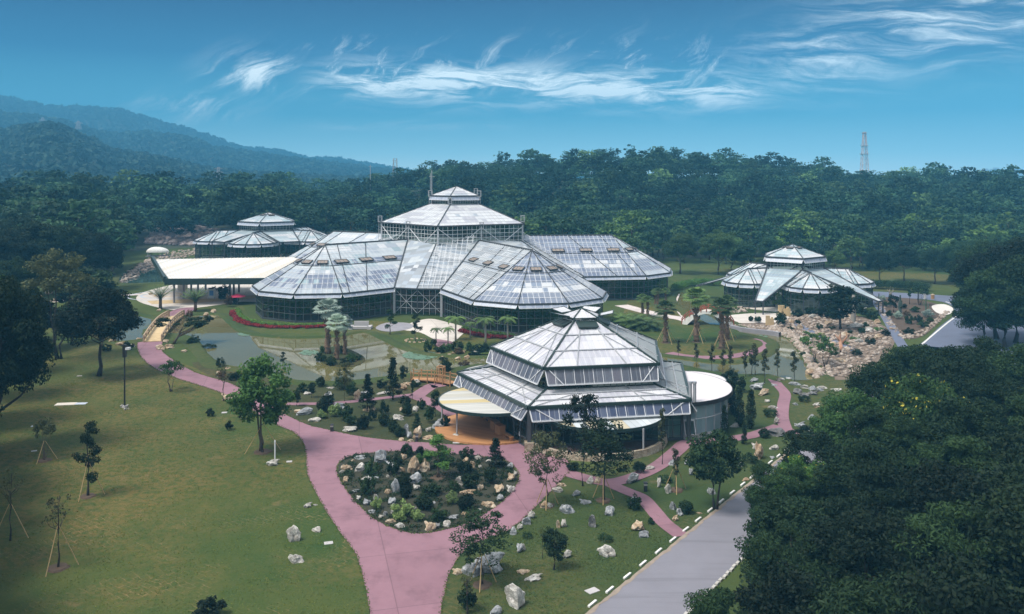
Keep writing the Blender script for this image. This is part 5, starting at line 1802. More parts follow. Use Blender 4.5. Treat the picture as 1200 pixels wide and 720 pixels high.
for (x, y, top, lf, lab) in ((128, 356, 340, 'leaf_dark', 'low dark tree left of the paved plaza'), (18, 400, 352, 'leaf_green', 'leafy green tree under the big tree at the left edge'), (108, 372, 318, 'leaf_grove', 'dark tree beside the far end of the left pond'), (88, 366, 312, 'leaf_dark', 'very dark tree behind the tall loose tree on the left'), (34, 412, 348, 'leaf_dark', 'dark bushy tree at the left between rock pile and lawn')):
    p, h = at_px(x, y, top)
    put_tree('tree', 'dense', p, h, lf, lab, wide=1.8)
# lawn trees with props
p, h = at_px(52, 540, 490); put_tree('tree', 'vase', p, h, 'leaf_olive', 'small thin tree propped by poles on the left lawn', seed=0, wide=0.7); stakes(p, 3, 1.3, 2.2, 'small thin tree on the left lawn'); soil_ring(p, 0.8)
p, h = at_px(103, 582, 494); put_tree('tree', 'pads', p, h, 'leaf_dark', 'crooked dark tree propped by three poles on the lawn', seed=1, bark='bark_dark', wide=0.62); stakes(p, 3, 1.5, 3.4, 'crooked dark tree'); soil_ring(p, 0.8)
p, h = at_px(68, 666, 580); put_tree('tree', 'bare', p, h, 'leaf_olive', 'almost bare tree in the dark lower left corner of the lawn', seed=1, bark='bark_dark', wide=0.7); stakes(p, 3, 1.5, 3.4, 'almost bare tree'); soil_ring(p, 0.9)
p, h = at_px(12, 634, 548); put_tree('tree', 'bare', p, h, 'leaf_olive', 'bare dark sapling at the left edge below the big tree', seed=2, bark='bark_dark', wide=0.7); stakes(p, 2, 1.4, 3.2, 'bare sapling at the edge')
p, h = at_px(308, 530, 416); put_tree('tree', 'garden', p, h, 'leaf_green', 'bright green multi stemmed tree on the lawn beside the pink fork', seed=0, wide=0.92); stakes((p[0], p[1], 0), 2, 2.0, 3.2, 'bright green tree'); soil_ring(p, 1.1)
p, h = at_px(201, 459, 422); put_tree('tree', 'vase', p, h, 'leaf_green', 'small spreading tree beside the pink path on the lawn', seed=2, wide=0.95)
p, h = at_px(262, 470, 424); put_tree('tree', 'bare', p, h, 'leaf_olive', 'thin nearly leafless tree beside a tan boulder and the path', seed=0, wide=1.05)
p, h = at_px(204, 403, 371); put_tree('pine_tree', 'leaning', p, h, 'leaf_dark', 'leaning pine stretching over the pond beside the footbridge', seed=0, rz=0.0, wide=1.25)
for (x, y, wd, hp) in ((247, 488, 9, 10), (268, 504, 10, 10), (284, 492, 9, 10)):
    put_bush(x, y, wd, hp, 'loose', 'leaf_dark', 'small dark shrub', 'near the bright green tree', 'small shrubs on the lawn')
for (x, y, wd, hp, wh) in ((246, 722, 34, 20, 'at the bottom of the lawn'), (547, 716, 22, 30, 'below the big boulder group')):
    put_bush(x, y, wd, hp, 'loose', 'leaf_dark', 'dark spiky shrub', wh, 'dark spiky shrubs')

# ================================================================== gardens
Z3 = lambda x, y: (230 + x / 3.636, 380 + y / 3.636)
Z4 = lambda x, y: (360 + x / 4.0, 480 + y / 4.0)
Z5 = lambda x, y: (500 + x / 3.529, 540 + y / 3.529)
Z6 = lambda x, y: (700 + x / 3.273, 420 + y / 3.273)
def rocks(conv, sc, lst, where, group):
    for r_ in lst:
        x, y, wd, hp, c = r_[:5]
        px, py = conv(x, y)
        put_rock(px, py, wd / sc, hp / sc, c, where if len(r_) < 6 else r_[5], group)
def bushes(conv, sc, lst, where, group):
    for x, y, wd, hp, kd, lf in lst:
        px, py = conv(x, y)
        desc = {'leaf_dark': 'dark', 'leaf_grove': 'deep green', 'leaf_green': 'fresh green', 'leaf_light': 'pale yellow green', 'leaf_rust': 'reddish brown', 'leaf_silver': 'silver'}[lf] + {'ball': ' round bush', 'loose': ' loose shrub', 'low': ' low spreading shrub'}[kd]
        put_bush(px, py, wd / sc, hp / sc, kd, lf, desc, where, group)
BW = 'in the teardrop planting bed'
rocks(Z4, 4, [(180, 290, 60, 50, 't'), (242, 292, 55, 50, 'w'), (245, 238, 60, 25, 'g'), (160, 300, 28, 22, 'w'), (177, 344, 36, 36, 't'), (215, 250, 24, 20, 't'), (225, 392, 36, 30, 'g'), (240, 425, 30, 30, 'w'),
                (270, 338, 62, 30, 'w'), (322, 330, 42, 20, 'g'), (275, 452, 50, 40, 'g'), (300, 492, 40, 26, 'g'), (344, 512, 36, 24, 'w'), (388, 535, 52, 36, 't'), (435, 562, 52, 34, 'w')], 'along the left rim of the teardrop', 'rocks of the teardrop bed')
rocks(Z4, 4, [(340, 255, 85, 72, 'g'), (390, 278, 60, 48, 'g'), (450, 238, 32, 52, 't'), (490, 305, 54, 104, 't'), (545, 295, 60, 92, 't'), (440, 300, 50, 36, 't'), (505, 348, 68, 64, 'g'), (413, 395, 42, 84, 'g'), (378, 398, 38, 42, 't'),
                (325, 445, 26, 66, 'w'), (404, 492, 36, 62, 'w'), (368, 500, 26, 44, 'g'), (395, 445, 52, 40, 'g'), (508, 380, 50, 36, 'w'), (376, 322, 24, 22, 'w')], 'in the left half of the teardrop', 'rocks of the teardrop bed')
rocks(Z4, 4, [(570, 575, 58, 78, 't'), (610, 558, 42, 32, 'd'), (655, 555, 52, 40, 'w'), (682, 518, 62, 34, 'g'), (735, 498, 36, 20, 't'), (800, 484, 40, 22, 'w'), (850, 462, 72, 50, 't'), (905, 432, 36, 42, 'g'), (900, 394, 62, 52, 't'), (952, 392, 42, 62, 'w'),
                (955, 338, 46, 52, 't'), (976, 312, 26, 32, 'w'), (950, 278, 32, 42, 'g')], 'along the right rim of the teardrop', 'rocks of the teardrop bed')
rocks(Z4, 4, [(745, 254, 36, 42, 't'), (775, 284, 32, 54, 't'), (720, 362, 60, 62, 'w'), (808, 382, 36, 54, 't'), (752, 402, 84, 36, 't'), (800, 240, 40, 26, 'w'), (850, 248, 36, 20, 'w'), (510, 468, 22, 22, 'w'), (595, 445, 30, 18, 'g'), (810, 275, 24, 18, 'w')], 'in the right half of the teardrop', 'rocks of the teardrop bed')
bushes(Z4, 4, [(465, 218, 62, 62, 'ball', 'leaf_dark'), (530, 220, 50, 50, 'ball', 'leaf_dark'), (300, 308, 66, 68, 'loose', 'leaf_grove'), (402, 305, 60, 66, 'loose', 'leaf_grove'), (284, 396, 76, 80, 'loose', 'leaf_grove'),
                (450, 372, 80, 84, 'ball', 'leaf_dark'), (462, 415, 66, 62, 'ball', 'leaf_dark'), (740, 302, 84, 66, 'ball', 'leaf_dark'), (766, 370, 88, 74, 'loose', 'leaf_grove'), (860, 348, 70, 80, 'ball', 'leaf_dark'),
                (690, 380, 46, 44, 'loose', 'leaf_grove'), (548, 470, 96, 86, 'ball', 'leaf_dark'), (743, 470, 88, 86, 'ball', 'leaf_dark'), (615, 522, 70, 70, 'loose', 'leaf_grove'), (582, 402, 96, 56, 'loose', 'leaf_grove'),
                (445, 512, 96, 88, 'loose', 'leaf_light'), (515, 520, 66, 44, 'loose', 'leaf_light'), (680, 440, 62, 56, 'loose', 'leaf_light'), (325, 465, 46, 56, 'loose', 'leaf_light'), (748, 232, 74, 50, 'loose', 'leaf_grove'), (640, 262, 90, 60, 'loose', 'leaf_grove'), (420, 260, 50, 40, 'loose', 'leaf_dark')], BW, 'bushes of the teardrop bed')
x, y = Z4(612, 322); p, h = at_px(x, y, 509); put_tree('pine_tree', 'pads', p, h, 'leaf_green', 'cloud pruned pine in the middle of the teardrop bed', seed=0, wide=1.25); soil_ring(p, 1.0)
x, y = Z4(548, 285); p, h = at_px(x, y, 527); put_tree('tree', 'dense', p, h, 'leaf_green', 'small fresh green tree left of the cloud pruned pine', wide=1.5)
x, y = Z4(884, 272); p, h = at_px(x, y, 513); put_tree('tree', 'conifer', p, h, 'leaf_dark', 'dark bushy conifer at the right top of the teardrop bed', wide=1.35)

g = np.random.default_rng(55)
cl = []
while len(cl) < 520:
    x, y = g.uniform(-24, 2), g.uniform(72, 100)
    if inside((x, y), BED):
        cl.append((np.array([x, y, 0.16]), g.uniform(.25, .6)))
P, N = clump_pts(g, cl, 34, .45)
P[:, 2] = np.abs(P[:, 2] - .08) + .08
v, q = leaf_quads(P, N, .09, g)
stuff(link('ground_cover', np_mesh('ground_cover', v, q), M['leaf_grove']), 'low dark ground cover between the bushes of the teardrop bed', 'ground cover')

MW = 'in the mid garden beside the pond'
rocks(Z3, 3.636, [(470, 302, 46, 16, 'w'), (455, 388, 82, 36, 'g'), (432, 380, 40, 22, 't'), (502, 416, 62, 22, 'w'), (652, 460, 84, 28, 'w'), (560, 306, 34, 26, 'g'), (610, 360, 54, 42, 'g'), (686, 322, 34, 54, 't'), (735, 374, 62, 32, 't'), (720, 300, 60, 18, 'g'), (790, 302, 70, 14, 'w'), (572, 276, 36, 14, 'w')],
      'in the mid garden by the pond', 'rocks of the mid garden')
rocks(Z3, 3.636, [(856, 412, 54, 32, 'w'), (892, 474, 32, 64, 'g'), (908, 486, 28, 40, 'g'), (872, 502, 32, 22, 't'), (940, 492, 42, 72, 't'), (986, 494, 54, 28, 't'), (914, 506, 32, 18, 't'), (932, 374, 34, 30, 'w'), (1034, 446, 58, 56, 'g'), (1106, 484, 46, 22, 'w'), (990, 458, 28, 34, 'w'), (872, 284, 56, 36, 't'), (932, 258, 44, 30, 'w'), (900, 262, 40, 26, 't'), (875, 372, 24, 22, 't')],
      'in the mid garden by the terrace', 'rocks of the mid garden')
rocks(Z3, 3.636, [(130, 330, 66, 52, 't'), (95, 214, 28, 20, 't'), (130, 196, 30, 18, 't'), (104, 226, 36, 18, 'w')], 'beside the pink path at the left pond shore', 'rocks at the left pond shore')
bushes(Z3, 3.636, [(530, 266, 46, 46, 'ball', 'leaf_dark'), (450, 288, 50, 38, 'loose', 'leaf_grove'), (540, 376, 66, 60, 'ball', 'leaf_dark'), (560, 340, 56, 50, 'loose', 'leaf_dark'), (535, 400, 46, 36, 'loose', 'leaf_light'), (590, 392, 56, 50, 'loose', 'leaf_light'),
                (636, 408, 66, 70, 'loose', 'leaf_grove'), (658, 430, 46, 46, 'loose', 'leaf_grove'), (710, 446, 64, 66, 'ball', 'leaf_dark'), (800, 384, 42, 60, 'loose', 'leaf_grove'), (800, 434, 58, 58, 'ball', 'leaf_dark'), (840, 460, 60, 60, 'ball', 'leaf_dark'), (866, 478, 56, 42, 'ball', 'leaf_dark'),
                (896, 390, 56, 62, 'ball', 'leaf_dark'), (890, 348, 46, 42, 'loose', 'leaf_grove'), (994, 420, 46, 70, 'loose', 'leaf_grove'), (750, 412, 36, 56, 'loose', 'leaf_grove'), (960, 362, 36, 46, 'loose', 'leaf_grove'), (660, 300, 60, 50, 'loose', 'leaf_grove'), (180, 236, 50, 40, 'ball', 'leaf_dark'), (150, 240, 40, 36, 'ball', 'leaf_dark'), (108, 234, 44, 36, 'loose', 'leaf_rust'), (102, 186, 36, 42, 'loose', 'leaf_dark'),
                (1060, 440, 46, 50, 'loose', 'leaf_grove'), (1060, 210, 46, 56, 'loose', 'leaf_grove'), (935, 268, 40, 30, 'loose', 'leaf_grove'), (620, 275, 70, 50, 'loose', 'leaf_grove'), (790, 272, 40, 40, 'loose', 'leaf_dark')], MW, 'bushes of the mid garden')
for zx, zy, top, kd, lf, lab, wd in ((838, 322, 418, 'conifer', 'leaf_dark', 'tall dark conifer by the pond nearest the timber footbridge', 0.85), (884, 256, 428, 'dense', 'leaf_dark', 'shorter dark conifer behind the tall one by the footbridge', 0.9), (730, 372, 438, 'conifer', 'leaf_dark', 'dark conifer in the middle of the mid garden', 0.95),
                        (632, 330, 424, 'airy', 'leaf_olive', 'loose grey green tree on the pond shore in the mid garden', 0.75), (492, 314, 448, 'dense', 'leaf_grove', 'small dense tree behind the bright green tree', 1.1), (428, 350, 457, 'dense', 'leaf_dark', 'small dark tree at the left end of the mid garden', 0.9),
                        (940, 455, 484, 'conifer', 'leaf_grove', 'small spreading pine near the bollard lamp and rocks', 1.3), (1020, 395, 456, 'dense', 'leaf_grove', 'slim dark tree beside the path near the terrace', 0.6), (370, 178, 412, 'pads', 'leaf_dark', 'little dark pine standing in front of the pond reflections', 0.85), (921, 322, 444, 'sapling', 'leaf_grove', 'slim young tree by the footbridge rocks', 0.8)):
    x, y = Z3(zx, zy)
    p, h = at_px(x, y, top)
    put_tree('conifer' if kd == 'conifer' else 'tree', kd, p, h, lf, lab, bark='bark_dark', wide=wd)

FW = 'on the roadside lawn'
rocks(Z5, 3.529, [(580, 218, 62, 58, 'g'), (616, 148, 42, 32, 'g'), (655, 183, 52, 32, 'g'), (686, 278, 44, 68, 'd'), (756, 230, 54, 48, 'g'), (545, 280, 24, 46, 't'), (570, 276, 30, 46, 'w'), (750, 405, 80, 58, 'w'), (580, 404, 46, 42, 'w'), (562, 330, 20, 20, 'g'), (381, 380, 34, 50, 'g'), (402, 372, 20, 36, 'w'), (860, 188, 54, 50, 'g'), (880, 292, 64, 52, 't'), (902, 322, 64, 32, 'g'), (678, 96, 30, 46, 'w'), (708, 96, 30, 40, 't')],
      'on the lawn left of the road', 'rocks on the roadside lawn')
rocks(Z5, 3.529, [(442, 498, 84, 30, 'w'), (398, 472, 62, 24, 't'), (285, 640, 62, 44, 'g'), (126, 474, 52, 40, 't')], 'near the big pale boulder at the bottom', 'rocks near the big boulder')
rocks(Z5, 3.529, [(410, 268, 54, 44, 'g'), (360, 308, 30, 50, 'g'), (432, 240, 34, 40, 'w'), (486, 196, 36, 36, 't'), (508, 196, 26, 40, 'w'), (540, 132, 56, 28, 'w'), (558, 108, 40, 26, 't'), (385, 285, 30, 30, 'w')], 'edging the right side of the pink path', 'rocks edging the pink path')
rocks(Z5, 3.529, [(960, 112, 20, 58, 'w'), (1000, 138, 32, 50, 'w'), (1020, 203, 28, 58, 'g'), (1030, 248, 32, 34, 't'), (1050, 228, 32, 40, 'g'), (920, 42, 52, 24, 'w'), (1130, 222, 26, 16, 't'), (1095, 60, 24, 40, 'g'), (1120, 25, 24, 40, 'g'), (1015, 20, 30, 34, 'g'), (1080, 18, 26, 34, 'g')], 'beside the narrow pink branch path', 'rocks beside the branch path')
for zx, zy, wd, hp, c, lab in ((368, 612, 104, 120, 'w', 'largest pale boulder on the lawn at the bottom by the road'), (186, 478, 96, 84, 'g', 'big blue grey rock under the airy tree by the path'), (268, 462, 124, 130, 'g', 'largest dark pitted rock stack under the airy tree'), (850, 95, 74, 50, 'g', 'big blue grey boulder beside the branching pink path'), (365, 585, 60, 70, 't', 'tan rock leaning on the largest pale boulder')):
    x, y = Z5(zx, zy)
    put_rock(x, y, wd / 3.529, hp / 3.529, c, None, 'large boulders', label=lab)
bushes(Z5, 3.529, [(860, 200, 60, 62, 'loose', 'leaf_grove'), (1072, 218, 66, 60, 'ball', 'leaf_grove'), (880, 50, 60, 50, 'ball', 'leaf_dark'), (605, 40, 60, 36, 'ball', 'leaf_dark'), (928, 262, 30, 26, 'loose', 'leaf_grove'), (740, 330, 60, 36, 'low', 'leaf_grove'), (415, 320, 40, 36, 'low', 'leaf_grove'), (985, 90, 60, 40, 'low', 'leaf_grove')], FW, 'bushes on the roadside lawn')
for x, y, top, kd, lf, lab, wd, st in ((641, 593, 505, 'airy', 'leaf_olive', 'airy thin leaved tree between the bed and the glasshouse', 0.95, 1), (565, 686, 598, 'airy', 'leaf_grove', 'airy tree with a leaning prop above the dark rock stack', 1.3, 1), (649, 668, 620, 'dense', 'leaf_dark', 'small dense dark tree in the middle of the roadside lawn', 1.1, 0),
                        (683, 570, 460, 'airy', 'leaf_dark', 'tallest thin tree in front of the round pale canopy', 0.8, 0), (707, 587, 488, 'airy', 'leaf_dark', 'broad thin tree in front of the mulch bed wall', 1.3, 1), (636, 655, 615, 'bare', 'leaf_olive', 'bare sapling left of the small dense tree', 0.6, 0),
                        (548, 722, 672, 'bare', 'leaf_olive', 'bare shrubby sapling left of the big boulder', 1.0, 0), (792, 575, 524, 'sapling', 'leaf_olive', 'thin brown sapling beside the standing rocks', 1.0, 1), (776, 545, 478, 'sapling', 'leaf_olive', 'thin sapling at the right end of the mulch bed wall', 0.8, 0), (772, 512, 476, 'vase', 'leaf_green', 'small yellow green tree under the edge of the round canopy', 0.6, 0),
                        (838, 598, 503, 'garden', 'leaf_grove', 'leafy tree overhanging the roadside lawn near the annex', 1.0, 0), (902, 628, 545, 'feather', 'leaf_grove', 'small feathery tree leaning over the road from its right edge', 1.0, 0), (822, 560, 520, 'dense', 'leaf_grove', 'low leafy tree beside the roadside lawn rocks', 1.4, 0)):
    p, h = at_px(x, y, top)
    put_tree('tree', kd, p, h, lf, lab, bark='bark_dark', wide=wd)
    if st:
        stakes(p, 3, 1.2, 2.6, lab.split(' in front')[0].split(' between')[0].split(' with')[0].split(' beside')[0]); soil_ring(p, 0.8)

AW_ = 'on the lawn right of the annex'
rocks(Z6, 3.273, [(620, 388, 44, 84, 't'), (608, 350, 30, 40, 'w'), (680, 352, 44, 24, 'w'), (555, 418, 28, 22, 'w'), (572, 472, 34, 18, 't'), (672, 386, 26, 14, 'g'), (438, 522, 34, 42, 'g'), (432, 290, 72, 56, 't'), (455, 280, 40, 30, 'w'), (530, 266, 36, 24, 'w'), (545, 395, 20, 18, 'w'), (525, 165, 36, 26, 'g'), (515, 190, 30, 24, 't')], 'between the annex and the road', 'rocks right of the annex')
rocks(Z6, 3.273, [(620, 122, 56, 44, 'g'), (640, 144, 64, 30, 't'), (676, 195, 40, 22, 'w'), (688, 252, 26, 34, 'w'), (690, 302, 78, 42, 'd'), (655, 170, 30, 16, 'w'), (680, 108, 26, 16, 'g')], 'left of the path beyond the annex', 'rocks beyond the annex')
rocks(Z6, 3.273, [(770, 140, 46, 28, 'd'), (800, 148, 46, 26, 'd'), (832, 142, 44, 28, 'd'), (860, 128, 30, 16, 'g'), (842, 182, 40, 16, 'w'), (845, 192, 34, 12, 't'), (785, 264, 46, 28, 'g'), (824, 238, 34, 28, 'g'), (920, 128, 46, 18, 'w'), (936, 192, 36, 14, 't'), (762, 182, 22, 14, 'g'), (768, 262, 26, 20, 'g')], 'right of the path beyond the annex', 'rocks beyond the annex')
bushes(Z6, 3.273, [(790, 165, 50, 30, 'low', 'leaf_dark'), (660, 222, 60, 40, 'low', 'leaf_grove'), (640, 305, 46, 40, 'ball', 'leaf_dark'), (745, 308, 46, 36, 'ball', 'leaf_dark'), (580, 400, 60, 50, 'low', 'leaf_grove'), (620, 408, 40, 20, 'low', 'leaf_grove'), (800, 300, 70, 40, 'loose', 'leaf_dark'), (540, 130, 60, 60, 'loose', 'leaf_grove'), (510, 100, 60, 60, 'loose', 'leaf_grove')], AW_, 'bushes right of the annex')
for x, y, top, lab in ((880, 503, 456, 'tallest narrow cypress on the lawn right of the annex'), (866, 500, 452, 'slim cypress behind the tallest one right of the annex'), (849, 510, 474, 'short cypress against the annex glass wall'), (872, 521, 494, 'smallest cypress in front of the tallest one'), (858, 486, 446, 'loose dark cypress close behind the annex rim')):
    p, h = at_px(x, y, top)
    put_tree('cypress', 'column', p, h, 'leaf_dark', lab, 'cypresses by the annex', bark='bark_dark', wide=1.15)
for x, y, top in ((816, 430, 402), (834, 436, 402), (847, 440, 408), (856, 438, 404), (873, 443, 410), (881, 441, 402), (885, 442, 406), (896, 449, 408), (911, 443, 408), (931, 449, 410), (795, 420, 398)):
    p, h = at_px(x, y, top)
    put_tree('sapling', 'sapling', p, h, 'leaf_olive', desc='slim upright young tree', where='in the row behind the annex', group='row of slim young trees', bark='bark_dark', wide=1.15, cat='tree')
for i, (x, y, wd, hp, c) in enumerate(((800, 440, 20, 9, 'd'), (838, 446, 18, 8, 'g'), (862, 447, 14, 7, 'd'), (884, 448, 14, 6, 'g'), (916, 448, 14, 6, 'w'), (932, 452, 14, 7, 'g'), (944, 456, 14, 6, 'w'), (954, 458, 14, 6, 'g'), (964, 456, 12, 6, 'w'), (850, 444, 10, 8, 'd'), (925, 446, 10, 5, 'g'))):
    put_rock(x, y, wd, hp, c, 'on the near shore of the right pond', 'rocks on the near pond shore')

# ---- palms
def palm_meshes(kind, seed):
    g = np.random.default_rng(700 + seed)
    tr = MB(); V_, Q_ = [], []
    def strip(path, wds, side):
        b = sum(len(x) for x in V_)
        vv = []
        for p, w_ in zip(path, wds):
            vv += [p - side * w_, p + side * w_]
        V_.append(np.array(vv))
        for k in range(len(path) - 1):
            Q_.append((b + 2 * k, b + 2 * k + 1, b + 2 * k + 3, b + 2 * k + 2))
    Z = np.array([0, 0, 1.0])
    if kind in ('fan', 'silver', 'date'):
        H = 6.0
        r0 = 0.36
        path = [(0.05 * math.sin(k), 0.05 * math.cos(k * 1.3), H * k / 12) for k in range(13)]
        tr.tube(path, [r0 * (1.0 - 0.25 * k / 12 + 0.06 * (k % 2)) * (1.15 if k > 9 else 1) for k in range(13)], 9)
        for k in range(46):     # old leaf bases
            a, z = g.uniform(0, 6.28), g.uniform(0.5, H)
            d = np.array([math.cos(a), math.sin(a), 0])
            p0 = d * r0 * 0.95 + Z * z
            tr.bar(tuple(p0), tuple(p0 + d * 0.16 + Z * 0.28), 0.10, 0.05)
        n = 36
        for k in range(n):
            a = k * 2.39996
            el = 1.45 - 1.9 * (k / n) + g.normal() * 0.12
            d = np.array([math.cos(a) * math.cos(el), math.sin(a) * math.cos(el), math.sin(el)])
            s = unit(np.cross(d, Z)[None])[0]
            up = np.cross(s, d)
            c0 = Z * H
            L = 0.95 * g.uniform(.85, 1.1)
            hub = c0 + d * L - Z * 0.1 * L
            strip([c0, hub], [0.035, 0.025], s)
            m = 11
            for j in range(m):
                f = (j / (m - 1) - 0.5) * 2.5
                dd = d * math.cos(f) + s * math.sin(f)
                bl = 0.95 * (1 - 0.12 * abs(f))
                e1 = hub + dd * bl * 0.6 + up * 0.02
                e2 = hub + dd * bl - Z * 0.30 * bl
                sd_ = unit(np.cross(dd, up)[None])[0]
                strip([hub, e1, e2], [0.02, 0.085, 0.008], sd_)
        return tr, V_, Q_, H + 1.6
    H = {'royal': 4.6, 'feather': 0.5, 'vase': 1.6}[kind]
    if kind == 'royal':
        tr.tube([(0, 0, 0), (0.02, 0, 1.5), (0, .03, 3.4), (0, 0, 3.5), (0, 0, 4.6)], [0.20, 0.16, 0.15, 0.13, 0.09], 9)
    elif kind == 'vase':
        tr.tube([(0, 0, 0), (0, 0, H)], [0.28, 0.24], 9)
    else:
        tr.tube([(0, 0, 0), (0, 0, H)], [0.24, 0.2], 9)
    n = {'royal': 14, 'feather': 26, 'vase': 22}[kind]
    L0 = {'royal': 2.2, 'feather': 2.6, 'vase': 3.0}[kind]
    for k in range(n):
        a = k * 2.39996 + g.normal() * 0.1
        el = {'royal': 0.95 - 0.9 * k / n, 'feather': 1.3 - 1.0 * k / n, 'vase': 1.45 - 0.7 * k / n}[kind]
        droop = {'royal': 1.7, 'feather': 1.3, 'vase': 0.55}[kind]
        L = L0 * g.uniform(.85, 1.1)
        h_ = np.array([math.cos(a), math.sin(a), 0])
        s = np.array([-math.sin(a), math.cos(a), 0])
        pth = [Z * H]
        m = 9
        e = el
        for j in range(m):
            e -= droop / m
            pth.append(pth[-1] + (h_ * math.cos(e) + Z * math.sin(e)) * L / m)
        strip(pth, [0.04 * (1 - j / (m + 1)) + 0.008 for j in range(m + 1)], s)
        for j in range(1, m + 1):
            d = unit((pth[j] - pth[j - 1])[None])[0]
            for q in (0.25, 0.75):
                b0 = pth[j - 1] * (1 - q) + pth[j] * q
                ll = 0.62 * math.sin(PI * (0.12 + 0.86 * (j - 1 + q) / m)) * L / 2.3
                for sg in (-1, 1):
                    dr = unit((s * sg + d * 0.55 - Z * 0.28)[None])[0]
                    strip([b0, b0 + dr * ll * 0.6, b0 + dr * ll - Z * 0.12], [0.03, 0.05, 0.006], unit(np.cross(dr, Z)[None])[0])
    return tr, V_, Q_, H + {'royal': 1.2, 'feather': 1.9, 'vase': 2.6}[kind]
PALM = {}
def put_palm(kind, x, y, top, leaf, label, group, bark='bark_palm', wide=1.0, desc=None, where=None):
    key = (kind, prng.randrange(2), leaf, bark)
    if key not in PALM:
        tr, V_, Q_, H = palm_meshes(kind, key[1])
        a = tr.mesh('trunk', True); a.materials.append(M[bark])
        b = np_mesh('fronds', np.concatenate(V_), np.array(Q_)); b.materials.append(M[leaf])
        PALM[key] = (a, b, H)
    a, b, H = PALM[key]
    p, h = at_px(x, y, top)
    s = h / H
    r_ = thing('palm_tree', None, None, p, prng.uniform(0, 6.28), None, (s * wide, s * wide, s))
    if label:
        tag(r_, label, 'palm tree', group)
    else:
        tag_auto(r_, desc, where, 'palm tree', group)
    link('trunk', a, None, r_)
    link('fronds', b, None, r_)
    return p
for x, y, top, wd, lab in ((780, 402, 351, 1.25, 'fan palm at the left of the round island lawn'), (816, 401, 335, 1.15, 'tallest fan palm on the round island lawn'), (846, 409, 348, 1.2, 'fan palm nearest the curved pink path on the island'), (852, 398, 345, 1.2, 'fan palm just behind the one nearest the curved path')):
    p = put_palm('fan', x, y, top, 'leaf_palm', lab, 'fan palms of the island lawn', wide=wd)
    stakes(p, 4, 2.2, 3.4, lab.split(' of the')[0].split(' on the')[0]); soil_ring(p, 0.9)
for x, y, top in ((753, 371, 344), (759, 373, 346), (771, 361, 337), (780, 357, 337), (768, 357, 338)):
    put_palm('fan', x, y, top, 'leaf_palm', None, 'small fan palms by the wing', wide=1.4, desc='small fan palm', where='on the lawn beside the right wing wall')
for x, y, top, lab, wd in ((384, 415, 348, 'tallest silver leaved palm on the pond islet', 1.15), (395, 422, 367, 'middle silver leaved palm on the pond islet', 1.15), (404, 416, 368, 'right silver leaved palm on the pond islet', 1.0)):
    put_palm('silver', x, y, top, 'leaf_silver', lab, 'silver palms of the islet', wide=wd)
for x, y, top, lab in ((569, 405, 366, 'tall royal palm in front of the red flower bed'), (595, 400, 366, 'royal palm close to the front right wing wall'), (534, 399, 366, 'royal palm at the right side of the pale forecourt'), (525, 404, 380, 'short royal palm in the middle of the forecourt edge'), (511, 403, 381, 'short royal palm at the left of the forecourt edge'), (551, 396, 374, 'slim royal palm at the end of the flower bed')):
    put_palm('royal', x, y, top, 'leaf_palm', lab, 'royal palms of the forecourt', 'bark_grey', wide=1.15)
put_palm('vase', 188, 362, 333, 'leaf_palm', 'upright feather palm left of the path at the plaza', 'feather palms of the plaza')
put_palm('vase', 229, 365, 336, 'leaf_palm', 'upright feather palm in front of the entrance canopy', 'feather palms of the plaza')
for x, y, top in ((738, 382, 362), (748, 384, 362), (758, 386, 364), (730, 378, 362)):
    put_palm('feather', x, y, top, 'leaf_palm', None, 'low palms behind the glasshouse', desc='low spreading feather palm', where='behind the nearest glasshouse roof', wide=1.1)
for x, y, top, lab in ((955, 427, 390, 'left larger clump of dark stemmed round topped trees on the pale rocks'), (967, 430, 399, 'right smaller clump of dark stemmed round topped trees on the pale rocks')):
    p, h = at_px(x, y, top)
    put_tree('tree', 'vase', p, h, 'leaf_green', lab, bark='bark_dark', wide=1.05)
for x, y, top, lab, wd in ((457, 392, 362, 'dark layered tree on the small lawn by the weir', 0.9), (487, 400, 367, 'two tiered green tree ringed by orange stones', 0.8)):
    p, h = at_px(x, y, top)
    put_tree('tree', 'pads', p, h, 'leaf_grove', lab, bark='bark_grey', wide=wd)
ringc = G(487, 400)
for k in range(12):
    a = 2 * PI * k / 12
    px = 600 + F * (ringc[0] + 1.9 * math.cos(a)) / (ringc[1] + 1.9 * math.sin(a))
    py = HZ + F * CAM_H / (ringc[1] + 1.9 * math.sin(a))
    put_rock(px, py, 4.2, 2.8, 't', 'ringing the two tiered tree', 'stones ringing the tree', label='orange brown stone in the ring round the two tiered tree')
# forecourt planting
bushes(lambda x, y: (440 + x / 7.2, 360 + y / 7.2), 7.2, [(440, 385, 70, 110, 'loose', 'leaf_grove'), (490, 330, 60, 60, 'loose', 'leaf_grove'), (540, 385, 90, 70, 'loose', 'leaf_grove'), (600, 370, 90, 60, 'loose', 'leaf_green'), (690, 380, 110, 90, 'loose', 'leaf_grove'), (700, 398, 70, 60, 'loose', 'leaf_rust'), (800, 365, 90, 70, 'loose', 'leaf_grove'), (880, 380, 90, 70, 'loose', 'leaf_grove'), (930, 375, 80, 70, 'loose', 'leaf_grove'), (830, 410, 90, 50, 'loose', 'leaf_dark'), (750, 500, 90, 50, 'loose', 'leaf_rust'), (600, 540, 90, 90, 'loose', 'leaf_grove'), (570, 450, 80, 40, 'low', 'leaf_grove')], 'in the border below the forecourt', 'shrubs below the forecourt')
rocks(lambda x, y: (440 + x / 7.2, 360 + y / 7.2), 7.2, [(525, 405, 50, 34, 't'), (620, 412, 40, 26, 't'), (700, 445, 62, 36, 't'), (775, 440, 56, 46, 't'), (655, 395, 36, 30, 't'), (740, 390, 50, 44, 't'), (565, 425, 30, 20, 't'), (845, 395, 60, 40, 'w')], 'in the border below the forecourt', 'rocks below the forecourt')
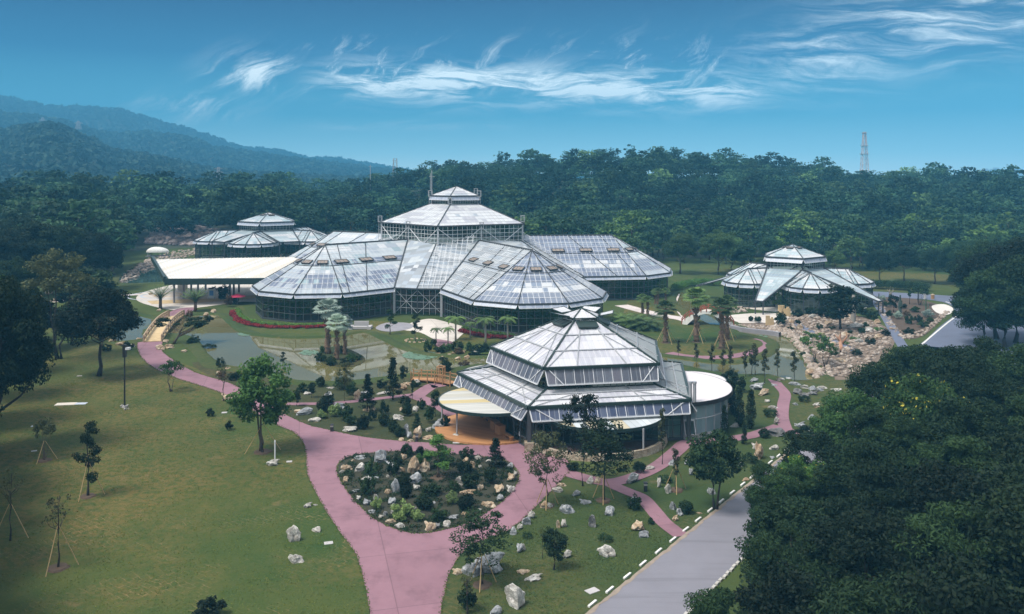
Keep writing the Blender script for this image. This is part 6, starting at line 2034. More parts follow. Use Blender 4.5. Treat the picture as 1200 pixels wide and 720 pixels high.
bushes(lambda x, y: (x, y), 1, [(376, 424, 12, 12, 'loose', 'leaf_grove'), (388, 428, 14, 10, 'loose', 'leaf_grove'), (412, 424, 14, 10, 'loose', 'leaf_green'), (400, 414, 14, 9, 'loose', 'leaf_grove'), (420, 422, 9, 7, 'loose', 'leaf_grove'), (380, 414, 10, 9, 'loose', 'leaf_green'), (405, 428, 14, 9, 'loose', 'leaf_dark')], 'on the pond islet under the silver palms', 'bushes on the islet')
put_rock(415, 424, 9, 7, 't', None, 'rocks on the islet', label='pale tan rock on the pond islet')
rocks(lambda x, y: (x, y), 1, [(186, 411, 14, 8, 't'), (197, 409, 12, 7, 't'), (193, 402, 9, 5, 't'), (241, 371, 7, 6, 't'), (249, 368, 8, 7, 't'), (186, 365, 6, 4, 't'), (176, 346, 6, 4, 't'), (163, 399, 9, 5, 't'), (140, 405, 10, 7, 't'), (131, 402, 9, 7, 't'), (215, 413, 8, 4, 't'), (155, 407, 7, 6, 'w')], 'near the footbridge at the left', 'rocks near the footbridge')
rocks(lambda x, y: (x, y), 1, [(45, 357, 12, 14, 't'), (55, 345, 12, 14, 't'), (36, 362, 12, 9, 't'), (52, 361, 10, 7, 'w'), (62, 354, 8, 5, 't'), (118, 362, 9, 4, 't'), (47, 380, 9, 5, 't')], 'in the rock pile behind the left trees', 'rock pile behind the left trees')
bushes(lambda x, y: (x, y), 1, [(262, 352, 12, 20, 'loose', 'leaf_grove'), (268, 360, 10, 14, 'loose', 'leaf_rust'), (276, 356, 8, 9, 'ball', 'leaf_dark'), (222, 373, 8, 9, 'loose', 'leaf_rust'), (226, 403, 14, 10, 'loose', 'leaf_grove'), (244, 408, 16, 6, 'low', 'leaf_olive' if False else 'leaf_grove'), (120, 378, 10, 8, 'loose', 'leaf_grove'), (150, 410, 12, 10, 'loose', 'leaf_dark'), (124, 412, 12, 9, 'loose', 'leaf_dark')], 'by the left pond and plaza edge', 'bushes by the plaza')
# flower hedges along the front wings
def hedge(pts, wd, h, leaf, name, label, cat, n=70):
    g = np.random.default_rng(len(label))
    cl = []
    L_ = catmull(pts, 12, False)
    for p in L_:
        for _ in range(2):
            cl.append((np.array([p[0] + g.normal() * wd * .25, p[1] + g.normal() * wd * .25, h * 0.55]), wd * 0.45))
    P, N = clump_pts(g, cl, n, h / wd * 0.9)
    P[:, 2] = np.abs(P[:, 2])
    v, q = leaf_quads(P, N, 0.13, g, 0.7)
    v[:, 2] = np.maximum(v[:, 2], 0.01)
    tag(link(name, np_mesh(name, v, q), M[leaf]), label, cat)
def hpts(px):
    return [G(*p)[:2] for p in px]
hedge(hpts([(278, 364), (282, 372), (292, 377), (312, 381), (340, 382.5), (366, 382.5), (384, 381)]), 1.0, 0.7, 'leaf_hedge', 'hedge', 'light green clipped hedge along the front left wing', 'hedge')
hedge(hpts([(274, 366), (276, 373), (286, 379), (305, 383.5), (335, 385), (366, 384.5), (384, 383.5)]), 1.3, 0.6, 'petal_red', 'flower_bed', 'red flower border along the front left wing', 'flower bed')
hedge(hpts([(544, 386.5), (556, 389.5), (576, 393), (598, 395)]), 1.0, 0.8, 'leaf_hedge', 'hedge', 'light green clipped hedge along the front right wing', 'hedge')
hedge(hpts([(540, 389), (552, 392.5), (572, 396), (596, 397.5)]), 1.4, 0.7, 'petal_red', 'flower_bed', 'red flower border along the front right wing', 'flower bed')
hedge(hpts([(1020, 338), (1040, 339), (1060, 340), (1085, 341)]), 3.2, 2.6, 'leaf_grove', 'hedge', 'dark hedge on the lawn behind the desert garden', 'hedge', 120)
hedge(hpts([(792, 341), (806, 336), (822, 334), (838, 335)]), 3.0, 2.0, 'leaf_green', 'hedge', 'loose green shrub row left of the small desert glasshouse', 'hedge', 110)
# lily pads
def lilies(c, rx, ry, n, lab):
    g = np.random.default_rng(n)
    m = MB()
    z = LAYER['water'] + 0.03
    for _ in range(n):
        a, r_ = g.uniform(0, 6.28), math.sqrt(g.uniform())
        x, y = G(c[0] + rx * r_ * math.cos(a), c[1] + ry * r_ * math.sin(a))[:2]
        s = g.uniform(.18, .42)
        b0 = g.uniform(0, 6.28)
        m.poly([(x, y, z)] + [(x + s * math.cos(b0 + 0.25 + t), y + s * math.sin(b0 + 0.25 + t), z + g.uniform(0, .03)) for t in np.linspace(0, 5.8, 9)])
    o = m.build('lily_pads', M['lily'])
    stuff(o, lab, 'water lilies')
lilies((493, 417), 20, 5, 260, 'patch of water lily pads below the forecourt border')
lilies((287, 392), 8, 2.2, 70, 'small patch of lily pads near the red flower border')
lilies((362, 414), 10, 3.2, 90, 'lily pads left of the palm islet')
lilies((890, 395), 9, 1.8, 60, 'lily pads under the stone edge of the right pond')

# ================================================================== desert garden rocks, plants and dead wood
def rubble(name, poly_px, n, smin, smax, mat, label, seed, zfun=None, rim=False):
    g = np.random.default_rng(seed)
    import bmesh
    base = []
    for k in range(5):
        bm = bmesh.new()
        bmesh.ops.create_icosphere(bm, subdivisions=1, radius=0.5)
        for v in bm.verts:
            v.co *= g.uniform(0.65, 1.1)
        base.append((np.array([v.co[:] for v in bm.verts]), np.array([[v.index for v in f.verts] for f in bm.faces])))
        bm.free()
    poly = [G(*p)[:2] for p in poly_px]
    x0, x1 = min(p[0] for p in poly), max(p[0] for p in poly)
    y0, y1 = min(p[1] for p in poly), max(p[1] for p in poly)
    V_, T_ = [], []
    b = 0
    got = 0
    while got < n:
        x, y = g.uniform(x0, x1), g.uniform(y0, y1)
        if not inside((x, y), poly):
            continue
        got += 1
        v, t = base[g.integers(5)]
        s = smin + (smax - smin) * g.uniform() ** 2.6
        a = g.uniform(0, 6.28)
        rot = np.array([[math.cos(a), -math.sin(a), 0], [math.sin(a), math.cos(a), 0], [0, 0, 1]])
        z = zfun(x, y) if zfun else 0.0
        V_.append((v * np.array([s * g.uniform(.8, 1.5), s, s * g.uniform(.45, .8)])) @ rot.T + np.array([x, y, z + s * 0.15]))
        T_.append(t + b)
        b += len(v)
    stuff(link(name, np_mesh(name, np.concatenate(V_), None, np.concatenate(T_)), M[mat]), label, 'rubble')
rubble('rubble', [(905, 380), (930, 371), (985, 371), (1018, 375), (1048, 396), (1008, 440), (962, 443), (948, 428), (936, 406), (915, 392)], 1900, 0.15, 1.35, 'rubble', 'pale tan rubble covering the slope before the small desert glasshouse', 3)
rubble('rubble', [(900, 392), (922, 396), (936, 410), (948, 430), (958, 446), (964, 440), (952, 424), (940, 402), (925, 389), (905, 384)], 500, 0.4, 1.9, 'rubble', 'larger tan stones lining the far shore of the right pond', 4)
rubble('rubble', [(1024, 352), (1042, 386), (1060, 398), (1070, 398), (1050, 384), (1032, 352)], 240, 0.25, 1.1, 'rubble', 'row of pale stones edging the cactus bed on its left', 5)
rubble('rubble', [(1060, 398), (1082, 394), (1106, 374), (1112, 366), (1108, 364), (1098, 374), (1080, 388), (1062, 394)], 240, 0.25, 1.0, 'rubble', 'row of pale stones edging the cactus bed along the road', 6)
rubble('rubble', [(850, 379), (880, 382), (905, 381), (905, 385), (880, 387), (850, 383)], 260, 0.25, 1.0, 'rubble', 'pale stones heaped along the wall of the right pond', 7)
rubble('rubble', [(175, 303), (200, 296), (240, 291), (240, 299), (205, 304), (160, 325), (140, 334), (140, 326), (160, 312)], 900, 0.4, 2.0, 'rubble', 'tan rock bank between the two far left ponds', 8)
rubble('rubble', [(168, 288), (180, 280), (215, 275), (255, 278), (255, 290), (200, 289)], 1300, 0.8, 5.0, 'rubble_mauve', 'mauve and tan rockery far behind the left pond', 9, lambda x, y: float(hgt(x, y)) + max(0.0, (y - 375)) * 0.05)
rubble('rubble', [(842, 360), (862, 352), (880, 356), (876, 366), (850, 368)], 200, 0.3, 1.2, 'rubble', 'tan rocks showing behind the palms left of the desert glasshouse', 10)
rocks(lambda x, y: (x, y), 1, [(1000, 372, 16, 8, 't'), (1018, 390, 18, 7, 'w'), (972, 382, 12, 8, 't'), (990, 396, 14, 8, 't'), (1008, 402, 14, 8, 'w'), (975, 408, 14, 9, 't'), (945, 400, 14, 9, 'w'), (962, 394, 12, 8, 't'), (938, 386, 10, 7, 't'), (952, 440, 18, 9, 't'), (985, 425, 16, 9, 't'), (1030, 398, 14, 8, 't'), (955, 374, 12, 7, 'w'), (928, 380, 10, 7, 't'), (1004, 386, 20, 9, 'w'), (1030, 380, 12, 7, 't')], 'on the desert rubble slope', 'rocks on the rubble slope')
bushes(lambda x, y: (x, y), 1, [(888, 379, 9, 9, 'ball', 'leaf_grove'), (880, 377, 7, 7, 'ball', 'leaf_grove'), (915, 382, 14, 16, 'loose', 'leaf_grove'), (1010, 392, 10, 9, 'ball', 'leaf_grove'), (1000, 384, 14, 4, 'low', 'leaf_green'), (1002, 398, 12, 4, 'low', 'leaf_green'), (975, 386, 10, 5, 'low', 'leaf_grove'), (1022, 374, 14, 12, 'loose', 'leaf_grove'), (965, 372, 14, 16, 'loose', 'leaf_dark'), (935, 372, 12, 10, 'loose', 'leaf_grove'), (1030, 388, 12, 6, 'low', 'leaf_green'), (950, 368, 14, 10, 'loose', 'leaf_grove'), (976, 374, 16, 12, 'loose', 'leaf_dark'), (1010, 372, 14, 14, 'loose', 'leaf_dark'), (945, 392, 9, 5, 'low', 'leaf_green'), (960, 386, 8, 7, 'loose', 'leaf_grove'), (990, 404, 9, 6, 'low', 'leaf_green'), (978, 418, 10, 8, 'loose', 'leaf_grove'), (1020, 404, 12, 8, 'loose', 'leaf_grove'), (942, 418, 8, 6, 'loose', 'leaf_grove'), (1004, 418, 12, 9, 'loose', 'leaf_grove'), (968, 402, 8, 5, 'low', 'leaf_green'), (926, 388, 8, 6, 'loose', 'leaf_grove'), (1038, 394, 10, 8, 'loose', 'leaf_dark'), (996, 392, 7, 6, 'ball', 'leaf_grove'), (952, 410, 8, 5, 'low', 'leaf_green'), (935, 380, 7, 6, 'ball', 'leaf_dark'), (1014, 384, 8, 6, 'loose', 'leaf_green'), (985, 372, 9, 9, 'loose', 'leaf_dark')], 'on the desert rubble slope', 'shrubs on the rubble slope')
for x, y, top, kd, lf, lab, wd in ((985, 386, 333, 'dense', 'leaf_grove', 'dark round headed tree in front of the desert glasshouse', 1.6), (1047, 366, 345, 'dense', 'leaf_dark', 'dark spiky shrub tree in the cactus bed', 1.0), (1078, 358, 335, 'vase', 'leaf_grove', 'small loose tree at the back of the cactus bed', 1.2), (1066, 357, 330, 'sapling', 'leaf_grove', 'slim tree at the back of the cactus bed', 1.2), (974, 372, 348, 'vase', 'leaf_grove', 'low multi stemmed tree against the desert glasshouse', 1.2)):
    p, h = at_px(x, y, top)
    put_tree('tree', kd, p, h, lf, lab, bark='bark_dark', wide=wd)
bushes(lambda x, y: (x, y), 1, [(1042, 372, 9, 8, 'loose', 'leaf_grove'), (1052, 374, 10, 9, 'loose', 'leaf_silver'), (1066, 380, 10, 12, 'loose', 'leaf_grove'), (1076, 378, 10, 9, 'loose', 'leaf_grove'), (1087, 372, 14, 9, 'loose', 'leaf_silver'), (1072, 366, 12, 7, 'loose', 'leaf_grove'), (1058, 362, 9, 6, 'loose', 'leaf_grove'), (1040, 360, 9, 7, 'loose', 'leaf_grove'), (1082, 384, 12, 9, 'loose', 'leaf_grove'), (1065, 392, 12, 8, 'loose', 'leaf_grove'), (1090, 378, 8, 6, 'loose', 'leaf_green'), (1062, 370, 8, 6, 'loose', 'leaf_rust'), (1034, 352, 9, 6, 'loose', 'leaf_silver')], 'in the cactus bed', 'shrubs of the cactus bed')
def spiky(px, py, top, lab):
    p, h = at_px(px, py, top)
    ro = thing('cactus', lab, 'cactus', p, prng.uniform(0, 6), 'cacti of the desert garden')
    m = MB()
    m.tube([(0, 0, 0), (0, 0, h * .5), (0, 0, h)], [h * .055, h * .06, h * .03], 8)
    m.build('stem', M['leaf_cactus'], ro)
    for s in (-1, 1):
        m = MB()
        z = h * (0.35 if s > 0 else 0.48)
        m.tube([(0, 0, z), (s * h * .16, 0, z + h * .02), (s * h * .18, 0, z + h * .3)], [h * .035, h * .04, h * .025], 8)
        m.build('arm', M['leaf_cactus'], ro)
spiky(1055, 372, 346, 'tall branched cactus left of the slim tree in the cactus bed')
spiky(1085, 366, 350, 'branched cactus near the white sand patch')
spiky(1030, 356, 344, 'small branched cactus at the top of the cactus bed')
p, h = at_px(1000, 378, 346)
m = MB(); m.tube([(0, 0, 0), (0, 0, h * .5), (.05, 0, h)], [.5, .55, .32], 10)
o = m.build('dead_trunk', M['bark_grey']); o.location = p
tag(o, 'thick bare grey trunk standing before the desert glasshouse porch', 'tree stump')
def dead(px, py, top, lab, mat, fork=True):
    p, h = at_px(px, py, top)
    m = MB()
    m.tube([(0, 0, 0), (.1, 0, h * .3), (-.1, .1, h * .65), (.15, 0, h)], [h * .09, h * .07, h * .06, h * .02], 8)
    if fork:
        m.tube([(0, 0, h * .4), (.25 * h, .05, h * .7), (.22 * h, 0, h * .9)], [h * .05, h * .035, h * .012], 7)
        m.tube([(0, 0, h * .5), (-.22 * h, .05, h * .8)], [h * .045, h * .012], 7)
    o = m.build('driftwood', mat, None, True); o.location = p
    tag(o, lab, 'driftwood')
dead(985, 416, 386, 'reddish dead tree trunk standing on the pale rocks', M['dead_wood'])
dead(1043, 352, 336, 'grey forked dead wood at the top of the cactus bed', M['bark_grey'])

# stone edge wall of the right pond
m = MB()
L1 = catmull([G(*q)[:2] for q in ((850, 384.5), (866, 388.5), (884, 391), (902, 393), (914, 395))], 5, False)
A_, B_ = offset_line(L1, 0.35)
n = len(L1)
for i in range(n - 1):
    m.faces([(A_[i][0], A_[i][1], 0), (A_[i + 1][0], A_[i + 1][1], 0), (A_[i + 1][0], A_[i + 1][1], .9), (A_[i][0], A_[i][1], .9), (B_[i][0], B_[i][1], 0), (B_[i + 1][0], B_[i + 1][1], 0), (B_[i + 1][0], B_[i + 1][1], .9), (B_[i][0], B_[i][1], .9)],
            [(0, 1, 2, 3), (7, 6, 5, 4), (3, 2, 6, 7)])
tag(m.build('pond_wall', M['concrete_grey']), 'grey concrete edge wall along the right pond', 'wall')
# clay wall pieces beside the small glasshouse
for x, y, wd, hp, lab in ((902, 382, 9, 12, 'nearer stepped yellow clay wall beside the porch post'), (919, 371, 14, 13, 'farther stepped yellow clay wall under the porch roof')):
    p = G(x, y); k = p[1] / F
    m = MB()
    W_ = wd * k
    m.prism([(-W_ / 2, -.25), (W_ / 2, -.25), (W_ / 2, .25), (-W_ / 2, .25)], 0, hp * k * .7)
    m.prism([(-W_ / 2, -.2), (0, -.2), (0, .2), (-W_ / 2, .2)], hp * k * .7, hp * k)
    m.prism([(W_ * .2, -.2), (W_ * .4, -.2), (W_ * .4, .2), (W_ * .2, .2)], hp * k * .7, hp * k * .85)
    o = m.build('clay_wall', M['canopy_clay'] if 'canopy_clay' in M else M['sand'])
    o.location = p
    tag(o, lab, 'wall')
# ================================================================== bridges, lamps, small furniture
def lamp_post(px, py, top):
    p, h = at_px(px, py, top)
    ro = thing('street_lamp', 'tall black lamp post standing alone on the left lawn', 'street lamp', p)
    m = MB(); m.tube([(0, 0, 0), (0, 0, h * .8)], [0.12, 0.09], 10); m.build('pole', M['black_metal'], ro)
    m = MB(); m.bar((0, 0, h * .8), (0, 0, h), 0.42, 0.42); m.bar((-.5, 0, h * .98), (.5, 0, h * .98), 0.12, 0.12); m.build('lantern_box', M['black_metal'], ro)
    m = MB(); m.prism([(.2, -.28), (.75, -.28), (.75, .28), (.2, .28)], h * .92, h * .955); m.build('lamp_head', M['white_steel'], ro)
    m = MB(); m.tube([(0, 0, 0), (0, 0, .3)], [0.3, 0.26], 10); m.build('base', M['concrete'], ro)
lamp_post(146, 478, 404)
for x, y, wd, hp in ((142.5, 478, 5, 5), (148, 477, 5, 5), (146, 481, 4, 4), (150, 480, 3, 3)):
    put_rock(x, y, wd, hp, 'w', None, 'white stones round the lamp foot', label='small white stone at the foot of the black lamp post')
def bollard(px, py, lab):
    p = G(px, py)
    ro = thing('bollard_lamp', lab, 'bollard lamp', p, 0, 'bollard lamps')
    m = MB(); m.box((0, 0, .3), (.34, .34, .6)); m.build('post', M['black_metal'], ro)
    m = MB(); m.box((0, 0, .71), (.3, .3, .22)); m.build('lamp_glass', M['canopy_yellow'], ro)
    m = MB(); m.box((0, 0, .87), (.4, .4, .1)); m.build('cap', M['black_metal'], ro)
bollard(389, 506, 'bollard lamp beside the pink path left of the long pale rock')
bollard(488.5, 518, 'bollard lamp among rocks at the top of the wide pink path')
bollard(756.5, 576, 'bollard lamp beside the narrow pink branch path')
def rock_lamp():
    p = G(319, 545)
    put_rock(319, 546, 15, 12, 'w', None, 'rocks of the lawn', label='squat pale boulder below the bright green tree with a post behind')
    m = MB(); m.tube([(0, 0, 0), (0, 0, 2.3)], 0.08, 8); m.tube([(0, 0, 2.3), (0, 0, 2.45)], [.1, .05], 8)
    o = m.build('bollard_post', M['white_steel']); o.location = (p[0] + .05, p[1] + .9, 0)
    tag(o, 'slim white post rising behind the squat pale boulder on the lawn', 'post')
rock_lamp()
for x, y, wd, hp, c, lab in ((342, 636, 19, 22, 'w', 'rough pale boulder upper of the pair on the lawn left of the pink path'), (345, 660, 20, 15, 'w', 'wide pale boulder lower of the pair on the lawn left of the pink path'), (370, 624, 13, 9, 'w', 'flattish pale rock close to the pink path edge on the lawn'), (360, 595, 11, 9, 'w', 'small pale rock on the lawn above the flattish one'), (369, 593, 6, 4, 'w', 'tiny pale stone beside the small pale rock')):
    put_rock(x, y, wd, hp, c, None, 'pale boulders on the left lawn', label=lab)
def slab(px, py, wd, dp, rz, mat, lab, h=0.05, cat='slab'):
    p = G(px, py)
    m = MB(); m.box((0, 0, h / 2 + .01), (wd, dp, h))
    o = m.build('slab', mat); o.location = p; o.rotation_euler = (0, 0, rz)
    tag(o, lab, cat)
slab(385, 637, .75, .55, .3, M['concrete'], 'small square concrete cover on the lawn by the two boulders')
slab(339, 541.5, .6, .5, .2, M['concrete'], 'small concrete cover near the squat boulder')
slab(263, 484, .7, .6, .2, M['concrete'], 'small pale cover beside the dark lawn shrubs')
slab(694, 693, 1.0, .7, .6, M['concrete'], 'speckled concrete cover on the roadside lawn')
slab(77, 474, 2.6, 1.3, .15, M['cream'], 'cream sheet of board lying on the left lawn', .06, 'board')
slab(94, 473.5, 1.7, 1.0, .1, M['paving_blue'], 'grey blue sheet lying beside the cream board', .05, 'board')
slab(578, 529, .8, .5, .3, M['paving_blue'], 'small grey drain grate on the pink forecourt', .03, 'grate')
slab(534.5, 519.5, .8, .4, .1, M['concrete'], 'pale cover at the edge of the pink path by the terrace')
slab(40, 529, .6, .3, .5, M['concrete'], 'small pale cover in the dark part of the left lawn')
slab(93, 441, .7, .4, .2, M['concrete'], 'small pale cover beneath the round dark tree')
slab(39, 500, .5, .4, .2, M['paving_blue'], 'little blue grey cover near the thin propped tree')

# left footbridge: arched pale deck with log rails
br = thing('footbridge', 'arched pale footbridge with orange log railings on the left pond', 'bridge', (0, 0, 0))
a_, b_ = G(179, 401), G(207, 371)
L_ = catmull([a_[:2], G(190, 388)[:2], G(199, 379)[:2], b_[:2]], 8, False)
def arch_bridge(root, L_, wd, rise, deck_mat, rail_mat, post_h=1.1, every=2, rail_w=0.14, side_mat=None):
    n = len(L_) - 1
    z = lambda i: 0.15 + rise * math.sin(PI * i / n)
    l1, r1 = offset_line(L_, wd / 2)
    m = MB()
    for i in range(n):
        q = [(l1[i][0], l1[i][1], z(i)), (r1[i][0], r1[i][1], z(i)), (r1[i + 1][0], r1[i + 1][1], z(i + 1)), (l1[i + 1][0], l1[i + 1][1], z(i + 1))]
        lo = [(p[0], p[1], p[2] - 0.35) for p in q]
        m.faces(q + lo, [(0, 1, 2, 3), (7, 6, 5, 4), (0, 4, 5, 1), (3, 2, 6, 7), (0, 3, 7, 4), (1, 5, 6, 2)])
    m.build('deck', deck_mat, root)
    for side in (l1, r1):
        m = MB()
        for i in range(0, n + 1, every):
            m.tube([(side[i][0], side[i][1], z(i) - .2), (side[i][0], side[i][1], z(i) + post_h)], rail_w * .75, 7)
        for i in range(n):
            for hh in (post_h * .5, post_h * .95):
                m.bar((side[i][0], side[i][1], z(i) + hh), (side[i + 1][0], side[i + 1][1], z(i + 1) + hh), rail_w, rail_w)
        m.build('railing', rail_mat, root)
arch_bridge(br, L_, 3.2, 0.8, M['sand'], M['orange'] if False else M['weathered_wood'], 1.2, 2, 0.22)
# white stone arch bridge on the right
br2 = thing('footbridge', 'white stone arch bridge with red brown railings beside the island lawn', 'bridge', (0, 0, 0))
L2 = catmull([G(803, 379)[:2], G(820, 381)[:2], G(838, 382)[:2], G(855, 381)[:2]], 10, False)
arch_bridge(br2, L2, 3.0, 3.1, M['paving'], M['rust_red'], 1.1, 3, 0.16)
l1, r1 = offset_line(L2, 1.55)
n = len(L2) - 1
for side in (l1, r1):
    m = MB()
    for i in range(n):
        t0, t1 = i / n, (i + 1) / n
        zt = [0.15 + 3.1 * math.sin(PI * t) for t in (t0, t1)]
        zb = [max(-0.1, -0.1 + 2.8 * math.sin(PI * min(1, max(0, (t - .14) / .72)))) if .14 < t < .86 else -0.1 for t in (t0, t1)]
        m.poly([(side[i][0], side[i][1], zb[0]), (side[i + 1][0], side[i + 1][1], zb[1]), (side[i + 1][0], side[i + 1][1], zt[1]), (side[i][0], side[i][1], zt[0])])
    m.build('arch_wall', M['paint_white'], br2)
# timber footbridge with a gate frame behind the nearest glasshouse
tb = thing('footbridge', 'orange timber footbridge with post and rail sides and a gate frame', 'bridge', (0, 0, 0))
L3 = catmull([G(483, 447)[:2], G(500, 447.5)[:2], G(516, 449)[:2], G(532, 452)[:2]], 5, False)
l1, r1 = offset_line(L3, 0.9)
m = MB()
for i in range(len(L3) - 1):
    q = [(l1[i][0], l1[i][1], .4), (r1[i][0], r1[i][1], .4), (r1[i + 1][0], r1[i + 1][1], .4), (l1[i + 1][0], l1[i + 1][1], .4)]
    m.poly(q)
    m.poly([(p[0], p[1], .28) for p in q][::-1])
m.build('deck', M['deck'], tb)
for side in (l1, r1):
    m = MB()
    for i in range(0, len(L3), 3):
        m.tube([(side[i][0], side[i][1], 0), (side[i][0], side[i][1], 1.75)], .09, 7)
    for i in range(len(L3) - 1):
        for hh in (.95, 1.5):
            m.bar((side[i][0], side[i][1], hh), (side[i + 1][0], side[i + 1][1], hh), .08, .1)
    m.build('railing', M['orange'], tb)
m = MB()
gp = [G(512, 450)[:2], G(519, 451)[:2], G(514.5, 448)[:2], G(521.5, 449)[:2]]
for q in gp:
    m.tube([(q[0], q[1], 0), (q[0], q[1], 2.6)], .1, 7)
for i, j in ((0, 1), (2, 3), (0, 2), (1, 3)):
    m.bar((gp[i][0], gp[i][1], 2.55), (gp[j][0], gp[j][1], 2.55), .12, .14)
    m.bar((gp[i][0], gp[i][1], 1.2), (gp[j][0], gp[j][1], 1.2), .08, .1)
m.build('gate_frame', M['orange'], tb)
# weir slab between pond and wing
m = MB()
p = G(422, 386)
m.box((0, 0, .35), (3.4, 1.0, .5)); m.box((-1.9, .6, .3), (.8, 2.4, .6)); m.box((1.9, .6, .3), (.8, 2.4, .6)); m.box((0, 1.6, .7), (3.0, .3, 1.4))
o = m.build('weir', M['concrete']); o.location = p
tag(o, 'pale concrete weir at the pond edge below the front left wing', 'weir')

# plaza: lanterns on a cable, boards, umbrella, parked motorbikes
cab = MB()
lp = []
for k in range(12):
    x = 210.5 + k * 5.7
    y_ = 222.0
    X = (x - 600) * y_ / F
    zz = 4.6 + 0.55 * (k / 11.0) + (0.25 if k > 6 else 0)
    lp.append((X, y_, zz))
for k in range(11):
    cab.bar(lp[k], lp[k + 1], 0.05, 0.05)
tag(cab.build('cable', M['black_metal']), 'thin cable carrying the red lanterns under the entrance canopy', 'cable')
lm_ = MB()
lm_.tube([(0, 0, -.62), (0, 0, -.55), (0, 0, -.35), (0, 0, -.12), (0, 0, -.04), (0, 0, 0)], [.18, .34, .46, .34, .18, .05], 10)
lme = lm_.mesh('lantern', True); lme.materials.append(M['red'])
for q in lp:
    o = link('lantern', lme); o.location = (q[0], q[1], q[2] - .05)
    tag(o, 'red round paper lantern hanging in the row under the entrance canopy', 'lantern', 'red lanterns under the canopy')
def info_board(px, py, w_, h, lab, pane):
    p = G(px, py)
    ro = thing('notice_board', lab, 'notice board', p)
    m = MB(); m.box((0, 0, h * .55), (w_, .25, h * .9)); m.build('frame', M['white_steel'], ro)
    m = MB(); m.box((0, -.15, h * .62), (w_ * .55, .06, h * .5)); m.build('panel', M[pane], ro)
    for s in (-1, 1):
        m = MB(); m.box((s * w_ * .42, 0, h * .12), (.14, .3, h * .24)); m.build('foot', M['grey_steel'], ro)
info_board(248, 351, 1.9, 2.6, 'white framed notice board with a blue panel on the plaza', 'blue_panel')
info_board(226, 351.5, .6, 1.9, 'narrow white notice board on the plaza left of the blue one', 'flap_pale')
p = G(278, 357)
ro = thing('parasol', 'flat magenta red parasol beside the front left wing', 'parasol', p)
m = MB(); m.tube([(0, 0, 0), (0, 0, 2.3)], .05, 6); m.build('pole', M['grey_steel'], ro)
m = MB()
ap = (0, 0, 2.6); rim = [(2.2 * math.cos(2 * PI * k / 8), 2.2 * math.sin(2 * PI * k / 8), 2.0) for k in range(8)]
for k in range(8):
    m.poly([rim[k], rim[(k + 1) % 8], ap])
    m.poly([rim[(k + 1) % 8], rim[k], (0, 0, 2.5)])
m.build('parasol_top', M['magenta'], ro)
def motorbike(px, py, rz):
    p = G(px, py)
    ro = thing('motorcycle', 'dark motorcycle parked in the row under the entrance canopy', 'motorcycle', p, rz, 'motorcycles under the canopy')
    for s in (-.65, .65):
        m = MB()
        ringp = [(s + .3 * math.cos(2 * PI * k / 12), 0, .3 + .3 * math.sin(2 * PI * k / 12)) for k in range(13)]
        m.tube(ringp, .07, 5, cap=False)
        m.bar((s, 0, .3), (s * .8, 0, .85 if s > 0 else .55), .06, .06)
        m.build('wheel', M['black_metal'], ro)
    m = MB(); m.bar((-.6, 0, .62), (.35, 0, .6), .3, .3); m.bar((.35, 0, .55), (.6, 0, .95), .22, .2); m.build('body', M['black_metal'], ro)
    m = MB(); m.bar((-.75, 0, .82), (.1, 0, .8), .26, .12); m.build('seat', M['seat'], ro)
    m = MB(); m.bar((.55, -.35, 1.05), (.55, .35, 1.05), .05, .05); m.build('handlebar', M['grey_steel'], ro)
for x, y in ((247, 341), (251, 340), (255, 341.5), (259, 340.5), (263, 341.5), (266, 340)):
    motorbike(x, y, 1.2 + prng.uniform(-.2, .2))
# white dome roof beside the far left water
p = G(183, 301)
ro = thing('pavilion', 'small white shell roofed pavilion by the water far left', 'pavilion', p)
m = MB()
n, mm_ = 14, 6
for i in range(n):
    for j in range(mm_):
        def dp_(a, e):
            a = 2 * PI * a / n; e = PI / 2 * e / mm_
            return (3.8 * math.cos(a) * math.cos(e) * (1.35 if math.cos(a) > 0 else 1), 2.6 * math.sin(a) * math.cos(e), 1.8 + 2.0 * math.sin(e))
        m.poly([dp_(i, j), dp_(i + 1, j), dp_(i + 1, j + 1), dp_(i, j + 1)] if j < mm_ - 1 else [dp_(i, j), dp_(i + 1, j), dp_(0, mm_)])
m.build('shell_roof', M['paint_white'], ro, True)
for q in ((-2.6, -1.3), (3, -1.3), (-2.6, 1.3), (3.4, 1.3)):
    m = MB(); m.tube([(q[0], q[1], 0), (q[0], q[1], 2.3)], .2, 8); m.build('column', M['grey_steel'], ro)
m = MB(); m.prism([(-3.4, -2), (4.4, -2), (4.4, 2), (-3.4, 2)], 0, .4); m.build('floor', M['concrete_grey'], ro)
# far litter bin and post by the blue road
p = G(1093, 351)
ro = thing('litter_bin', 'small orange litter bin beside the blue road bend', 'litter bin', p)
m = MB(); m.tube([(0, 0, 0), (0, 0, 1.1)], [.4, .45], 10); m.build('body', M['orange'], ro)
m = MB(); m.tube([(0, 0, 1.1), (0, 0, 1.25), (0, 0, 1.4)], [.5, .45, .1], 10); m.build('lid', M['weathered_wood'], ro)
for x, y, top, mt, lab in ((1076, 355, 339, 'black_metal', 'thin dark lamp post behind the white sand patch'), (1084, 351, 342, 'concrete', 'short white post near the orange bin')):
    p, h = at_px(x, y, top)
    ro = thing('post', lab, 'post', p)
    m = MB(); m.tube([(0, 0, 0), (0, 0, h)], .14 if mt == 'black_metal' else .35, 8); m.build('pole', M[mt], ro)
    m = MB(); m.tube([(0, 0, h), (0, 0, h + .2)], .2 if mt == 'black_metal' else .42, 8); m.build('cap', M[mt], ro)

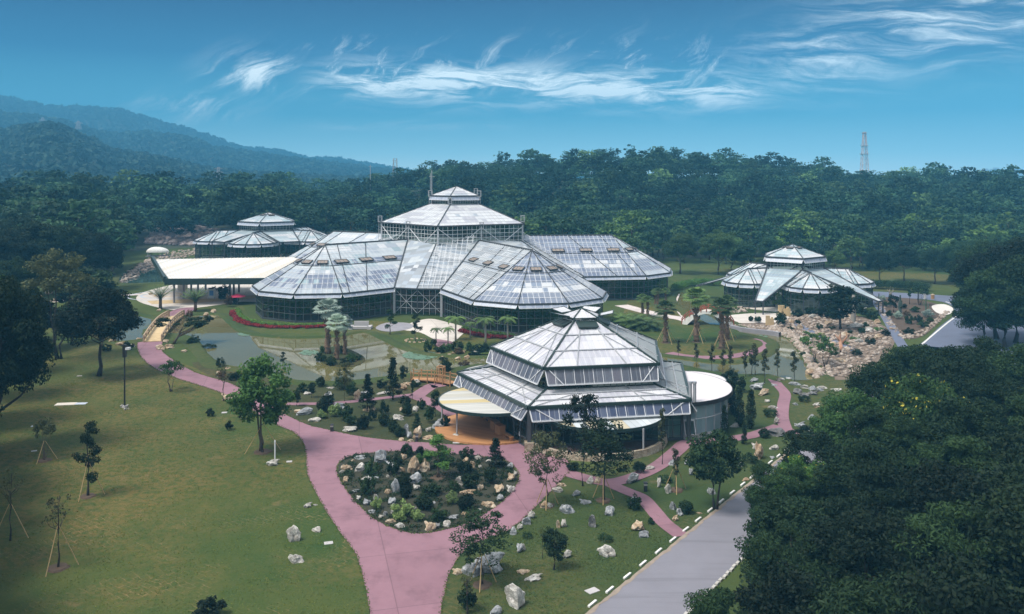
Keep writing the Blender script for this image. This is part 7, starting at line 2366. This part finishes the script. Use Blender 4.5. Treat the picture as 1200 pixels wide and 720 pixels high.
# ================================================================== planting inside the glasshouses
def inside_plants(spots, label, leaf, seed):
    g = np.random.default_rng(seed)
    cl = []
    for (cx_, cy_, r, n, hmax) in spots:
        for _ in range(n):
            a, q = g.uniform(0, 6.28), math.sqrt(g.uniform()) * r
            cl.append((np.array([cx_ + q * math.cos(a), cy_ + q * math.sin(a), g.uniform(.3, hmax)]), g.uniform(.5, 1.2)))
    P, N = clump_pts(g, cl, 34, .8)
    P[:, 2] = np.maximum(P[:, 2], .2)
    v, q = leaf_quads(P, N, .3, g)
    stuff(link('indoor_plants', np_mesh('indoor_plants', v, q), M[leaf]), label, 'plants')
sp = []
for ax, D in zip(AX, Ds):
    sp.append((MC[0] + D * math.cos(ax), MC[1] + D * math.sin(ax), 13.2, 300, 4.6))
sp.append((MC[0], MC[1], 24, 420, 6.5))
inside_plants(sp, 'dense green planting behind the glass walls of the largest glasshouse', 'leaf_green', 31)
inside_plants([(70, 213, 12.5, 130, 3.0)], 'mixed planting inside the small desert glasshouse', 'leaf_palm', 32)
inside_plants([(-94.6, 332, 19, 160, 3.5)], 'planting inside the farthest glasshouse', 'leaf_green', 33)
inside_plants([(FC[0], FC[1], 11.5, 110, 2.6)], 'planting inside the nearest pentagonal glasshouse', 'leaf_grove', 34)

# ================================================================== wooded hillside
KIND['layered'] = dict(h=15, tr=0.28, cl=lambda g: [(np.array([math.cos(a) * r, math.sin(a) * r, z]), rr) for z, r, a, rr in ((z, R_ * math.sqrt(g.uniform()), g.uniform(0, 6.28), g.uniform(1.3, 2.2)) for z, R_, k in ((7.5, 4.6, 8), (10.0, 5.2, 10), (12.2, 4.4, 9), (14.0, 2.6, 5)) for _ in range(k))], per=24, ls=0.52, flat=0.55, limbs=5, tt=0.75)
KIND['rounded'] = dict(h=13, tr=0.26, cl=lambda g: ell_clumps(g, 28, (0, 0, 8.0), (4.2, 4.2, 4.4), (1.1, 1.8), 0.55, -0.5), per=25, ls=0.48, flat=0.7, limbs=4, tt=0.6)
KIND['tallthin'] = dict(h=18, tr=0.22, cl=lambda g: ell_clumps(g, 20, (0, 0, 13.5), (2.6, 2.6, 4.0), (0.9, 1.5), 0.3, -0.8), per=26, ls=0.42, flat=0.7, limbs=8, tt=0.8)
g = np.random.default_rng(99)
FT = []
lawn_a = [G(*p)[:2] for p in ((780, 317), (880, 314), (1110, 321), (1160, 345), (1010, 345), (800, 340))]
ry = 262.0
while ry < 625:
    step = 8.6 + (ry - 262) * 0.010
    xa = -0.72 * ry
    while xa < 0.70 * ry:
        x = xa + g.uniform(-.4, .4) * step
        y = ry + g.uniform(-.4, .4) * step
        xa += step
        a = x / y
        r = math.hypot(x, y)
        lim = 372
        if a < -0.46: lim = 258 + 30
        elif a < -0.33: lim = 405
        elif a < -0.10: lim = 365
        elif a < 0.16: lim = 292
        elif a < 0.28: lim = 296
        elif a < 0.50: lim = 292
        else: lim = 272
        if r < lim or inside((x, y), lawn_a):
            continue
        if 0.19 < a < 0.33 and y < 296:
            continue
        FT.append((x, y, r))
    ry += step
FT.sort(key=lambda t: t[2])
N_IND = 290
mass_v, mass_t, mass_m = [], [], []
off = 0
raw = {}
def raw_crown(kind, seed):
    if (kind, seed) not in raw:
        sp = KIND[kind]
        gg = np.random.default_rng(5000 + seed * 13 + len(kind))
        cl = sp['cl'](gg)
        P, Nn = clump_pts(gg, cl, sp['per'], sp['flat'])
        v, q = leaf_quads(P, Nn, sp['ls'], gg, 0.6)
        raw[(kind, seed)] = (v, float(v[:, 2].max()), cl)
    return raw[(kind, seed)]
IND = {}
def ind_mesh(kind, seed, leaf):
    key = (kind, seed, leaf)
    if key not in IND:
        v, hmx, cl = raw_crown(kind, seed)
        cm = np_mesh('crown', v, np.arange(len(v), dtype=np.int32).reshape(-1, 4)); cm.materials.append(M[leaf])
        tm = trunk_mesh(KIND[kind], cl, np.random.default_rng(seed), 'trunk', M['bark_grey'] if kind == 'tallthin' else M['bark'])
        IND[key] = (tm, cm, hmx)
    return IND[key]
cnt = 0
tall_px = ((742, 178), (852, 186), (930, 191), (958, 193))
for i, (x, y, r) in enumerate(FT):
    u = g.uniform()
    a = x / y
    kind = 'layered' if u < 0.52 else ('rounded' if u < 0.90 else 'tallthin')
    h = {'layered': g.uniform(12, 20), 'rounded': g.uniform(9, 18), 'tallthin': g.uniform(14, 20)}[kind]
    if a < -0.25:
        h *= 1.30
    if r < 320 and a > 0.12:
        kind = 'rounded'; h = g.uniform(8, 13)
    seed = int(g.integers(3))
    light = g.uniform() < (0.30 if r < 330 and a > 0.1 else 0.07)
    z = float(hgt(x, y)) - 0.2
    if i < N_IND:
        leaf = 'leaf_forest_light' if light else 'leaf_forest'
        tm, cm, hm = ind_mesh(kind, seed, leaf)
        s = h / hm
        px = 600 + F * a
        where = 'at the foot of the %s' % ('slope on the right' if px > 1000 else 'slope behind the desert glasshouse' if px > 800 else 'hill behind the largest glasshouse' if px > 480 else 'wood behind the farthest glasshouse' if px > 260 else 'far left wood')
        lab = {'layered': 'broad layered', 'rounded': 'round crowned', 'tallthin': 'tall slim'}[kind] + (' light green' if light else ' dark green') + ' tree ' + where
        ro = thing('forest_tree', lab, 'tree', (x, y, z), g.uniform(0, 6.28), 'forest trees ' + where, (s * 1.2, s * 1.2, s))
        link('trunk', tm, None, ro)
        link('crown', cm, None, ro)
    else:
        v, hm, _ = raw_crown(kind, seed)
        k = len(v) // 4
        if r > 430:
            keep = g.permutation(k)[:int(k * 0.7)]
            v = v.reshape(-1, 4, 3)[keep].reshape(-1, 3)
            k = len(keep)
        s = h / hm * np.array([1.25, 1.25, 1.0]) * g.choice([0.85, 1.0, 1.0, 1.25])
        an_ = g.uniform(0, 6.28)
        rot = np.array([[math.cos(an_), -math.sin(an_), 0], [math.sin(an_), math.cos(an_), 0], [0, 0, 1]])
        w_ = (v * s) @ rot.T + np.array([x, y, z])
        mass_v.append(w_.astype(np.float32))
        mass_m.append(np.full(k, 1 if light else 0, dtype=np.int32)); mass_t.append(np.full(k * 4, g.choice([.4, .6, .8, 1.0, 1.3, 1.75]) * g.uniform(.85, 1.15), dtype=np.float32))
        cnt += 1
mv = np.concatenate(mass_v)
me = np_mesh('forest', mv, np.arange(len(mv), dtype=np.int32).reshape(-1, 4), midx=np.concatenate(mass_m))
def forest_mass_mat(name, dark, light):
    m, t = new_mat(name)
    p = pos(t)
    n1 = t.noise(p, 0.055, 3, 0.6)
    n2 = t.noise(p, 0.8, 2)
    c = t.ramp(t.math('ADD', t.math('MULTIPLY', n1, 0.7), t.math('MULTIPLY', n2, 0.3)), [(0.33, dark), (0.67, light)])
    k = t.n('ShaderNodeAttribute', {'attribute_name': 'tint'}).outputs['Fac']
    c = t.mix(1.0, c, t.n('ShaderNodeCombineXYZ', X=k, Y=k, Z=k).outputs[0], 'MULTIPLY')
    d = t.n('ShaderNodeBsdfPrincipled', Base_Color=c, Roughness=0.7, Specular_IOR_Level=0.08)
    tr = t.n('ShaderNodeBsdfTranslucent', Color=c)
    out(t, t.n('ShaderNodeMixShader', i0=0.2, i1=d.outputs[0], i2=tr.outputs[0]))
    return m
M['mass_dark'] = forest_mass_mat('mass_dark', (0.012, 0.037, 0.022), (0.044, 0.092, 0.044))
M['mass_light'] = forest_mass_mat('mass_light', (0.045, 0.09, 0.035), (0.10, 0.17, 0.06))
M['mass_hill'] = forest_mass_mat('mass_hill', (0.018, 0.042, 0.036), (0.045, 0.078, 0.055))
me.attributes.new('tint', 'FLOAT', 'POINT').data.foreach_set('value', np.concatenate(mass_t))
me.materials.append(M['mass_dark']); me.materials.append(M['mass_light'])
stuff(link('forest', me), 'continuous dark wood covering the hillside behind the glasshouses', 'forest')
# trees standing out on the skyline
for (px, ytop, y, kd) in ((742, 177, 560, 'layered'), (735, 182, 540, 'layered'), (853, 184, 560, 'layered'), (930, 190, 555, 'layered'), (958, 192, 555, 'layered'), (1132, 203, 500, 'layered'), (1120, 205, 520, 'layered'), (520, 197, 470, 'layered'), (545, 188, 520, 'layered'), (600, 186, 560, 'layered')):
    x = (px - 600) * y / F
    z = float(hgt(x, y))
    h = CAM_H - (ytop - HZ) * y / F - z
    tm, cm, hm = ind_mesh(kd, px % 3, 'leaf_forest')
    s = h / hm
    ro = thing('forest_tree', None, None, (x, y, z), px * 1.0, None, (s * .8, s * .8, s))
    tag_auto(ro, 'tall flat topped tree', 'standing out on the hill skyline', 'tree', 'skyline trees')
    link('trunk', tm, None, ro); link('crown', cm, None, ro)
# yellowish front trees on the slope
for (px, py, top) in ((797, 321, 272), (842, 322, 268), (858, 318, 276), (872, 322, 282), (978, 322, 292), (1120, 332, 280), (1095, 333, 290), (1060, 330, 288), (1030, 332, 292), (1150, 334, 276), (905, 316, 276), (930, 318, 280)):
    p, h = at_px(px, py, top)
    lf = 'leaf_forest_light' if px in (797, 842, 858, 978) else 'leaf_forest'
    put_tree('forest_tree', 'broad', p, h, lf, desc='light yellow green tree' if lf == 'leaf_forest_light' else 'dark bushy tree', where='on the lawn edge below the slope', group='trees on the lawn edge below the slope')
# floor of the wood
fx = np.arange(-520, 521, 20.0); fy = np.arange(285, 900, 20.0)
structure(link('forest_floor', grid_mesh('forest_floor', fx, fy, lambda X, Y: hgt(X, Y) + 0.05 - 2.0 * (np.hypot(X, Y) < 375) * (X / Y < -0.1) - 1.0 * ((X / Y > 0.15) & (np.hypot(X, Y) < 330))), M['forest_floor']))

# ================================================================== far ridges
def ridge(name, prof, Yf, Yc, Yb, px0, px1, spacing, blob, seed, tree_h):
    g = np.random.default_rng(seed)
    PX = np.array([p[0] for p in prof], float)
    HT = np.array([CAM_H + (HZ - p[1]) * Yc / F for p in prof]) - tree_h
    def h(x, y):
        x = np.asarray(x, float); y = np.asarray(y, float)
        px = 600 + F * x / y
        c = np.interp(px, PX, HT)
        t = np.clip((y - Yf) / (Yc - Yf), 0, 1)
        s = 0.35 * t + 0.65 * t * t * (3 - 2 * t)
        spur = 1.0 + 0.10 * np.sin(px * 0.045 + y * 0.004 + seed) * np.sin(PI * t)
        back = np.clip((y - Yc) / (Yb - Yc), 0, 1)
        return c * s * spur * (1 - 0.8 * back) - 3.0 * (1 - t)
    U_ = np.linspace((px0 - 600) / F, (px1 - 600) / F, 70)
    Yv = np.linspace(Yf, Yb, 50)
    UU, YY = np.meshgrid(U_, Yv)
    XX = UU * YY
    Z = h(XX, YY)
    v = np.stack([XX, YY, Z], -1).reshape(-1, 3)
    i = np.arange(70 * 50).reshape(50, 70)
    q = np.stack([i[:-1, :-1], i[:-1, 1:], i[1:, 1:], i[1:, :-1]], -1).reshape(-1, 4)
    structure(link('hills', np_mesh('hills', v, q, smooth=True), M['forest_floor']))
    P, Nn = [], []
    y = Yf
    while y < Yc * 1.02 + 10:
        n = int((U_[-1] - U_[0]) * y / spacing)
        u = np.linspace(U_[0], U_[-1], n) + g.uniform(-.5, .5, n) * spacing / y
        yy = y + g.uniform(-.5, .5, n) * spacing
        x = u * yy
        z = h(x, yy)
        k = 16
        rr = blob * g.uniform(.6, 1.35, n)
        d = unit(g.normal(size=(n, k, 3)))
        d[:, :, 2] = np.abs(d[:, :, 2])
        c = np.stack([x, yy, z + tree_h * g.uniform(.35, .8, n)], -1)
        p = c[:, None, :] + d * (rr[:, None, None]) * np.array([1, 1, 0.75])
        P.append(p.reshape(-1, 3)); Nn.append(d.reshape(-1, 3))
        y += spacing * 1.15
    P, Nn = np.concatenate(P), np.concatenate(Nn)
    vv, qq = leaf_quads(P, Nn, blob * 0.55, g, 0.8, 0.5)
    hme = np_mesh('hill_forest', vv, qq)
    hme.attributes.new('tint', 'FLOAT', 'POINT').data.foreach_set('value', np.repeat(g.uniform(.5, 1.5, len(vv) // 64 + 1), 64)[:len(vv)].astype(np.float32))
    stuff(link('hill_forest', hme, M['mass_hill']), 'trees blanketing the %s' % name, 'forest')
ridge('nearest of the blue hills at the left', [(-260, 170), (-60, 154), (0, 152), (45, 146), (65, 144), (80, 150), (110, 163), (130, 174), (200, 186), (250, 198), (330, 204), (420, 207), (520, 206), (700, 208)], 640, 1400, 1800, -200, 620, 12.0, 6.0, 7, 11)
ridge('middle blue hills at the left', [(-260, 140), (-60, 128), (0, 130), (60, 139), (100, 150), (130, 156), (170, 154), (225, 162), (250, 172), (350, 186), (430, 196), (520, 205), (700, 210)], 1500, 2300, 2800, -200, 640, 19.0, 9.0, 8, 12)
ridge('farthest pale blue hills at the left', [(-260, 118), (-60, 108), (0, 113), (60, 125), (140, 128), (200, 146), (280, 172), (330, 177), (360, 186), (400, 187), (470, 199), (520, 204), (640, 206), (760, 209)], 2400, 3400, 4000, -200, 760, 28.0, 14.0, 9, 14)

# pylons, masts and far towers
def lattice(px, base_y, top_y, Y, wb, wt, mat, name, label, arms=0, bands=False, nb=10):
    x = (px - 600) * Y / F
    z1 = CAM_H - (top_y - HZ) * Y / F
    z0 = CAM_H - (base_y - HZ) * Y / F
    ro = thing(name, label, name.replace('_', ' '), (x, Y, z0))
    H = z1 - z0
    m = MB()
    t_ = max(0.12, Y * 0.00024)
    def c(k, f):
        w_ = wb + (wt - wb) * f
        sx, sy = ((-1, -1), (1, -1), (1, 1), (-1, 1))[k % 4]
        return V3(sx * w_ / 2, sy * w_ / 2, H * f)
    for k in range(4):
        m.bar(c(k, 0), c(k, 1), t_ * 1.3, t_ * 1.3)
        for b in range(nb):
            f0, f1 = b / nb, (b + 1) / nb
            m.bar(c(k, f0), c(k + 1, f1), t_ * .8, t_ * .8)
            m.bar(c(k + 1, f0), c(k, f1), t_ * .8, t_ * .8)
            m.bar(c(k, f1), c(k + 1, f1), t_, t_)
    m.build('lattice_legs', mat, ro)
    if arms:
        for a in range(arms):
            m = MB()
            z = H * (0.72 + 0.11 * a)
            L_ = wb * (0.9 - 0.12 * a)
            for s in (-1, 1):
                m.bar((0, 0, z), (s * L_, 0, z), t_ * 1.2, t_ * 1.2)
                m.bar((0, 0, z + H * .05), (s * L_, 0, z), t_, t_)
            m.build('cross_arm', mat, ro)
    if bands:
        for f in (0.55, 0.72, 0.98):
            m = MB()
            w_ = (wb + (wt - wb) * f) * 1.5
            m.box((0, 0, H * f), (w_, w_, t_ * 3))
            m.build('platform', M['grey_steel'], ro)
lattice(1013, 212, 155, 640, 5.5, 1.8, M['tower_red'], 'radio_mast', 'red and white lattice mast rising above the wooded skyline on the right', bands=True, nb=9)
lattice(463, 252, 186, 560, 4.2, 2.2, M['grey_steel'], 'pylon', 'grey lattice pylon in the wood left of the white tower', nb=10)
lattice(256, 232, 196, 800, 6, 1.5, M['grey_steel'], 'pylon', 'small faint pylon in front of the blue hills', arms=3, nb=9)
lattice(92, 152, 142, 1700, 10, 3, M['grey_steel'], 'pylon', 'tiny pylon on the crest of the blue hills at the left', arms=2, nb=5)
lattice(50, 150, 138, 1900, 10, 3, M['grey_steel'], 'pylon', 'faint pylon left of the tiny one on the hill crest', arms=2, nb=5)
for px, y0, y1, Y, lab in ((434, 225, 193, 520, 'dark thin mast in the wood beside the grey pylon'), (506, 250, 200, 330, 'thin pale mast behind the left side of the white tower')):
    x = (px - 600) * Y / F
    z0, z1 = CAM_H - (y0 - HZ) * Y / F, CAM_H - (y1 - HZ) * Y / F
    ro = thing('mast', lab, 'mast', (x, Y, z0 if Y > 400 else 0.0))
    hh = z1 - (z0 if Y > 400 else 0.0)
    m = MB(); m.tube([(0, 0, 0), (0, 0, hh)], [.3, .16], 8); m.build('pole', M['grey_steel'], ro)
    m = MB(); m.bar((-1.1, 0, hh * .93), (1.1, 0, hh * .93), .18, .18); m.build('cross_arm', M['grey_steel'], ro)
for k, (px0, px1, top, Y) in enumerate(((1150, 1160, 199, 4200), (1161, 1174, 198, 4200), (1179, 1188, 198.5, 4300), (1188, 1197, 198, 4300))):
    x = ((px0 + px1) / 2 - 600) * Y / F
    wd = (px1 - px0) * Y / F
    H = CAM_H + (HZ - top) * Y / F
    ro = thing('tower_block', '%s pale high rise on the hazy skyline at the far right' % ('leftmost', 'second', 'third', 'rightmost')[k], 'building', (x, Y, 0), 0, 'far high rises')
    m = MB(); m.prism([(-wd * .46, -10), (wd * .46, -10), (wd * .46, 10), (-wd * .46, 10)], 0, H); m.build('walls', M['tower_block'], ro)
    m = MB(); m.prism([(-wd * .22, -6), (wd * .22, -6), (wd * .22, 6), (-wd * .22, 6)], H, H + 6); m.build('roof_house', M['tower_block'], ro)

# ================================================================== air
hm, t = new_mat('haze')
t.n('ShaderNodeOutputMaterial', Volume=t.n('ShaderNodeVolumePrincipled', Color=(0.15, 0.55, 0.90), Density=HAZE, Anisotropy=-0.35).outputs[0])
m = MB()
m.prism([(-4200, -60), (4200, -60), (4200, 4700), (-4200, 4700)], -4.0, 400.0)
stuff(m.build('haze', hm), 'blue haze filling the air in front of the hills', 'haze')

# ================================================================== labels told apart by counting
ORD = ['first', 'second', 'third', 'fourth', 'fifth', 'sixth', 'seventh', 'eighth', 'ninth', 'tenth', 'eleventh', 'twelfth']
grp = {}
for o, desc, where in AUTO:
    grp.setdefault((desc, where), []).append(o)
for (desc, where), lst in grp.items():
    if len(lst) == 1:
        lst[0]['label'] = '%s %s' % (desc, where)
        continue
    lst.sort(key=lambda o: o.location[0] / max(o.location[1], 1))
    n = len(lst)
    for i, o in enumerate(lst):
        od = 'leftmost' if i == 0 else 'rightmost' if i == n - 1 else ORD[i] if i < len(ORD) else '%dth' % (i + 1)
        o['label'] = '%s %s %s' % (od, desc, where) if i in (0, n - 1) else '%s %s from the left %s' % (od, desc, where)
